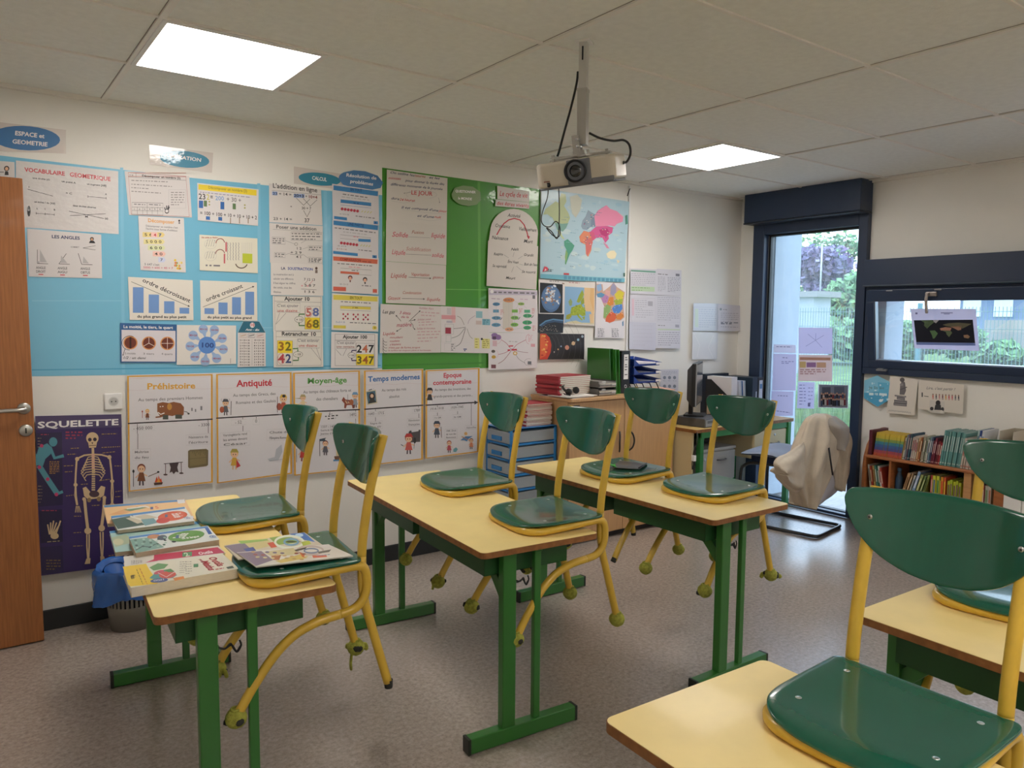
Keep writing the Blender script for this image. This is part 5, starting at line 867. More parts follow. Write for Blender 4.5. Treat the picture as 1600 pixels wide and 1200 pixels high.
# map sheet on the tilted sash pane: built in the sash's own plane
def sash_sheet():
    t = MB(); sash_m = Matrix.Translation((5.475, -1.2, 1.168)) @ Matrix.Rotation(-ang, 4, 'Y'); inv = sash_m.inverted(); c0 = inv @ CAM
    def pt(x, y):
        d = inv.to_3x3() @ ray(1330+x*.23336, 380+y*.23336); return c0+d*((-.006-c0.x)/d.x)
    def P(pts, c, k): t.add([pt(*p)-Vector((.0003*k, 0, 0)) for p in pts], [tuple(range(len(pts)))], M(c, .5, trans=.4))
    P([(396, 438), (834, 440), (858, 722), (424, 704)], '#e0dff0', 0); P([(420, 516), (814, 512), (830, 668), (436, 662)], '#1f2332', 1); P([(434, 662), (830, 668), (832, 686), (438, 680)], '#8a9fd0', 1)
    for pts, c in (([(464, 516), (540, 514), (556, 530), (530, 550), (508, 572), (488, 552), (490, 532)], '#6c8262'), ([(548, 514), (590, 513), (568, 536), (552, 526)], '#c9c8d0'), ([(526, 586), (560, 584), (580, 604), (560, 636), (548, 640), (540, 614)], '#6d9466'), ([(594, 570), (630, 562), (672, 566), (664, 586), (600, 584)], '#d4a08a'), ([(612, 586), (668, 588), (676, 600), (656, 628), (640, 612), (634, 594)], '#7a8a68'), ([(612, 546), (650, 536), (720, 532), (806, 540), (780, 554), (744, 572), (720, 560), (680, 562), (640, 556)], '#7f7a62'), ([(664, 560), (740, 552), (736, 580), (716, 584), (690, 570)], '#c79a84'), ([(752, 616), (780, 612), (796, 626), (784, 638), (756, 632)], '#b89476'), ([(486, 522), (520, 520), (512, 560), (496, 558)], '#88a07a')): P(pts, c, 2)
    for a in ((430, 464, 444, 476), (600, 464, 680, 469), (620, 472, 660, 476)): P([(a[0], a[1]), (a[2], a[1]), (a[2], a[3]), (a[0], a[3])], '#77749a', 1)
    o = t.build('night_map_sheet'); c = sum((v.co for v in o.data.vertices), Vector())/len(o.data.vertices)
    for v in o.data.vertices: v.co -= c
    o.matrix_world = sash_m @ Matrix.Translation(c)
    o.modifiers.new('solid', 'SOLIDIFY').thickness = .0002
    tag(o, 'pale sheet with a dark satellite world map on the tilted window pane', 'map')
sash_sheet()
# ================================================================== TABLES
LAMT = M('#f4dc94', .42, coat=.05, var=.035, scale=9); EDGE = M('#8a5a2e', .5, var=.2, scale=40)
TG = M('#2d6e2a', .34, coat=.25); CAPB = M('#1b2119', .5); TRAYM = M('#24562a', .42)
TL, TW, TZ = 1.33, .495, .725
def make_table(cx, cy, deg, lab):
    t = thing('school_table', lab, 'table', (cx, cy, 0), math.radians(deg), 'two-seat school tables')
    o = rrect(-TW/2, -TL/2, TW/2, TL/2, .022, 5)
    m = MB(); m.prism(o, TZ-.022, TZ-.0012, EDGE); m.prism(rrect(-TW/2+.0015, -TL/2+.0015, TW/2-.0015, TL/2-.0015, .021, 5), TZ-.0013, TZ, LAMT)
    m.build('table_top', t, bevel=.001)
    for s in (-1, 1):
        y = s*(TL/2-.062)
        m = MB(); m.box((-.27, y-.021, .004), (.185, y+.021, .058), TG); m.build('foot', t, bevel=.003)
        m = MB(); m.box((-.276, y-.022, .002), (-.264, y+.022, .059), CAPB); m.build('end_cap', t, bevel=.002); m = MB(); m.box((.179, y-.022, .002), (.191, y+.022, .059), CAPB); m.build('end_cap', t, bevel=.002)
        m = MB(); m.box((-.137, y-.018, .056), (-.083, y+.018, TZ-.024), TG); m.build('leg', t, bevel=.004)
        m = MB(); m.box((-.002, y-.011, .056), (.026, y+.011, TZ-.024), TG); m.build('leg', t, bevel=.003)
        m = MB(); X = Matrix.Translation((-.11, y, 0))
        m.add([(-.014, -s*.014, .50), (.014, -s*.014, .50), (.014, -s*.014, .56), (-.014, -s*.014, .56), (-.014, -s*.15, .64), (.014, -s*.15, .64), (.014, -s*.15, .70), (-.014, -s*.15, .70)],
              [(0, 1, 2, 3), (4, 7, 6, 5), (0, 4, 5, 1), (1, 5, 6, 2), (2, 6, 7, 3), (3, 7, 4, 0)], TG, X=X)
        m.build('brace', t)
        m = MB(); X = Matrix.Translation((-.083, y, .585))
        m.box((-.004, -.012, -.012), (.002, .012, .012), TG, X); m.tube(cr([(0, -.006, .004), (.02, -.008, -.004), (.035, -.006, .006), (.045, 0, -.014), (.055, .004, -.026), (.066, .006, -.01), (.062, .006, .006)], 5), .0028, BLACK, 6, X=X)
        m.tube(cr([(0, .006, .002), (.02, .008, -.012), (.04, .006, -.004), (.052, .004, -.024), (.064, .006, -.012)], 5), .0028, BLACK, 6, X=X)
        m.build('bag_hook', t)
    m = MB(); m.box((-.13, -TL/2+.05, TZ-.052), (-.09, TL/2-.05, TZ-.024), TG); m.box((.0, -TL/2+.05, TZ-.048), (.03, TL/2-.05, TZ-.024), TG); m.build('top_rail', t, bevel=.002)
    for y0, y1 in ((-TL/2+.095, -.03), (.03, TL/2-.095)):
        m = MB(); x0, x1, z0, z1, k = -.185, .17, TZ-.118, TZ-.024, .0025
        m.box((x0, y0, z0), (x1, y1, z0+k), TRAYM); m.box((x0, y0, z0), (x0+k, y1, z1), TRAYM)
        for yy in (y0, y1-k):
            m.add([(x0, yy, z0), (x1, yy, z0), (x1, yy, z1), (x0, yy, z1), (x0, yy+k, z0), (x1, yy+k, z0), (x1, yy+k, z1), (x0, yy+k, z1)], [(0, 1, 2, 3), (7, 6, 5, 4), (0, 4, 5, 1), (1, 5, 6, 2), (2, 6, 7, 3), (3, 7, 4, 0)], TRAYM)
        m.build('book_tray', t)
    return t
T1p = make_table(.684, -1.426, -4.2, 'yellow school table nearest the door, piled with textbooks')
make_table(1.693, -1.465, -4.5, 'yellow school table in the middle, bare but for its two hung-up chairs')
make_table(2.628, -1.62, -.6, 'yellow school table in front of the wooden cupboard, grey pouch on one of its chairs')
make_table(1.217, -3.79, -2.4, 'yellow school table closest to the viewer, at the bottom edge')
make_table(2.149, -3.775, -2.0, 'yellow school table at the right edge, below the bookcase')
# ================================================================== CHAIRS hung on the tables
YEL = M('#d6b03e', .38, coat=.25, var=.06, scale=20); PLY = M('#075642', .24, coat=.5, var=.05, scale=6, stretch=(1, 8, 1)); PLYE = M('#0c4a37', .4)
BALLM = M('#a3a545', .95, var=.25, scale=60, bump=.5, bscale=300); RUB = M('#2b2c27', .8)
seat_out = []
SO_ = [(.0, 0, 0), (.0, .10, 0), (.0, .155, 0), (-.002, .172, 0), (-.009, .181, 0), (-.024, .184, 0), (-.08, .184, 0), (-.16, .183, 0), (-.235, .179, 0), (-.282, .164, 0), (-.316, .132, 0), (-.334, .08, 0), (-.339, .03, 0), (-.340, 0, 0)]
for v in cr(SO_, 4): seat_out.append((v.x, v.y))
seat_out += [(x, -y) for x, y in seat_out[-2:0:-1]]
def seat_z(x, y):
    e = max(0, (-x-.27)/.065); r = max(0, (x+.04)/.04)
    return .430+.045*x*.35-.009*(1-min(1, (abs(y)/.17)**2))*(1-min(1, ((x+.16)/.17)**2))-.011*e*e+.003*r*r
def seat_mesh():
    m = MB(); n = len(seat_out); cx, cy = -.165, 0; rings = (.03, .15, .28, .42, .56, .7, .82, .91, .97, 1.0)
    for side in (0, 1):
        vs = []; fs = []
        for k in rings:
            for x, y in seat_out:
                px, py = cx+(x-cx)*k, cy+(y-cy)*k; z = seat_z(px, py)-(.0115 if side else 0)
                if k == 1.0: z += -.002 if not side else .002
                vs.append((px, py, z))
        for i in range(len(rings)-1):
            for j in range(n):
                f = (i*n+j, (i+1)*n+j, (i+1)*n+(j+1) % n, i*n+(j+1) % n); fs.append(f if not side else f[::-1])
        fs.append(tuple(range(n)) if not side else tuple(range(n))[::-1]); m.add(vs, fs, PLY, True)
    vs = [(x*1.004, y*1.008, seat_z(x, y)-.003) for x, y in seat_out]+[(x*1.004, y*1.008, seat_z(x, y)-.0085) for x, y in seat_out]
    a = [(x, y, seat_z(x, y)-.002) for x, y in seat_out]; b_ = [(x, y, seat_z(x, y)-.0095) for x, y in seat_out]
    allv = a+vs+b_; fs = []
    for r_ in range(3):
        for j in range(n): fs.append((r_*n+j, r_*n+(j+1) % n, (r_+1)*n+(j+1) % n, (r_+1)*n+j))
    m.add(allv, fs, PLY, True); return m
back_top = [(-.187, .084), (-.176, .089), (-.12, .092), (0, .094), (.12, .092), (.176, .089), (.187, .084)]
back_low = [(.192, .074), (.192, .060), (.182, .030), (.158, -.012), (.118, -.050), (.062, -.076), (0, -.085)]
bo = [(v.x, v.y) for v in cr([(x, y, 0) for x, y in back_top+back_low], 3)]
bo = bo+[(-x, y) for x, y in [(v.x, v.y) for v in cr([(x, y, 0) for x, y in back_low], 3)][-2::-1]][:-1]
BR_ = .30
def back_pt(s_, z, d): 
    x = .088-(BR_-math.sqrt(BR_*BR_-s_*s_))+.25*z-d
    return (x, s_, .712+z)
def back_mesh():
    m = MB(); n = len(bo); rings = (.03, .2, .4, .6, .78, .9, .97, 1.0)
    for side in (0, 1):
        vs = []; fs = []
        for k in rings:
            for s_, z in bo: vs.append(back_pt(s_*k, z*k, (.012 if not side else 0)+((-.002 if not side else .002) if k == 1. else 0)))
        for i in range(len(rings)-1):
            for j in range(n): fs.append((i*n+j, (i+1)*n+j, (i+1)*n+(j+1) % n, i*n+(j+1) % n))
        fs.append(tuple(range(n))); m.add(vs, fs, PLY, True)
    allv = [back_pt(s_, z, .010) for s_, z in bo]+[back_pt(s_*1.01, z*1.012, .006) for s_, z in bo]+[back_pt(s_, z, .002) for s_, z in bo]; fs = []
    for r_ in range(2):
        for j in range(n): fs.append((r_*n+j, r_*n+(j+1) % n, (r_+1)*n+(j+1) % n, (r_+1)*n+j))
    m.add(allv, fs, PLY, True); return m
TR = .0142
post = [(.082, .803), (.060, .725), (.037, .635), (.014, .50), (.008, .43)]; rleg = [(.008, .432), (.008, .35), (.016, .28), (.034, .21), (.060, .11), (.086, .012)]
uy = .167
side_ = [(-.25, .396), (-.15, .401), (-.06, .406), (-.012, .407), (.006, .401), (.015, .383), (.018, .355), (.015, .325), (.003, .296), (-.025, .274), (-.07, .265)]
fleg = [(-.068, .2655), (-.115, .260), (-.16, .249), (-.21, .227), (-.26, .186), (-.305, .132), (-.343, .078), (-.372, .03)]
def make_chair():
    t = thing('school_chair', 'x', 'chair', group='green and yellow school chairs hung on the tables')
    s = seat_mesh().build('seat', t)
    for y in (-.13, .13):
        for x in (-.05, -.23): MB().ball((x, y, seat_z(x, y)+.0002), (.007, .007, .0015), CHROME, 8).build('screw', s)
    b = back_mesh().build('backrest', t)
    for y in (-.145, .145):
        m = MB(); c = back_pt(y, .030, .0135); m.ball(c, (.003, .006, .006), CHROME, 10); m.ball((c[0]-.0025, c[1], c[2]), (.0015, .0025, .0025), BLACK, 8); m.build('screw', b)
    m = MB(); U = [(x, uy, z) for x, z in side_[::-1]]
    front = [(-.288, uy-.012, .395), (-.313, uy-.045, .3945), (-.322, .07, .3945), (-.323, 0, .3945)]
    path = [Vector(p) for p in cr(U+front, 4)]; path += [Vector((v.x, -v.y, v.z)) for v in path[-2::-1]]
    m.tube(path, TR, YEL, 10)
    m.tube([(-.06, -uy, .404), (-.06, uy, .404)], .008, YEL, 8); m.build('seat_frame', t)
    for sg in (-1, 1):
        MB().tube(cr([(x, sg*.150, z) for x, z in post], 5), TR, YEL, 12).build('back_post', t)
        l = MB().tube(cr([(x, sg*(.150+.012*max(0, (.43-z))/.43), z) for x, z in rleg], 4), TR, YEL, 12).build('leg', t)
        k = MB(); X = Matrix.Translation((.088, sg*.162, .0)); k.lathe([(0, -.006), (.0125, -.006), (.0135, .0), (.0135, .02)], RUB, 12, X); k.build('foot_plug', l)
        l = MB().tube(cr([(x, sg*(uy+.012*max(0, .27-z)/.27), z) for x, z in fleg], 4), TR, YEL, 12).build('leg', t)
        k = MB(); X = Matrix.Translation((-.374, sg*(uy+.011), .03)) @ Matrix.Rotation(.6, 4, 'Y'); k.lathe([(0, -.008), (.0125, -.008), (.0135, .0), (.0135, .012)], RUB, 12, X); k.build('foot_plug', l)
    return t
def ball_mesh(kind, seed):
    R = random.Random(seed); m = MB(); X = Matrix.Rotation(R.random()*3, 4, 'Z')
    m.ball((0, 0, 0), (.031, .031, .029), BALLM, 16, X, .05)
    m.tube([(.013*math.cos(a), .013*math.sin(a), .027) for a in [k*PI/8 for k in range(16)]], .004, BALLM, 6, closed=True, X=X)
    if kind >= 1:
        for i in range(3): a = R.random()*6.28; m.ball((.022*math.cos(a), .022*math.sin(a), R.uniform(-.012, .008)), (.014, .014, .011), RUB, 10, X, .2)
    if kind >= 2:
        for i in range(2):
            a = R.random()*6.28; d = Vector((math.cos(a), math.sin(a), 0)); p = d*.024
            pts = cr([p, p+d*.012+Vector((0, 0, -.004)), p+d*.02+Vector((0, 0, -.012-.01*i))], 3); m.tube(pts, [.009, .01, .011, .011, .01, .009, .006], BALLM, 6, r2=.004, X=X)
    if kind == 3:
        d = Vector((.02, .012, -.02)); m.tube(cr([d, d+Vector((.012, 0, -.02)), d+Vector((.008, .004, -.05)), d+Vector((.018, .002, -.075))], 4), [.006]+[.013]*11+[.009], BALLM, 8, r2=.005, X=X)
    return m
proto = make_chair(); first = [True]
RP, FP = (.088, .162, .0), (-.376, .175, .022)
def hang(x, y, deg, lab, feet, z=.345):
    """feet: kinds of the tennis balls rear-near, rear-far, front-near, front-far; None = bare"""
    t = proto if first[0] else cop(proto); first[0] = False
    t.location = (x, y, z); t.rotation_euler = (0, 0, math.radians(deg)); t['label'] = lab; t['_feet'] = str(feet); HUNG.append((t, feet))
HUNG = []
hang(1.045, -1.255, -6.5, 'empty green chair hung on the book-piled table, farther of its two', (1, 1, 1, 1))
hang(.996, -1.895, -6.5, 'green chair with colourful magazines on its seat, hung on the book-piled table', (None, 3, 1, 2))
hang(2.042, -1.245, -5., 'green chair hung on the middle table, the one nearer the poster wall', (1, 0, 2, 0))
hang(1.968, -1.925, -6.5, 'green chair hung on the near end of the middle table', (0, 0, 1, 1))
hang(2.842, -1.46, -1., 'green chair with a grey pouch on its seat, hung before the wooden cupboard', (0, None, None, 1))
hang(2.897, -1.965, -1.5, 'green chair hung on the near end of the cupboard table, bright streak on its back', (2, 1, 2, 0))
hang(1.549, -3.465, 1., 'large green chair in the right foreground, its seat close to the viewer', (1, 0, 0, 1))
hang(2.515, -3.31, 9., 'green chair cut off by the right edge, on the table below the bookcase', (0, 0, 0, 0))
for t, feet in HUNG:
    del t['_feet']
    legs = [c for c in t.children if c.name.split('.')[0] == 'leg']; 
    for i, l in enumerate(sorted(legs, key=lambda o: (round(max(v.co.x for v in o.data.vertices) < .05, 0), sum(v.co.y for v in o.data.vertices)))):
        k = feet[i]
        if k is None: continue
        for ch in list(l.children): bpy.data.objects.remove(ch)
        b = ball_mesh(k, random.randrange(999)).build('tennis_ball', l); f_ = RP if i < 2 else FP
        b.location = (f_[0], f_[1]*(-1 if i % 2 == 0 else 1), f_[2]); b['label'] = 'worn yellow-green tennis ball on the leg end'
# ================================================================== BOOKS ON THE FIRST TABLE
PG = M('#b9a993', .85, var=.12, scale=90, stretch=(1, 1, 12)); PGW = M('#d8d2c6', .8, var=.06, scale=60, stretch=(1, 1, 14))
def flat_book(name, lab, cat, cor, z, th, col, art=None, T=(0, 0, 1), pages=PG, under='#c9c3b8', coat=.35, group=None):
    q = Sheet('cover', '', '', cor, col, T, axis=2, val=z, off=0., coat=0., rough=.3, thick=.0008)
    if art: art(q)
    P = [q.pt(*c) for c in cor]; c0 = sum(P, Vector())/4
    t = thing(name, lab, cat, (c0.x, c0.y, z-th), 0, group)
    n = q.mb; o = n.build('cover', t)
    for v in o.data.vertices: v.co -= Vector((c0.x, c0.y, z-th))
    m = MB(); k = .985; ps = [((p.x-c0.x)*k, (p.y-c0.y)*k) for p in P]
    a = sum(ps[i][0]*ps[(i+1) % 4][1]-ps[(i+1) % 4][0]*ps[i][1] for i in range(4))
    if a < 0: ps = ps[::-1]
    m.prism(ps, .0012, th-.0009, pages); m.prism([(x/k, y/k) for x, y in ps], 0, .0012, M(under, .5)); m.build('pages', t)
    return t
T = (140, 740, 1/6)
GB_ = 'textbooks piled on the first table'
def a1(q):
    q.poly([(130, 300), (890, 240), (895, 258), (140, 318)], '#3f86c0'); q.poly([(180, 385), (330, 330), (420, 345), (300, 385)], '#e0a870'); q.poly([(320, 340), (450, 310), (540, 320), (380, 352)], '#5f8a6a')
    q.curve([(350, 330), (450, 318), (520, 305), (560, 318)], 10, 'w'); q.poly([(820, 248), (888, 242), (896, 275), (830, 282)], '#e6e6ea'); q.text('5', 620, 330, 655, 326, 24, '#d8704a', 1); q.rect(570, 314, 596, 336, '#3a4a8a', -2)
flat_book('textbook', 'peach and blue textbook, farthest of the pile beside the empty chair', 'book', [(125, 296), (892, 236), (985, 420), (170, 470)], .742, .012, '#ecc28a', a1, T, group=GB_)
def a2(q):
    q.poly([(200, 400), (890, 312), (894, 328), (204, 420)], '#3f86c0'); q.poly([(206, 428), (400, 392), (520, 480), (265, 520)], '#3a5a50'); q.poly([(340, 420), (520, 380), (640, 410), (450, 470)], '#c9c0a8'); q.curve([(380, 400), (480, 430), (560, 470)], 14, '#e0dccc'); q.poly([(480, 430), (600, 418), (640, 460), (520, 490)], '#6fa0a8')
    q.ell(778, 398, 140, 44, '#d8603a', rot=-.12); q.ell(690, 440, 66, 26, '#c83f3a', rot=-.12); q.text('Etude', 768, 376, 800, 416, 18, 'w', 1); q.rect(706, 386, 732, 412, '#44608a', -4); q.poly([(880, 410), (970, 396), (975, 420), (900, 432)], '#d8dce4'); q.text('CE2', 900, 426, 948, 418, 18, '#2f4a8a', 1)
flat_book('textbook', 'white textbook with red ovals, lying over the peach textbook', 'book', [(198, 398), (892, 310), (985, 442), (262, 532)], .756, .012, '#dde0dc', a2, T, group=GB_)
def a3(q):
    q.poly([(188, 540), (1015, 450), (1030, 470), (196, 560)], '#3f8cc0'); q.poly([(340, 550), (600, 510), (760, 505), (500, 545)], '#70684a'); q.poly([(205, 600), (340, 570), (420, 640), (240, 690)], '#a9b89a'); q.ell(270, 640, 50, 30, '#c9c6a0')
    for i in range(14): q.ell(420+i*38, 535-i*4, 16, 7, ('#8a7a5a', '#c9b98a', '#5a6a4a')[i % 3])
flat_book('textbook', 'pale green textbook under the one with the green oval', 'book', [(186, 540), (1020, 446), (1120, 640), (240, 738)], .741, .014, '#9fc4c0', a3, T, group=GB_)
def a4(q):
    q.poly([(368, 592), (1105, 492), (1112, 506), (372, 612)], '#3f86c8'); q.poly([(378, 618), (560, 596), (700, 690), (436, 745)], '#7ea89c'); q.ell(600, 590, 60, 20, '#c98a5a', rot=-.1); q.ell(680, 600, 46, 24, '#4a5a6a', rot=-.1); q.curve([(430, 720), (500, 680), (560, 690), (620, 660)], 7, '#2a3a34')
    for i in range(20): q.ell(430+(i*67) % 330, 625+(i*41) % 90-((i*67) % 330)*.12, 14, 7, ('#3f6a5a', '#9cc0b0', '#2f4a44', '#b8d0c4')[i % 4])
    q.ell(906, 586, 172, 48, '#5f9a3c', rot=-.12); q.text('Etude', 878, 606, 930, 560, 26, 'w', 1); q.text('de la langue', 868, 618, 1030, 596, 18, 'w', 1); q.rect(808, 582, 838, 610, '#3a5f8a', -4); q.poly([(1080, 514), (1112, 508), (1150, 566), (1116, 572)], '#2f62b0'); q.text('CE2', 1132, 606, 1190, 598, 22, '#5a7fc0', 1); q.ell(790, 640, 20, 8, '#26303a')
flat_book('textbook', 'textbook with a big green oval on its cover, middle of the pile', 'book', [(366, 590), (1108, 488), (1220, 618), (432, 742)], .765, .024, '#dce2de', a4, T, group=GB_)
def a5(q):
    q.poly([(605, 762), (1200, 690), (1268, 742), (600, 820)], '#c8385c'); q.poly([(520, 836), (610, 800), (640, 818)], '#c8385c'); q.rect(870, 740, 960, 780, '#5a9a6a', -8); q.text('2', 900, 778, 940, 772, 36, '#d8e8d0', 1); q.text('Outils', 1030, 762, 1160, 742, 26, 'w', 1); q.para(390, 820, 496, 850, 4, 5, 'g', -6)
flat_book('textbook', 'textbook with a crimson title band, half under the yellow-cornered one', 'book', [(318, 778), (1205, 674), (1275, 745), (330, 870)], .749, .022, '#dad6cc', a5, T, PGW, group=GB_)
def a6(q):
    q.poly([(312, 872), (530, 846), (560, 900), (640, 1010), (640, 1030), (386, 1058), (360, 1040)], '#ecc81e'); q.poly([(560, 880), (640, 840), (740, 850), (700, 890), (600, 910)], '#6aa060'); q.poly([(560, 980), (640, 910), (720, 900), (820, 950), (780, 980), (600, 990)], '#4f9a9a'); q.ell(730, 948, 80, 34, '#d24a34', rot=-.1); q.ell(650, 925, 50, 16, '#c8485c', rot=-.3); q.poly([(690, 905), (760, 892), (800, 920), (740, 925)], '#4f9050'); q.curve([(640, 930), (720, 970), (800, 920)], 4, 'w')
    q.ell(652, 1002, 84, 20, '#3a4f8f', rot=-.1); q.text('CYCLE 2', 600, 1012, 700, 998, 14, 'w', 1); q.poly([(780, 980), (880, 962), (890, 985), (800, 1006)], '#e08a3a'); q.para(845, 830, 910, 930, 6, 5, '#8a8478', -4); q.para(900, 830, 960, 940, 6, 5, '#8a8478', -4); q.rect(975, 850, 1018, 880, '#4a8a5a', -4)
    q.text('Outils', 1108, 790, 1206, 872, 19, 'r', 1, .1); q.text('Maths', 1040, 826, 1122, 912, 19, 'r', 1, .1); q.text('pour les', 1024, 806, 1058, 836, 8, 'r', 1); q.poly([(1280, 880), (1340, 866), (1356, 886), (1296, 896)], '#4a5a48'); q.words(1180, 900, 1260, 888, 7, 'r')
    q.text('Maths', 384, 956, 392, 990, 12, '#6a5a1a', 1); q.words(440, 900, 500, 1040, 6, '#8a7420'); q.words(470, 890, 540, 1040, 7, '#c8702a')
flat_book('textbook', 'thick math textbook with yellow corner and red lettering, nearest the viewer', 'book', [(310, 872), (1245, 748), (1400, 890), (386, 1070)], .757, .029, '#e2dfcc', a6, T, PGW, group=GB_)
T = (330, 800, .15625)
def m1(q):
    q.poly([(270, 300), (560, 272), (640, 330), (420, 380)], '#d8c98a'); q.poly([(580, 258), (760, 230), (900, 300), (660, 330)], '#8fb04a'); q.poly([(780, 220), (930, 205), (1040, 300), (880, 270)], '#3f7ac8'); q.ell(880, 232, 40, 18, '#b8d8f0'); q.ring(780, 300, 140, 60, 22, '#e6ecd8'); q.ring(800, 300, 70, 30, 20, '#7aa8c8'); q.poly([(560, 310), (620, 300), (660, 350), (600, 360)], '#d4562f'); q.ell(800, 298, 50, 8, '#3a4a3a'); q.poly([(900, 300), (980, 285), (1000, 320), (920, 340)], '#b8c84a'); q.poly([(140, 340), (330, 310), (420, 390), (250, 420)], '#8a7a8a'); q.poly([(270, 290), (560, 270), (570, 285), (300, 320)], '#9ac05a'); q.poly([(320, 370), (420, 350), (460, 400), (370, 410)], '#4a5aa0')
flat_book('magazine', 'bright magazine with a green ring on the chair seat, lower of the two', 'magazine', [(130, 335), (930, 202), (1130, 340), (270, 470)], .7785, .004, '#d8cdb8', m1, T, PGW)
def m2(q):
    q.poly([(260, 410), (500, 390), (620, 480), (450, 540)], '#8d7a8c'); q.poly([(520, 400), (820, 360), (880, 420), (620, 450)], '#d8cc9a'); q.poly([(640, 490), (900, 420), (960, 460), (700, 510)], '#dcc46a'); q.poly([(600, 440), (700, 430), (680, 480), (620, 480)], '#b8703a'); q.ring(990, 385, 130, 42, 18, '#c9b8b0'); q.ring(1000, 388, 70, 22, 14, '#7a8aa8'); q.poly([(830, 380), (960, 350), (940, 370), (850, 395)], '#5a544a'); q.poly([(1060, 400), (1200, 375), (1180, 400), (1080, 415)], '#6a6050'); q.poly([(1010, 435), (1150, 430), (1160, 450), (1020, 460)], '#d86a4a'); q.poly([(880, 400), (930, 420), (940, 460), (910, 450)], '#d8743a'); q.poly([(1100, 330), (1180, 325), (1230, 370), (1120, 360)], '#e4dcd8'); q.words(1060, 440, 1190, 425, 6, '#5a7ab0')
    for i in range(18): q.ell(420+(i*97) % 560, 400+(i*31) % 80, 22, 8, ('#c9a86a', '#a85a4a', '#e0d09a', '#7a6a8a', '#d8b47a')[i % 5])
flat_book('magazine', 'colourful magazine with swirling lines on the chair seat, upper of the two', 'magazine', [(252, 405), (1170, 322), (1420, 436), (450, 545)], .783, .004, '#e2dcd2', m2, T, PGW)
# grey pouch and green ribbon on the chair before the cupboard
pc = hit(2, .787, 975, 724)
m = MB(); GP = M('#4a4a4e', .45, coat=.2, bump=.1, bscale=60)
m.grid(lambda u, v: ((u-.5)*.19*(1-.25*(1-v)), (v-.5)*.15, .010*math.sin(PI*u)**.5*math.sin(PI*v)**.5+.002*math.sin(9*u)), 14, 12, GP); m.grid(lambda u, v: ((u-.5)*.19*(1-.25*(1-v)), (v-.5)*.15, 0), 14, 12, GP)
pt_ = thing('zip_pouch', 'flat dark grey pouch lying on the chair seat before the cupboard', 'pouch', (pc.x+.03, pc.y-.005, .7745), .5)
m.build('pouch_body', pt_); m = MB(); m.tube([(-.07, -.07, .006), (.07, -.072, .006)], .003, BLACK, 6); m.build('zip', pt_)
m = MB(); gm = M('#4fae4a', .5)
for k in range(3): m.tube(cr([(0, 0, .005), (.012*math.cos(k*2), .014*math.sin(k*2), .014), (.024*math.cos(k*2+.5), .026*math.sin(k*2+.5), .006)], 4), .004, gm, 6)
tag(m.build('green_ribbon', loc=(pc.x-.075, pc.y+.0, .7745)), 'small bright green ribbon beside the grey pouch', 'ribbon')
# ================================================================== WASTE BIN
bx, by = .648, -.165
t = thing('waste_bin', 'grey slatted waste bin with a blue bag, beside the skeleton poster', 'bin', (bx, by, 0))
GB2 = M('#84827c', .5); m = MB()
m.lathe([(0, .004), (.098, .004), (.1, .0), (.112, .12)], GB2, 32); m.lathe([(.112, .12), (.109, .122), (.098, .008), (0, .008)], GB2, 32)
for k in range(36):
    a = 2*PI*k/36; X = Matrix.Rotation(a, 4, 'Z'); m.box((.110, -.0055, .118), (.114, .0055, .21), GB2, X @ Matrix.Translation((0, 0, 0)))
m.lathe([(.114, .205), (.118, .205), (.122, .26), (.118, .26), (.114, .205)], GB2, 32); m.build('basket', t)
BL = M('#2f66b4', .25, coat=.4, bump=.25, bscale=20); m = MB(); R = random.Random(8)
ph = [R.random()*6.28 for _ in range(8)]
def bag(u, v):
    a = u*2*PI; w_ = sum(math.sin(a*(k+2)*1.0+ph[k])*(.010/(1+.35*k)) for k in range(6))+.006*math.sin(a*17+v*9)*(.3+v)
    pr = [(.117, .262), (.126, .285), (.138, .298), (.146, .285), (.145, .24), (.138, .195), (.136, .15)]
    i = min(len(pr)-2, int(v*(len(pr)-1))); f_ = v*(len(pr)-1)-i; r = pr[i][0]*(1-f_)+pr[i+1][0]*f_; z = pr[i][1]*(1-f_)+pr[i+1][1]*f_
    r = max(.128 if v > .3 else .112, r+w_*(.4+1.1*v)); z += .02*math.sin(a*3+ph[2])*(v if v > .6 else .3)+.035*max(0, math.cos(a-2.4))*(1-v)
    return (r*math.cos(a), r*math.sin(a)*.93, z)
m.grid(bag, 72, 24, BL)
def bagin(u, v):
    a = u*2*PI; r = .117*(1-v*.7); return (r*math.cos(a), r*math.sin(a), .262-.12*v+.035*max(0, math.cos(a-2.4))*(1-v))
m.grid(bagin, 36, 6, BL); o = m.build('bin_bag', t)
m = MB().tube(cr([(.10+.02*math.cos(k), -.118-.012*math.sin(k), .205+.004*math.sin(3*k)) for k in (-.6, .2, 1.0)], 4), .003, M('#c8574a', .5), 6); m.build('draw_string', o)
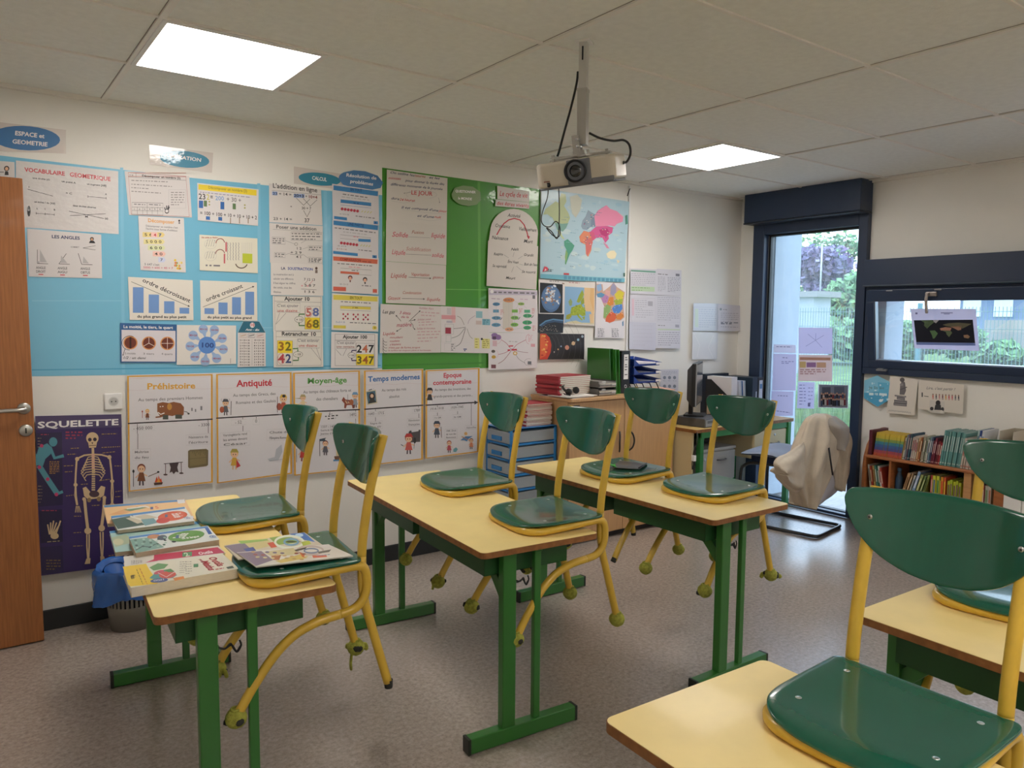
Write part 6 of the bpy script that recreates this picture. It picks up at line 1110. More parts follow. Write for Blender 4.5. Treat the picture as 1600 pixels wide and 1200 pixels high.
# ================================================================== CUPBOARD, DRAWER TOWER AND WHAT STANDS ON THEM
BEE = M('#c39a6c', .42, coat=.1, var=.07, scale=6, stretch=(14, 14, .9)); BEEE = M('#a57d52', .5)
cb = thing('wooden_cupboard', 'low two-door beech cupboard with dark bow handles against the poster wall', 'cupboard', (3.72, -.22, 0))
def C(a): return (a[0]-3.72, a[1]+.22, a[2])
m = MB(); m.box(C((3.22, -.40, .035)), C((4.225, -.012, .965)), BEE); m.build('carcass', cb, bevel=.002)
MB().box(C((3.212, -.445, .965)), C((4.232, -.012, .985)), BEE).build('top_board', cb, bevel=.003)
MB().box(C((3.235, -.385, 0)), C((4.21, -.03, .036)), BLACK).build('plinth', cb)
for x0, x1, hx in ((3.222, 3.7195, 3.665), (3.7235, 4.223, 3.782)):
    d = MB().box(C((x0, -.42, .045)), C((x1, -.401, .958)), BEE).build('door', cb, bevel=.002)
    m = MB(); s_ = -1 if hx < 3.7 else 1
    m.tube(cr([C((hx-.012*s_, -.421, .735)), C((hx+.004*s_, -.44, .71)), C((hx+.012*s_, -.447, .665)), C((hx+.004*s_, -.44, .62)), C((hx-.012*s_, -.421, .595))], 5), .006, BLACK, 8); m.build('handle', d)
    m = MB(); m.box(C((x0+.02, -.4225, .935)), C((x0+.085, -.42, .941)), BLACK); m.build('hinge_slot', d)
# drawer tower
BLU = M('#1f78ba', .35, coat=.2); CLR = plastic_clear('clear_drawer', '#b9c2c8', .62)
dt = thing('drawer_tower', 'blue tower of translucent plastic drawers left of the wooden cupboard', 'drawers', (3.02, -.17, 0))
m = MB(); n_ = 8; hh = .79/n_
X0, X1, Y0, Y1 = -.195, .19, -.135, .135
for z in [k*hh for k in range(n_+1)]: m.box((X0, Y0, z), (X1, Y1, z+.014), BLU)
for x, y in ((X0, Y0), (X1-.022, Y0), (X0, Y1-.022), (X1-.022, Y1-.022)): m.box((x, y, 0), (x+.022, y+.022, .80), BLU)
m.box((X0, Y0, .79), (X1, Y1, .805), BLU); m.build('frame', dt, bevel=.003)
PW = M('#9aa3aa', .7, var=.2, scale=12)
for k in range(n_):
    z = k*hh+.018
    d = MB().box((X0-.006, Y0+.004, z), (X1-.012, Y1-.024, z+hh-.026), CLR).build('drawer', dt, bevel=.003)
    m = MB(); m.box((X0-.014, -.055, z+.012), (X0-.005, .055, z+.04), BLU); m.build('pull', d, bevel=.003)
    m = MB(); m.box((X0+.03, Y0+.03, z+.003), (X1-.05, Y1-.05, z+.02+.03*((k*7) % 3)/2), PW); m.build('papers', d)
R = random.Random(21)
reds = ['#a83240', '#b8404a', '#d6d0ca', '#c9c0ba', '#a02c38', '#ddd8d2']
for k in range(13):
    z = .8055+k*.0113; o = MB(); c = reds[(k*5) % 6]; a, b_ = R.uniform(-.006, .006), R.uniform(-.006, .006)
    o.box((-.105, -.10, 0), (.105, .10, .0015), M(c, .5)); o.box((-.103, -.098, .0015), (.103, .098, .0092), PGW); o.box((-.105, -.10, .0092), (.105, .10, .0107), M(c, .5)); o.box((-.1055, -.10, 0), (-.104, .10, .0107), M(c, .5))
    tag(o.build('exercise_book', loc=(3.09+a, -.17+b_, z)), 'thin exercise book stacked on top of the blue drawer tower', 'exercise book', 'exercise books on the blue drawer tower')
# things on the cupboard top, z = .985
for k, (x, y, w_, d_, rz) in enumerate(((3.33, -.25, .21, .30, .15), (3.36, -.24, .21, .30, -.1), (3.34, -.31, .28, .19, .05))):
    tag(MB().box((-w_/2, -d_/2, 0), (w_/2, d_/2, .004), M(('#d9d6d2', '#d2d2da', '#dedbd6')[k], .6)).build('paper_stack', loc=(x, y, .9852+.0042*k), rotz=rz), ('loose white paper lying lowest on the left end of the cupboard', 'loose bluish paper in the middle of the loose papers on the cupboard', 'loose white paper lying topmost on the left end of the cupboard')[k], 'paper')
for k in range(10):
    z = .9985+k*.0125; o = MB(); c = ('#a32836', '#b03440', '#9a2430')[k % 3]; a = R.uniform(-.008, .008)
    o.box((-.15, -.11, 0), (.15, .11, .0015), M(c, .45)); o.box((-.135, -.114, .0015), (.152, .108, .0112), PGW); o.box((-.15, -.11, .0112), (.15, .11, .0128), M(c, .45)); o.box((-.151, -.11, 0), (-.147, .11, .0128), M(c, .45))
    o.box((-.151, -.1105, 0), (-.02, -.1095, .0128), M(c, .45))
    tag(o.build('card_folder', loc=(3.36+a, -.185, z), rotz=.08+a*3), 'red card folder full of papers in the pile on the cupboard', 'folder', 'red card folders piled on the cupboard')
# black headset in front of the folders
hsx = thing('headset', 'black headset lying against the red folders on the cupboard', 'headset', (3.30, -.355, .9985))
m = MB(); X = Matrix.Rotation(.5, 4, 'Z') @ Matrix.Rotation(.35, 4, 'X')
m.tube([(.075*math.cos(a), .03+.05*math.sin(a), .028+.012*math.sin(a)) for a in [k*PI/14 for k in range(-2, 17)]], .009, BLACK, 8, r2=.005, X=X); m.build('headband', hsx)
for s_ in (-1, 1): MB().ball((.07*s_, .012, .028), (.016, .024, .024), BLACK, 14, X).build('ear_cup', hsx)
MB().tube(cr([(-.075, 0, .02), (-.09, -.03, .015), (-.06, -.05, .008)], 5), .0035, BLACK, 6).build('microphone', hsx)
# grey wire trays with papers
GRY = M('#5d5b5a', .4); CLP = plastic_clear('clear_tray', '#c8cccc', .5)
for k in range(2):
    t = thing('letter_tray', ('clear grey letter tray full of papers, lower of two beside the red folders', 'clear grey letter tray full of papers, upper of two beside the red folders')[k], 'letter tray', (3.60, -.22, .987+.052*k), 0)
    m = MB(); m.box((-.085, -.15, 0), (.08, .14, .003), GRY); m.box((-.085, -.15, 0), (-.081, .14, .045), GRY); m.box((.076, -.15, 0), (.08, .14, .045), GRY); m.box((-.085, .136, 0), (.08, .14, .045), GRY); m.box((-.085, -.153, 0), (-.045, -.148, .03), GRY); m.box((.03, -.153, 0), (.08, -.148, .03), GRY); m.box((-.052, -.154, .018), (-.02, -.149, .046), CLP); m.build('tray', t)
    m = MB()
    for j in range(5): m.box((-.078+.002*(j % 3), -.155-.006*(j % 2), .004+.007*j), (.073, .13, .0085+.007*j), (PGW, M('#8f8a86', .7), M('#d6d3d0', .7))[j % 3])
    m.build('papers', t)
    m = MB(); m.box((.04, -.157, .012), (.075, -.153, .026), WHITE); m.build('label', t)
# green magazine files and black lever arch binder
GRN = M('#3f8a34', .35, coat=.3)
def magfile(name, lab, x, y, z, col, w_=.035, d_=.27, h_=.31):
    t = thing(name, lab, 'file box', (x, y, z)); m = MB()
    prof = [(-d_/2, 0), (d_/2, 0), (d_/2, h_), (-d_/2+.02, h_)] 
    for s_ in (-1, 1):
        X = Matrix.Translation((s_*w_/2, 0, 0)) @ Matrix(((0, 0, 1, 0), (1, 0, 0, 0), (0, 1, 0, 0), (0, 0, 0, 1)))
        m.prism(prof, -.0015, .0015, col, X)
    m.box((-w_/2, d_/2-.002, 0), (w_/2, d_/2, h_), col); m.box((-w_/2, -d_/2, 0), (w_/2, d_/2, .003), col); m.build('box', t)
    m = MB(); m.box((-w_/2+.004, -d_/2+.05, .004), (w_/2-.004, d_/2-.004, h_*.5), PGW); m.build('papers', t); return t
magfile('magazine_file', 'translucent green magazine file, left of the black binder on the cupboard', 3.742, -.20, .985, GRN)
magfile('magazine_file', 'second green magazine file, squeezed against the black binder', 3.704, -.19, .985, M('#357a30', .35, coat=.3), .033, .25, .315)
bd = thing('lever_arch_binder', 'black lever arch binder with a white spine label standing on the cupboard', 'binder', (3.812, -.19, .985))
MB().box((-.042, -.14, 0), (.042, .14, .30), BLACK).build('cover', bd, bevel=.003)
m = MB(); m.box((-.02, -.1425, .10), (.022, -.1402, .275), WHITE)
for i, z in enumerate((.25, .235, .2, .185, .165, .13)): m.box((-.012, -.1432, z), (.014 if i % 2 else .008, -.1424, z+.006), M('#3a3a40', .6))
m.build('label', bd); m = MB(); X = Matrix.Translation((0, -.1405, .05)) @ Matrix.Rotation(PI/2, 4, 'X'); m.lathe([(.012, 0), (.012, .002), (.009, .002), (.008, 0)], CHROME, 18, X); m.build('finger_ring', bd)
# blue stacking trays
BT = M('#173a8c', .35, coat=.25)
for k in range(3):
    t = thing('letter_tray', 'blue stacking letter tray, %s of three beside the black binder' % ('lowest', 'middle', 'topmost')[k], 'letter tray', (4.03, -.19, 1.05+.062*k))
    m = MB(); m.box((-.135, -.14, 0), (.12, .12, .003), BT); m.box((-.135, -.14, 0), (-.131, .12, .05), BT); m.box((-.135, .116, 0), (.12, .12, .055), BT)
    m.add([(.118, -.14, 0), (.121, -.14, 0), (.121, .12, 0), (.118, .12, 0), (.145, -.14, .022), (.148, -.14, .022), (.135, .12, .052), (.132, .12, .052)], [(0, 3, 2, 1), (4, 5, 6, 7), (0, 1, 5, 4), (1, 2, 6, 5), (2, 3, 7, 6), (3, 0, 4, 7)], BT)
    m.add([(-.135, -.14, 0), (-.135, -.14, .05), (-.09, -.143, .014), (.07, -.143, .014), (.145, -.14, .022), (.12, -.14, 0)], [(0, 5, 4, 3, 2, 1)], BT)
    m.build('tray', t, solid=.001)
    m = MB(); m.box((.085, -.1465, .006), (.135, -.143, .022), WHITE); m.build('label', t)
    m = MB(); m.box((-.12, -.125, .004), (.10, .105, .012+.012*(k == 2)), M('#d8d2d4', .7)); m.build('papers', t)
m = MB(); rk = thing('wire_sorter', 'black slanted wire rack under the blue letter trays', 'rack', (4.03, -.19, .985))
for x in (-.11, -.03, .045, .115): m.tube([(x, -.12, .062), (x+.035, -.12, .006)], .004, BLACK, 6); m.tube([(x, .10, .062), (x+.035, .10, .006)], .004, BLACK, 6); m.tube([(x, -.12, .06), (x, .10, .06)], .003, BLACK, 6)
m.build('wire_frame', rk); m = MB(); m.box((-.13, -.13, 0), (.16, .11, .004), M('#8f9298', .5)); m.build('base_plate', rk)
tag(MB().box((-.105, -.12, 0), (.105, .12, .006), M('#d9a58c', .6)).build('paper_stack', loc=(4.17, -.27, .9925), rotz=-.3), 'salmon paper lying at the right end of the cupboard', 'paper')
# ================================================================== TEACHER'S DESK
DG = M('#2f7a3f', .4, coat=.15); BEI = M('#cdbd94', .5); DTOP = M('#d3b472', .38, coat=.15, var=.04, scale=8)
dk = thing('teacher_desk', "teacher's desk with beige top and green legs in the room corner", 'desk', (4.85, -.32, 0))
def K(a): return (a[0]-4.85, a[1]+.32, a[2])
m = MB(); m.prism([(x-4.85, y+.32) for x, y in rrect(4.245, -.615, 5.44, -.02, .02)], .698, .7215, EDGE); m.prism([(x-4.85, y+.32) for x, y in rrect(4.2465, -.6135, 5.4385, -.0215, .02)], .7214, .7225, DTOP); m.build('desk_top', dk)
for x, y in ((4.33, -.58), (5.37, -.60), (4.33, -.08), (5.37, -.08)): MB().box(K((x-.02, y-.02, 0)), K((x+.02, y+.02, .698)), DG).build('leg', dk, bevel=.003)
m = MB(); m.box(K((4.31, -.61, .655)), K((5.39, -.585, .698)), DG); m.box(K((4.31, -.09, .655)), K((5.39, -.065, .698)), DG); m.box(K((5.36, -.60, .655)), K((5.385, -.08, .698)), DG); m.build('frame_rail', dk)
MB().box(K((4.252, -.57, .0)), K((4.272, -.03, .698)), BEI).build('side_panel', dk)
MB().box(K((4.35, -.07, .28)), K((5.35, -.055, .66)), M('#b9ad93', .6)).build('modesty_panel', dk)
db = MB().box(K((4.93, -.59, .44)), K((5.345, -.12, .655)), BEI).build('drawer_box', dk, bevel=.002)
d = MB().box(K((4.935, -.607, .475)), K((5.34, -.589, .648)), BEI).build('drawer', dk, bevel=.003)
m = MB(); hx = 5.19
m.tube(cr([K((hx-.05, -.607, .545)), K((hx-.035, -.628, .545)), K((hx+.035, -.628, .548)), K((hx+.05, -.607, .548))], 4), .006, GRY, 8); m.build('handle', d)
m = MB(); X = Matrix.Translation(K((5.19, -.607, .61))) @ Matrix.Rotation(PI/2, 4, 'X'); m.lathe([(.010, 0), (.010, .003), (0, .003)], CHROME, 16, X); m.build('lock', d)
pd = thing('drawer_pedestal', 'light grey drawer pedestal under the desk', 'pedestal', (4.60, -.30, 0))
PG2 = M('#b4b4b2', .45); m = MB(); m.box((-.2, -.22, .03), (.2, .22, .53), PG2); m.build('carcass', pd, bevel=.004)
MB().box((-.205, -.235, .53), (.205, .225, .55), M('#c2c2c0', .45)).build('top_board', pd, bevel=.003)
for z0, z1 in ((.30, .52), (.05, .29)):
    d = MB().box((-.195, -.236, z0), (.195, -.22, z1), PG2).build('drawer', pd, bevel=.003)
    MB().tube(cr([(-.02, -.237, z1-.06), (-.005, -.255, z1-.06), (.065, -.255, z1-.06), (.08, -.237, z1-.06)], 4), .005, GRY, 8).build('handle', d)
    if z1 > .5: m = MB(); X = Matrix.Translation((-.16, -.236, z1-.045)) @ Matrix.Rotation(PI/2, 4, 'X'); m.lathe([(.012, 0), (.012, .003), (0, .003)], CHROME, 16, X); m.build('lock', d)
for x in (-.16, .16): MB().box((x-.02, -.18, 0), (x+.02, -.14, .03), BLACK).build('castor', pd)
m = MB(); R = random.Random(5)
for i in range(9): m.ball((R.uniform(-.12, .12), R.uniform(-.1, .1), R.uniform(.045, .085)), (R.uniform(.06, .09), R.uniform(.05, .08), R.uniform(.03, .045)), M('#23242a', .6), 12, None, .1)
tag(m.build('cloth_bag', loc=(4.55, -.33, .556)), 'crumpled black bag on the grey pedestal under the desk', 'bag')
tag(MB().box((-.105, -.15, 0), (.105, .15, .20), M('#d6d8dc', .6)).build('paper_box', loc=(5.02, -.33, .0), bevel=.003), 'white box of paper on the floor under the desk', 'box')
m = MB().tube(cr([(4.262, -.60, .72), (4.24, -.63, .66), (4.235, -.615, .56), (4.25, -.60, .5), (4.225, -.605, .44), (4.23, -.60, .52), (4.255, -.60, .60)], 6), .004, BLACK, 6); o = m.build('power_cable'); tag(o, 'black cable with a white plug hanging off the left end of the desk', 'cable')
MB().box((4.222, -.62, .5), (4.245, -.595, .54), WHITE).build('plug', o)
# computer and monitor
pcx = thing('desktop_computer', 'flat grey desktop computer lying under the monitor', 'computer', (4.49, -.44, .7225), .1)
MB().box((-.13, -.13, 0), (.13, .13, .065), M('#4a4b4e', .45)).build('case', pcx, bevel=.004)
m = MB(); m.box((-.12, -.1335, .008), (.12, -.13, .056), M('#8f9296', .45)); m.box((-.10, -.135, .03), (.03, -.133, .05), M('#5a5c60', .5)); m.box((.05, -.135, .015), (.10, -.133, .05), M('#b4b6b8', .5)); m.build('front_panel', pcx)
mo = thing('monitor', 'black computer monitor seen nearly edge-on on the desk', 'monitor', (4.50, -.40, .7885), math.radians(34))
m = MB(); m.box((-.09, -.06, 0), (.09, .09, .012), BLACK); m.build('stand', mo, bevel=.004); m = MB(); m.box((-.03, .03, .012), (.03, .06, .12), BLACK); m.build('stand_neck', mo)
m = MB(); m.box((-.215, -.012, .085), (.215, .02, .40), BLACK); m.add([(-.215, .02, .09), (.215, .02, .09), (.215, .02, .395), (-.215, .02, .395), (-.15, .06, .13), (.15, .06, .13), (.15, .06, .35), (-.15, .06, .35)], [(4, 5, 6, 7), (0, 1, 5, 4), (1, 2, 6, 5), (2, 3, 7, 6), (3, 0, 4, 7)], BLACK); m.build('housing', mo, bevel=.003)
MB().box((-.2, -.0145, .10), (.2, -.0122, .388), M('#5c6066', .12)).build('screen', mo)
m = MB(); m.box((-.217, -.016, .083), (-.209, -.008, .402), M('#8a8c90', .3)); m.build('trim_edge', mo)
def pot(name, lab, x, y, col, r, h, items):
    t = thing(name, lab, 'pen pot', (x, y, .7225)); MB().lathe([(0, .003), (r*.9, .003), (r, h), (r*.93, h), (r*.85, .006), (0, .006)], M(col, .4), 20).build('cup', t)
    for i, (c, dx, dy, l) in enumerate(items): MB().tube([(dx*.4, dy*.4, .01), (dx, dy, h+l)], .0042, M(c, .4), 6).build('pen', t)
pot('pen_pot', 'yellow-green pen pot with red and black pens behind the chair back', 4.90, -.37, '#8f9030', .036, .10, [('#a02c2c', .02, .01, .05), ('#22242a', -.02, .015, .06), ('#b84040', .005, -.02, .07), ('#d0d0d0', .018, -.015, .05)])
pot('pen_pot', 'dark pen pot with pink and white pens beside the monitor', 4.80, -.42, '#26272b', .038, .10, [('#c98080', .02, .01, .09), ('#d9d4d0', -.018, .0, .08), ('#d08a8a', -.005, .02, .11), ('#e0dcd8', .012, -.018, .06)])
t = thing('picture_frame', 'small dark wire picture frame on the desk behind the pen pots', 'picture frame', (4.905, -.20, .7225), .1)
m = MB()
for a, b_ in (((-.06, 0, .02), (.06, .008, .028)), ((-.06, 0, .17), (.06, .008, .178)), ((-.06, 0, .02), (-.052, .008, .178)), ((.052, 0, .02), (.06, .008, .178)), ((-.05, -.0, 0), (-.044, .05, .02)), ((.044, 0, 0), (.05, .05, .02))): m.box(a, b_, BLACK)
m.build('frame', t); MB().box((-.052, .003, .028), (.052, .005, .17), M('#b9a48a', .5)).build('picture', t)
t = thing('desk_phone', 'dark desk telephone with pale keys at the desk front', 'telephone', (4.90, -.545, .7225), -.3)
m = MB(); m.add([(-.08, -.06, 0), (.08, -.06, 0), (.08, .06, 0), (-.08, .06, 0), (-.08, -.06, .02), (.08, -.06, .02), (.08, .06, .05), (-.08, .06, .05)], [(0, 3, 2, 1), (4, 5, 6, 7), (0, 1, 5, 4), (1, 2, 6, 5), (2, 3, 7, 6), (3, 0, 4, 7)], M('#2c2e33', .45)); m.build('body', t, bevel=.004)
m = MB()
for i in range(3):
    for j in range(4): m.box((-.01+i*.026, -.045+j*.02, .025+j*.005), (.01+i*.026, -.032+j*.02, .03+j*.005), M('#b8bcc6', .5))
m.build('keypad', t); MB().tube([(-.06, -.05, .04), (-.055, 0, .056), (-.055, .05, .068)], [.018, .013, .018], M('#3a3c42', .4), 10).build('handset', t)
# magazine holders, folders and binders at the back of the desk
t = thing('magazine_holder', 'black sloping magazine holder with papers at the back of the desk', 'file box', (5.04, -.2, .7225), .12)
m = MB(); prof = [(-.12, 0), (.12, 0), (.12, .30), (.07, .30), (-.12, .15)]
for x in (-.05, .05): m.prism(prof, -.0015, .0015, BLACK, Matrix.Translation((x, 0, 0)) @ Matrix(((0, 0, 1, 0), (1, 0, 0, 0), (0, 1, 0, 0), (0, 0, 0, 1))))
m.box((-.05, -.122, 0), (.05, -.119, .15), BLACK); m.box((-.05, .118, 0), (.05, .121, .30), BLACK); m.build('box', t); m = MB(); m.box((-.03, -.124, .09), (.03, -.122, .125), M('#8f9298', .5)); m.build('label', t)
m = MB(); m.box((-.043, -.112, .004), (.043, .112, .325), M('#cfccd0', .7)); m.build('papers', t)
cols = ['#c9ccd6', '#aeb8c6', '#2f5f96', '#d2d4da', '#9fb0bf']
for k in range(5):
    o = MB().box((-.006, -.11, 0), (.006, .11, .29), M(cols[k], .5)); o = o.build('folder', loc=(5.155+.017*k, -.19, .7245)); o.rotation_euler = (0, -.12, .1)
    tag(o, ('pale lilac folder leaning next to the black magazine holder', 'grey-blue folder leaning in the row on the desk', 'dark blue folder leaning in the row on the desk', 'whitish folder leaning in the row on the desk', 'greenish grey folder leaning nearest the blue binders')[k], 'folder')
t = thing('lever_arch_binder', 'big navy binder standing flat-on at the back of the desk', 'binder', (5.16, -.032, .7225)); MB().box((-.15, -.024, 0), (.15, .024, .335), M('#1c2634', .45)).build('cover', t, bevel=.003)
for k, (x, c) in enumerate(((5.285, '#20303f'), (5.36, '#1a2430'))):
    t = thing('lever_arch_binder', ('dark blue-grey binder, left of the pair beside the tall window', 'black binder with pale blue spine label right beside the tall window')[k], 'binder', (x, -.20, .7225)); MB().box((-.034, -.14, 0), (.034, .14, .315), M(c, .45)).build('cover', t, bevel=.003)
    m = MB(); m.box((-.02 if k else .012, -.1425, .07 if k else .1), (.022, -.1405, .29 if k else .2), M('#b9c6d8', .5)); 
    if k: m.box((-.014, -.1432, .22), (.016, -.1426, .26), M('#4a7fb8', .5))
    m.build('label', t)
# ================================================================== TEACHER'S CHAIR WITH COAT
tc_ = thing('cantilever_chair', 'navy cantilever chair with black tube sled base at the desk', 'chair', (4.93, -.95, 0), math.radians(9))
FR = M('#1d2024', .35, coat=.2); NV = M('#1d2b4a', .9, bump=.3, bscale=300)
path = [(-.2, -.02, .47), (-.21, .2, .465), (-.215, .27, .44), (-.215, .30, .38), (-.215, .30, .10), (-.215, .29, .03), (-.215, .25, .0135), (-.215, -.20, .0135), (-.21, -.26, .0135), (-.17, -.285, .0135), (0, -.285, .0135)]
pp = cr(path, 4); pp += [Vector((-v.x, v.y, v.z)) for v in pp[-2::-1]]
MB().tube(pp, .0125, FR, 10).build('sled_frame', tc_)
m = MB(); m.prism(rrect(-.225, -.2, .225, .24, .06), .475, .535, NV); m.build('seat', tc_, bevel=.018, seg=3)
for sx_ in (-1, 1): MB().tube(cr([(.2*sx_, -.02, .47), (.205*sx_, -.2, .47), (.205*sx_, -.245, .52), (.195*sx_, -.262, .62), (.185*sx_, -.265, .70)], 4), .011, FR, 8).build('back_post', tc_)
m = MB(); m.grid(lambda u, v: ((u-.5)*.40, -.262+.05*(2*u-1)**2, .54+.22*v), 12, 4, NV); m.build('backrest', tc_, solid=.03)
# coat over the backrest
CO = M('#c2b6a4', .9, var=.06, scale=14, bump=.25, bscale=160); CO2 = M('#b7bac6', .8); SW = M('#8f9bb0', .9, bump=.3, bscale=200)
cx0 = hit(1, -1.2, 1272, 720); ct = thing('coat', 'beige coat draped over the back of the cantilever chair', 'coat', (cx0.x, -1.2, 0))
def drape(Le, Re, dep, name, mat, yc=-1.2, nf=7, amp=.012, seed=0, par=ct, ylift=0.):
    """closed cloth shape whose outline runs along two edges of points, with folds running down it"""
    A = cr([hit(1, yc, u, v)-ct.location for u, v in Le], 6); B = cr([hit(1, yc, u, v)-ct.location for u, v in Re], 6); n = len(A); nv = 72
    vs = []
    for i in range(n):
        t = i/(n-1); c = (A[i]+B[i])/2; hw = (B[i]-A[i])/2; d = dep[0]*(1-t)+dep[1]*t; d *= min(1, .25+2.2*t)
        for k in range(nv):
            a = 2*PI*k/nv; f_ = (amp*math.sin(nf*a+seed+2.2*t)+.6*amp*math.sin((nf*2-3)*a+seed*2-3*t))*min(1, .3+1.4*t)+.004*math.sin(3*a+11*t+seed)
            vs.append(c+hw*(math.cos(a)*(1+.5*f_/max(.04, hw.length)))+Vector((0, -1, 0))*((d+f_)*math.sin(a)-ylift*t))
    fs = [(i*nv+k, i*nv+(k+1) % nv, (i+1)*nv+(k+1) % nv, (i+1)*nv+k) for i in range(n-1) for k in range(nv)]; fs.append(tuple(range(nv))[::-1]); fs.append(tuple((n-1)*nv+k for k in range(nv)))
    return MB().add(vs, fs, mat, True).build(name, par)
drape([(1276, 647), (1263, 655), (1253, 680), (1245, 704), (1238, 728), (1235, 750), (1245, 778), (1251, 791)], [(1290, 646), (1301, 653), (1306, 676), (1303, 700), (1297, 722), (1288, 742), (1275, 762), (1258, 793)], (.10, .08), 'coat_body', CO, nf=7, amp=.022, seed=.6)
drape([(1256, 690), (1244, 698), (1228, 708), (1213, 714), (1204, 724), (1206, 736)], [(1250, 760), (1246, 768), (1236, 767), (1224, 761), (1213, 751), (1207, 740)], (.06, .05), 'sleeve', CO, yc=-1.24, nf=5, amp=.012, seed=2., ylift=-.06)
drape([(1297, 650), (1300, 668), (1302, 690), (1304, 715), (1303, 740), (1303, 762)], [(1304, 650), (1317, 667), (1326, 690), (1322, 714), (1319, 740), (1309, 767)], (.07, .06), 'sleeve', CO, yc=-1.15, nf=5, amp=.013, seed=4.)
drape([(1286, 728), (1279, 746), (1268, 764), (1264, 780), (1270, 790)], [(1302, 728), (1308, 748), (1310, 762), (1298, 776), (1274, 791)], (.03, .02), 'lining', CO2, yc=-1.13, nf=4, amp=.006, seed=1.)
drape([(1284, 648), (1281, 664), (1283, 682), (1288, 700)], [(1302, 650), (1313, 666), (1312, 684), (1302, 702)], (.125, .115), 'collar', M('#9c9690', .9, bump=.2, bscale=160), nf=5, amp=.012, seed=3.)
pa, pb_ = hit(1, -1.31, 1295, 700)-ct.location, hit(1, -1.31, 1301, 742)-ct.location
m = MB(); m.tube([pa, pa*.5+pb_*.5, pb_], .009, BLACK, 8, r2=.004); m.build('strap', ct)
m = MB(); R = random.Random(2)
m.grid(lambda u, v: (-.24+.46*u+.02*math.sin(6*v), -.14+.32*v+.015*math.sin(9*u), .542+.055*math.sin(PI*u)**.6*math.sin(PI*v)**.6+.012*math.sin(12*u+3*v)*math.sin(PI*v)), 30, 20, SW)
m.grid(lambda u, v: (-.24+.46*u+.02*math.sin(6*v), -.14+.32*v+.015*math.sin(9*u), .538), 10, 8, SW)
tag(m.build('sweater', loc=(4.86, -.88, 0), rotz=math.radians(9)), 'folded grey-blue sweater lying on the seat of the cantilever chair', 'sweater')
# ================================================================== BOOKCASE
PIN = M('#a3653a', .45, coat=.1, var=.12, scale=6, stretch=(3, 1, 12)); PINL = M('#b98a5a', .5, var=.1, scale=6, stretch=(3, 1, 12))
bc = thing('bookcase', 'low orange-brown bookcase with rounded end under the long window', 'bookcase', (5.34, -1.8, 0))
def Bc(a): return (a[0]-5.34, a[1]+1.8, a[2])
side = [(5.19, 0), (5.47, 0), (5.47, .735), (5.43, .735), (5.36, .725), (5.29, .69), (5.235, .63), (5.20, .55), (5.19, .48)]
XM = Matrix(((1, 0, 0, -5.34), (0, 0, 1, 1.8), (0, 1, 0, 0), (0, 0, 0, 1)))
for y0, y1 in ((-1.352, -1.33), (-2.245, -2.185)): MB().prism(side if y1 > -2 else [(5.19, 0), (5.47, 0), (5.47, .56), (5.19, .56)], y0, y1, PIN, XM).build('side_panel', bc, bevel=.004)
for z in (.05, .29, .563): MB().box(Bc((5.185, -2.245 if z > .5 else -2.185, z-.02)), Bc((5.462, -1.352, z)), PIN).build('shelf', bc, bevel=.006)
MB().box(Bc((5.462, -2.2, 0)), Bc((5.472, -1.34, .58)), M('#2a2c33', .6)).build('back_panel', bc)
for y0, y1, mm in ((-1.532, -1.517, PIN), (-2.048, -2.003, PINL)): MB().box(Bc((5.20, y0, .29)), Bc((5.46, y1, .543)), mm).build('divider', bc, bevel=.002)
R = random.Random(12)
def book(y, z, th, h, d, col, lab, grp, lean=0., band=None, xf=5.215, cat='book', bands=None):
    m = MB(); c = M(col, .45)
    m.box((0, -th/2, 0), (.0018, th/2, h), c); m.box((0, -th/2, 0), (d, -th/2+.0015, h), c); m.box((0, th/2-.0015, 0), (d, th/2, h), c); m.box((.0018, -th/2+.0015, .003), (d-.003, th/2-.0015, h-.003), PGW)
    if bands:
        for i, bcx in enumerate(bands): m.box((-.0008, -th/2, h*(1-(i+1)/len(bands))), (.0003, th/2, h*(1-i/len(bands))), M(bcx, .4))
    elif band: m.box((-.0004, -th*.22, h*.42), (.0003, th*.22, h*.86), M(band, .5)); m.box((-.0004, -th*.3, h*.06), (.0003, th*.3, h*.10), M(band, .5))
    o = m.build('book', loc=(xf+R.uniform(-.004, .006), y, z+abs(math.sin(lean))*th*.5+.0006), rotz=0); o.rotation_euler = (lean, 0, 0)
    return tag(o, lab, cat, grp)
RB = ['#c9ae42', '#bfae45', '#7f9a52', '#3f8290', '#3b609a', '#4a5088', '#a04a58', '#b85a40']
y = -1.40
tag(MB().box((0, -.011, 0), (.22, .011, .175), M('#5a2230', .5)).build('box_file', loc=(5.21, -1.372, .5638)), 'dark maroon box file at the left end of the top shelf', 'box file')
y = -1.394; LN = .11
for k in range(15):
    th = .0125; y -= th/2+.0004; book(y, .563, th, .165, .15, '#d8b93a', 'slim rainbow-spined reader in the row at the left of the top shelf', 'rainbow-spined readers on the top shelf', LN, bands=RB); y -= th/2+.0003
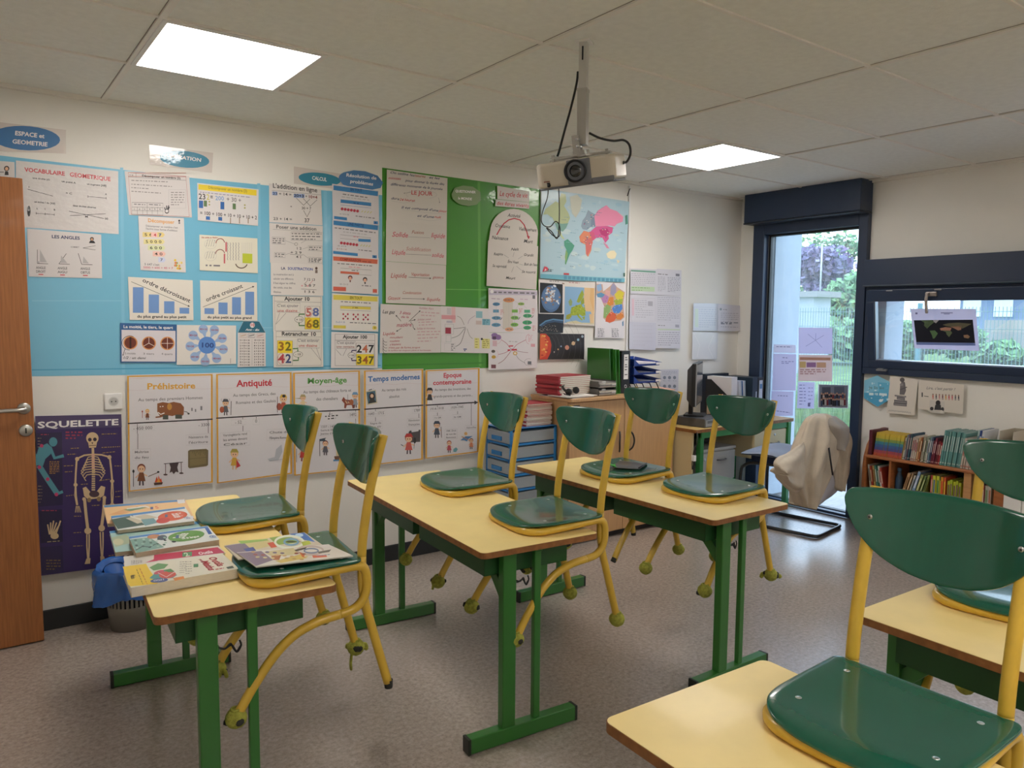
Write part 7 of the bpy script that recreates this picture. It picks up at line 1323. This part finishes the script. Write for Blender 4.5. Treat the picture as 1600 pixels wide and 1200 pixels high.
mid = [('#d9d2c6', '#8a6a3a'), ('#8fa0a8', '#2f4a5a'), ('#6a5a70', '#c9b8a8'), ('#3f6a78', '#d9d2c6'), ('#2f4f66', '#c9c0a8'), ('#cfc8c0', '#8a2f3a'), ('#d6cfc6', '#9a3040'), ('#c9beb0', '#a03848'), ('#d8b48a', '#7a4a2a'), ('#a8643c', '#e0d0b0'), ('#b9b4a4', '#5a5a4a'), ('#8f8f80', '#d8d0c0'), ('#a8ae9a', '#5a6a4a'), ('#d8d4d0', '#4a6a8a'), ('#6d8a98', '#d0d4d8'), ('#39466a', '#c0c4d0'), ('#6a2438', '#c9a0a0'), ('#7a2a40', '#d0b0b0'), ('#5f2030', '#c09090'), ('#8a2c34', '#e0c0b0'), ('#a8343a', '#e6d0c0')]
for k, (c, b_) in enumerate(mid):
    th = R.uniform(.009, .0125); h = R.uniform(.15, .185); y -= th/2+.0015
    book(y, .563, th, h, .15, c, '%s in the mixed run between rainbow readers and teal books' % ('thin storybook',)[0], 'mixed thin storybooks on the top shelf', LN, b_); y -= th/2
for k in range(9):
    th = .0138; y -= th/2+.0005; book(y, .563, th, .235-.003*(k % 3), .2, ('#5f9694', '#558a8a', '#6c9f9a')[k % 3], 'tall thin teal-spined book in the row on the top shelf', 'tall teal books on the top shelf', LN, '#a9c0bc'); y -= th/2
for k in range(5):
    th = .0125; y -= th/2+.0005; book(y, .563, th, .20, .18, '#c9beb2', 'cream-spined book in the row beside the teal books', 'cream books on the top shelf', LN, '#a8604a'); y -= th/2
for k, (c, b_) in enumerate((('#9db4b4', '#4a6a70'), ('#2f4a8a', '#c9d0e0'), ('#d0d4d8', '#4a7ab0'))):
    th = .014; y -= th/2+.0005
    if y-th/2 > -2.24: book(y, .563, th, .26, .2, c, ('pale teal tall book next to the cardboard file', 'dark blue tall book next to the cardboard file', 'pale blue tall book near the cardboard file')[k], None, LN, b_)
    y -= th/2
t = magfile('magazine_file', 'grey-beige cardboard magazine file at the right of the bookcase top', 5.33, -2.222, .5638, M('#b3aa98', .8), .075, .24, .27); t.rotation_euler = (0, 0, -PI/2)
# lower shelf
y = -1.377
for c, b_, h, ln in (('#b9b4a8', '#6a5a4a', .21, .2), ('#a8402f', '#d9c0a0', .20, .22), ('#c9a86a', '#6a4a2a', .205, .22), ('#4a8a80', '#d0d8d0', .21, .24), ('#2f6a5a', '#c0d0c0', .2, .24), ('#d8d4d0', '#a04a4a', .21, .26), ('#b84a3a', '#e0d0c0', .2, .28)):
    y -= .0158; book(y, .292, .0125, h*.95, .17, c, 'thin book leaning left in the first bay of the lower shelf', 'leaning books in the first bay of the lower shelf', -ln*.7, b_)
y = -1.552
t = thing('drink_bottle', 'dark blue bottle standing at the left of the middle bay', 'bottle', (5.27, -1.558, .2905)); MB().lathe([(0, .0), (.024, 0), (.025, .005), (.025, .13), (.012, .165), (.012, .18), (0, .18)], M('#2f4a66', .3), 18).build('body', t); MB().lathe([(.014, .18), (.014, .2), (0, .2)], M('#4a6a8a', .4), 16).build('cap', t)
y = -1.592
for c, b_, h, th in (('#b8946a', '#6a4a2a', .2, .018), ('#a88a64', '#e0d0b0', .205, .012), ('#cfc8b8', '#7a8a9a', .19, .012), ('#7f9cc0', '#d0d8e8', .225, .02), ('#8f9a5a', '#d0d0a0', .205, .018), ('#5f7a4a', '#c0c890', .2, .014), ('#8a9a4a', '#3a4a2a', .21, .014)):
    y -= th/2+.003; book(y, .292, th, h*.93, .17, c, '%s book leaning right in the middle bay of the lower shelf' % {'#b8946a': 'thick tan', '#a88a64': 'thin brown', '#cfc8b8': 'thin cream', '#7f9cc0': 'thick pale blue', '#8f9a5a': 'olive', '#5f7a4a': 'dark green', '#8a9a4a': 'yellow-green'}[c], None, .26, b_); y -= th/2+.003
y -= .05
for c, b_, th, lab in (('#a83a3a', '#e0b0a0', .014, 'red book standing upright beside the lime-green books'), ('#c4c83a', '#3a5a9a', .02, 'lime-yellow book, first of the lime books in the middle bay'), ('#d8dc4a', '#2a7a4a', .02, 'lime-yellow book, second of the lime books in the middle bay'), ('#3a6a3a', '#d0d050', .01, 'thin dark green book among the lime books'), ('#d8902f', '#c83a2a', .018, 'orange and yellow book in the middle bay'), ('#c8522f', '#e0c040', .014, 'rust-orange book in the middle bay')):
    y -= th/2+.0005; book(y, .292, th, .195, .17, c, lab, None, 0, b_); y -= th/2
y -= .006
for k in range(5):
    th = .017; y -= th/2+.0005
    if y-th/2 > -2.002: book(y, .292, th, .175+.01*(k % 2), .17, ('#b9c22f', '#a8b82a')[k % 2], 'bright green book in the run left of the wide divider', 'bright green books left of the wide divider', 0, '#6a4a5a'); y -= th/2
y = -2.052
for c, b_, th, lab in (('#8a7a66', '#d0c0a0', .014, 'brown book, first right of the wide divider'), ('#d0ccc6', '#3a4a7a', .012, 'whitish book right of the wide divider'), ('#2f3f6a', '#c0c8d8', .016, 'navy book right of the wide divider'), ('#3a4a7a', '#d8d0d0', .014, 'blue book right of the wide divider'), ('#a84a3a', '#d0c0b0', .012, 'brick-red book right of the wide divider'), ('#b9b4ac', '#6a8a5a', .02, 'pale grey book near the right end of the lower shelf'), ('#c9c4b4', '#b05a3a', .018, 'cream book at the right end of the lower shelf')):
    y -= th/2+.0006; book(y, .292, th, R.uniform(.17, .2), .17, c, lab, None, 0, b_); y -= th/2
# white cupboard right of the bookcase
t = thing('storage_cupboard', 'low white cupboard at the right edge beside the bookcase', 'cupboard', (5.31, -2.75, 0)); MB().box((-.14, -.5, 0), (.165, .495, .645), WHITE).build('carcass', t, bevel=.003)
MB().box((-.165, -.5, .645), (.165, .495, .663), M('#d8d8d6', .45)).build('top_board', t, bevel=.003)
for k in range(5): MB().box((-.162, .492-.098*(k+1)*1.02+.004, .03), (-.14, .492-.1*k, .64), WHITE).build('door', t, bevel=.002)
tag(MB().box((-.11, -.03, 0), (.11, .03, .05), M('#8f2434', .5)).build('box', loc=(5.28, -2.42, .6635), bevel=.003), 'small crimson box on the white cupboard beside the cardboard file', 'box')
# ================================================================== PROJECTOR
pj = thing('projector', 'cream and grey projector hanging upside down from the ceiling', 'projector', (1.936, -1.965, 2.063), math.radians(34))
TILT = math.radians(-11); ROL = math.radians(-4.5); pj.rotation_euler = (ROL, TILT, math.radians(34)); UP = Matrix.Rotation(-ROL, 4, 'X') @ Matrix.Rotation(-TILT, 4, 'Y')
CRM = M('#c9c1b2', .42, coat=.1); PGR = M('#6d7078', .45)
m = MB(); b_ = rrect(-.115, -.148, .115, .148, .03, 6); m.prism(b_, -.046, .044, CRM); m.build('body', pj, bevel=.012, seg=4)
m = MB(); m.prism(rrect(-.112, -.145, .112, .145, .03, 6), -.052, -.044, PGR); m.build('base_band', pj, bevel=.003)
# grey lens bay, lens and cream panels on the front (local -x)
m = MB(); m.box((-.1195, -.062, -.046), (-.108, .026, .042), PGR); m.build('lens_bay', pj, bevel=.004)
XL = Matrix.Translation((-.118, -.006, .002)) @ Matrix.Rotation(-PI/2, 4, 'Y')
m = MB(); m.lathe([(.040, -.004), (.041, .010), (.038, .014), (.034, .006), (.030, -.004), (0, -.004)], M('#23262b', .3), 32, XL); m.build('lens_ring', pj)
m = MB(); m.lathe([(.027, -.003), (.020, .003), (.010, .006), (0, .007)], M('#0c1016', .03, coat=1.), 28, XL); m.build('lens', pj)
m = MB(); m.box((-.1165, .095, -.032), (-.113, .107, -.026), BLACK); X = Matrix.Translation((-.1155, .10, -.036)) @ Matrix.Rotation(-PI/2, 4, 'Y'); m.lathe([(.007, 0), (.007, .002), (0, .002)], BLACK, 16, X); m.box((-.1165, .095, -.024), (-.1155, .118, -.020), M('#8a5a4a', .5)); m.build('receiver', pj)
m = MB(); m.box((-.118, -.143, -.048), (-.10, -.062, -.030), PGR); m.build('vent_strip', pj, bevel=.003)
m = MB(); MT = M('#b5b3ae', .35, metal=.4)
m.box((-.12, -.012, .05), (.12, .012, .056), MT, Matrix.Rotation(.5, 4, 'Z')); m.box((-.12, -.012, .056), (.12, .012, .062), MT, Matrix.Rotation(-.9, 4, 'Z')); m.box((-.12, -.012, .05), (.12, .012, .056), MT, Matrix.Rotation(1.5, 4, 'Z'))
for a in (.5, -.9, .5+PI, -.9+PI): m.tube([(.11*math.cos(a), .11*math.sin(a), .042), (.11*math.cos(a), .11*math.sin(a), .07)], .006, MT, 8)
m.build('mount_bracket', pj); m = MB(); m.box((-.022, -.022, .055), (.022, .022, .075), MT); m.box((-.024, -.006, .07), (-.016, .02, .13), MT); m.box((.016, -.006, .07), (.024, .02, .13), MT); m.tube([(-.028, 0, .09), (.028, 0, .09)], .006, CHROME, 8); m.tube([(-.028, 0, .115), (.028, 0, .115)], .006, CHROME, 8); m.build('tilt_joint', pj)
m = MB(); m.box((-.020, -.018, .095), (.020, .018, .30), MT, UP); m.box((-.0165, -.015, .30), (.0165, .015, .4705), M('#c6c5c1', .35, metal=.3), UP); m.box((-.022, -.02, .29), (.022, .02, .30), MT, UP); m.box((-.03, -.03, .465), (.03, .03, .4708), WHITE, UP); m.box((-.0195, -.003, .40), (-.0160, .003, .45), BLACK, UP); m.build('ceiling_pole', pj, bevel=.002)
def pr(u, v, y=-1.95): 
    p = hit(1, y, u, v); return p
MI = (Matrix.Translation((1.936, -1.965, 2.063)) @ Matrix.Rotation(math.radians(34), 4, 'Z') @ Matrix.Rotation(TILT, 4, 'Y') @ Matrix.Rotation(ROL, 4, 'X')).inverted()
def cable(lab, pts, r=.0045, y=-1.95):
    m = MB(); m.tube([MI @ v for v in cr([pr(u, v, y) for u, v in pts], 6)], r, BLACK, 8); o = m.build('cable', pj); return o
cable('', [(903, 112), (901, 130), (893, 165), (882, 205), (874, 235), (871, 244)])
cable('', [(921, 208), (938, 216), (958, 220), (974, 219), (983, 226), (985, 240), (980, 252), (973, 255)], y=-2.03)
m = MB(); a = MI @ pr(975, 254, -2.06); b2 = MI @ pr(962, 257, -2.06); m.tube([a, b2], [.006, .013], BLACK, 10); m.build('plug', pj)
cable('', [(857, 292), (855, 310), (848, 330), (846, 345), (851, 353), (860, 354), (868, 346), (874, 352), (875, 366), (870, 371), (862, 366), (854, 356), (862, 362), (870, 373), (873, 360), (874, 330), (873, 292)], .0019, -1.93)
# ================================================================== OUTSIDE
PAVE = M('#b3aca4', .8, var=.12, scale=5, stretch=(1, 6, 1)); GR = M('#5f7d3e', .9, var=.35, scale=3)
struct(MB().box((XW+.12, -20, -.12), (8.3, 12, -.03), PAVE).build('terrace'), 'pale paved terrace outside the windows', 'paving')
m = MB(); m.grid(lambda u, v: (8.3+u*45, -30+v*80, -.04+.9*min(1, u*45/6)*(.5+.5*math.sin(v*9))*.35+u*.6), 40, 60, GR)
struct(m.build('lawn'), 'sunlit green lawn outside', 'lawn')
R = random.Random(3); m = MB(); GB = [M('#66863f', .8), M('#76934e', .8), M('#527536', .8)]
for i in range(9000):
    d = R.random()**1.6; x = 8.25+d*3.6; y = -3.6+R.random()*9.; h = .12+.3*R.random()*(.4+.6*min(1, (x-8.2)/2)); a = R.random()*6.28; l = .12*(R.random()-.5); q = .012+.006*R.random()
    m.add([(x-q*math.cos(a), y-q*math.sin(a), -.05), (x+q*math.cos(a), y+q*math.sin(a), -.05), (x+l, y+l, h)], [(0, 1, 2)], GB[i % 3])
tag(m.build('grass'), 'tall bright green grass growing beyond the terrace', 'grass', kind='stuff')
# wire mesh fence
FG = M('#5f7f7c', .5)
fx = 12.0
for k in range(7):
    y0 = -8.6+2.5*k+.22; p = thing('fence_panel', None, 'fence', (fx, y0+1.22, .1))
    m = MB()
    for i in range(49):
        y = -1.2+i*.05; m.box((-.003, y-.0035, 0), (.003, y+.0035, 1.62), FG)
    for z in (.1, .7, 1.3, 1.55): m.tube([(-.004, -1.21, z), (-.004, 1.21, z)], .005, FG, 5)
    m.build('wire_mesh', p)
    MB().box((-.03, -1.275, -.2), (.03, -1.225, 1.68), M('#4f7f86', .5)).build('post', p)
    p['group'] = 'wire fence panels beyond the grass'; p['label'] = 'wire mesh fence panel standing beyond the grass outside the windows'
# shed with flat roof and pole
sh = thing('shed', 'small white outbuilding with a flat grey roof beyond the fence', 'shed', (18.4, 7.6, 0))
MB().box((-.4, -.42, -.3), (.4, 4.5, 2.1), M('#a3adb8', .8)).build('shed_wall', sh)
MB().box((-.55, -.62, 2.1), (.55, 4.7, 2.25), M('#8d8d8c', .8)).build('roof', sh)
tag(MB().tube([(18.4, 7.25, 2.252), (18.4, 7.25, 3.5)], .022, M('#b5b8ba', .5), 6).build('antenna_pole'), 'thin pale pole rising above the roof of the white outbuilding', 'pole')
def tree(name, lab, cat, x, y, z, r, cols, n, seed, trunk=True, sq=1., leaf=.16):
    t = thing(name, lab, cat, (x, y, -.3)); R = random.Random(seed); m = MB(); cs = [M(c, .75) for c in cols]
    if trunk:
        tm = MB().tube([(0, 0, 0), (.05, 0, z*.5), (0, .03, z+.3)], [.14*r, .1*r, .05*r], M('#4d4238', .9), 8)
        for k in range(5): tm.tube([(0, 0, z*.55+k*.1), (r*.5*math.cos(k*1.3), r*.5*math.sin(k*1.3), z+.4*r)], [.05*r, .02*r], M('#4d4238', .9), 6)
        tm.build('trunk', t)
    blobs = [(R.uniform(-.5, .5)*r, R.uniform(-.6, .6)*r, z+R.uniform(-.5, .55)*r*sq, R.uniform(.35, .6)*r) for _ in range(16)]
    for i in range(n):
        bx, by, bz, br = R.choice(blobs); th = math.acos(R.uniform(-1, 1)); ph = R.random()*6.28; q = br*R.uniform(.75, 1.08)
        c = Vector((bx+q*math.sin(th)*math.cos(ph), by+q*math.sin(th)*math.sin(ph), bz+q*math.cos(th)*sq))
        a = Vector((R.uniform(-1, 1), R.uniform(-1, 1), R.uniform(-1, 1))).normalized()*leaf; bq = a.orthogonal().normalized()*leaf*.6
        m.add([c-a, c+bq, c+a, c-bq], [(0, 1, 2, 3)], R.choice(cs))
    m.build('foliage', t); return t
PUR = ['#6f6082', '#7d6e92', '#625a7c', '#8d84a6']; GRE = ['#67905e', '#7ba46c', '#587f56', '#8bb07c']
tree('plum_tree', 'purple-leaved tree with a rounded crown beyond the white outbuilding', 'tree', 30, 14.3, 3.6, 1.45, PUR, 3200, 1)
tree('broadleaf_tree', 'green tree just right of the purple tree beyond the tall window', 'tree', 27, 11.05, 2.5, 1.25, GRE, 3200, 2)
tree('broadleaf_tree', 'taller pale green tree behind the purple-leaved tree', 'tree', 36, 18.3, 4.4, 2.0, GRE, 3000, 5)
tree('hedge_bush', 'green bush behind the fence, left side of the long window', 'bush', 24, 7.95, 1.2, .8, GRE, 3200, 3, False, .7)
tree('hedge_bush', 'green bush behind the fence, middle of the long window', 'bush', 24.2, 6.55, 1.25, .8, GRE, 3000, 4, False, .7)
tree('hedge_bush', 'green bush growing between the outbuilding and the long window', 'bush', 22.0, 9.0, 1.2, 1.0, GRE, 2600, 6, False, .7)
tree('hedge_bush', 'low green bush in front of the pale garden wall', 'bush', 24.4, 5.15, .9, .7, GRE, 1800, 8, False, .5)
hs = thing('house', 'blue-grey house with white shutters far beyond the fence', 'house', (38, 9.4, 0))
MB().box((-3, -2.4, -.5), (3, 1.55, 2.75), M('#7286a6', .8)).build('house_wall', hs)
for k in range(3):
    f = MB().box((-3.06, -1.7+1.2*k, 1.7), (-3.0, -1.0+1.2*k, 2.5), M('#e3e8ee', .6)).build('window', hs)
MB().prism([(-3.4, 2.9), (3.4, 2.9), (0, 4.6)], -2.6, 2.1, M('#4c4a55', .8), Matrix.Rotation(PI/2, 4, 'X') @ Matrix.Scale(-1, 4, (0, 0, 1))).build('roof', hs)
tag(MB().box((27.2, 2.5, -.2), (27.5, 6.8, 1.55), M('#9c9792', .8)).build('garden_wall'), 'low pale garden wall in front of the blue-grey house', 'wall')
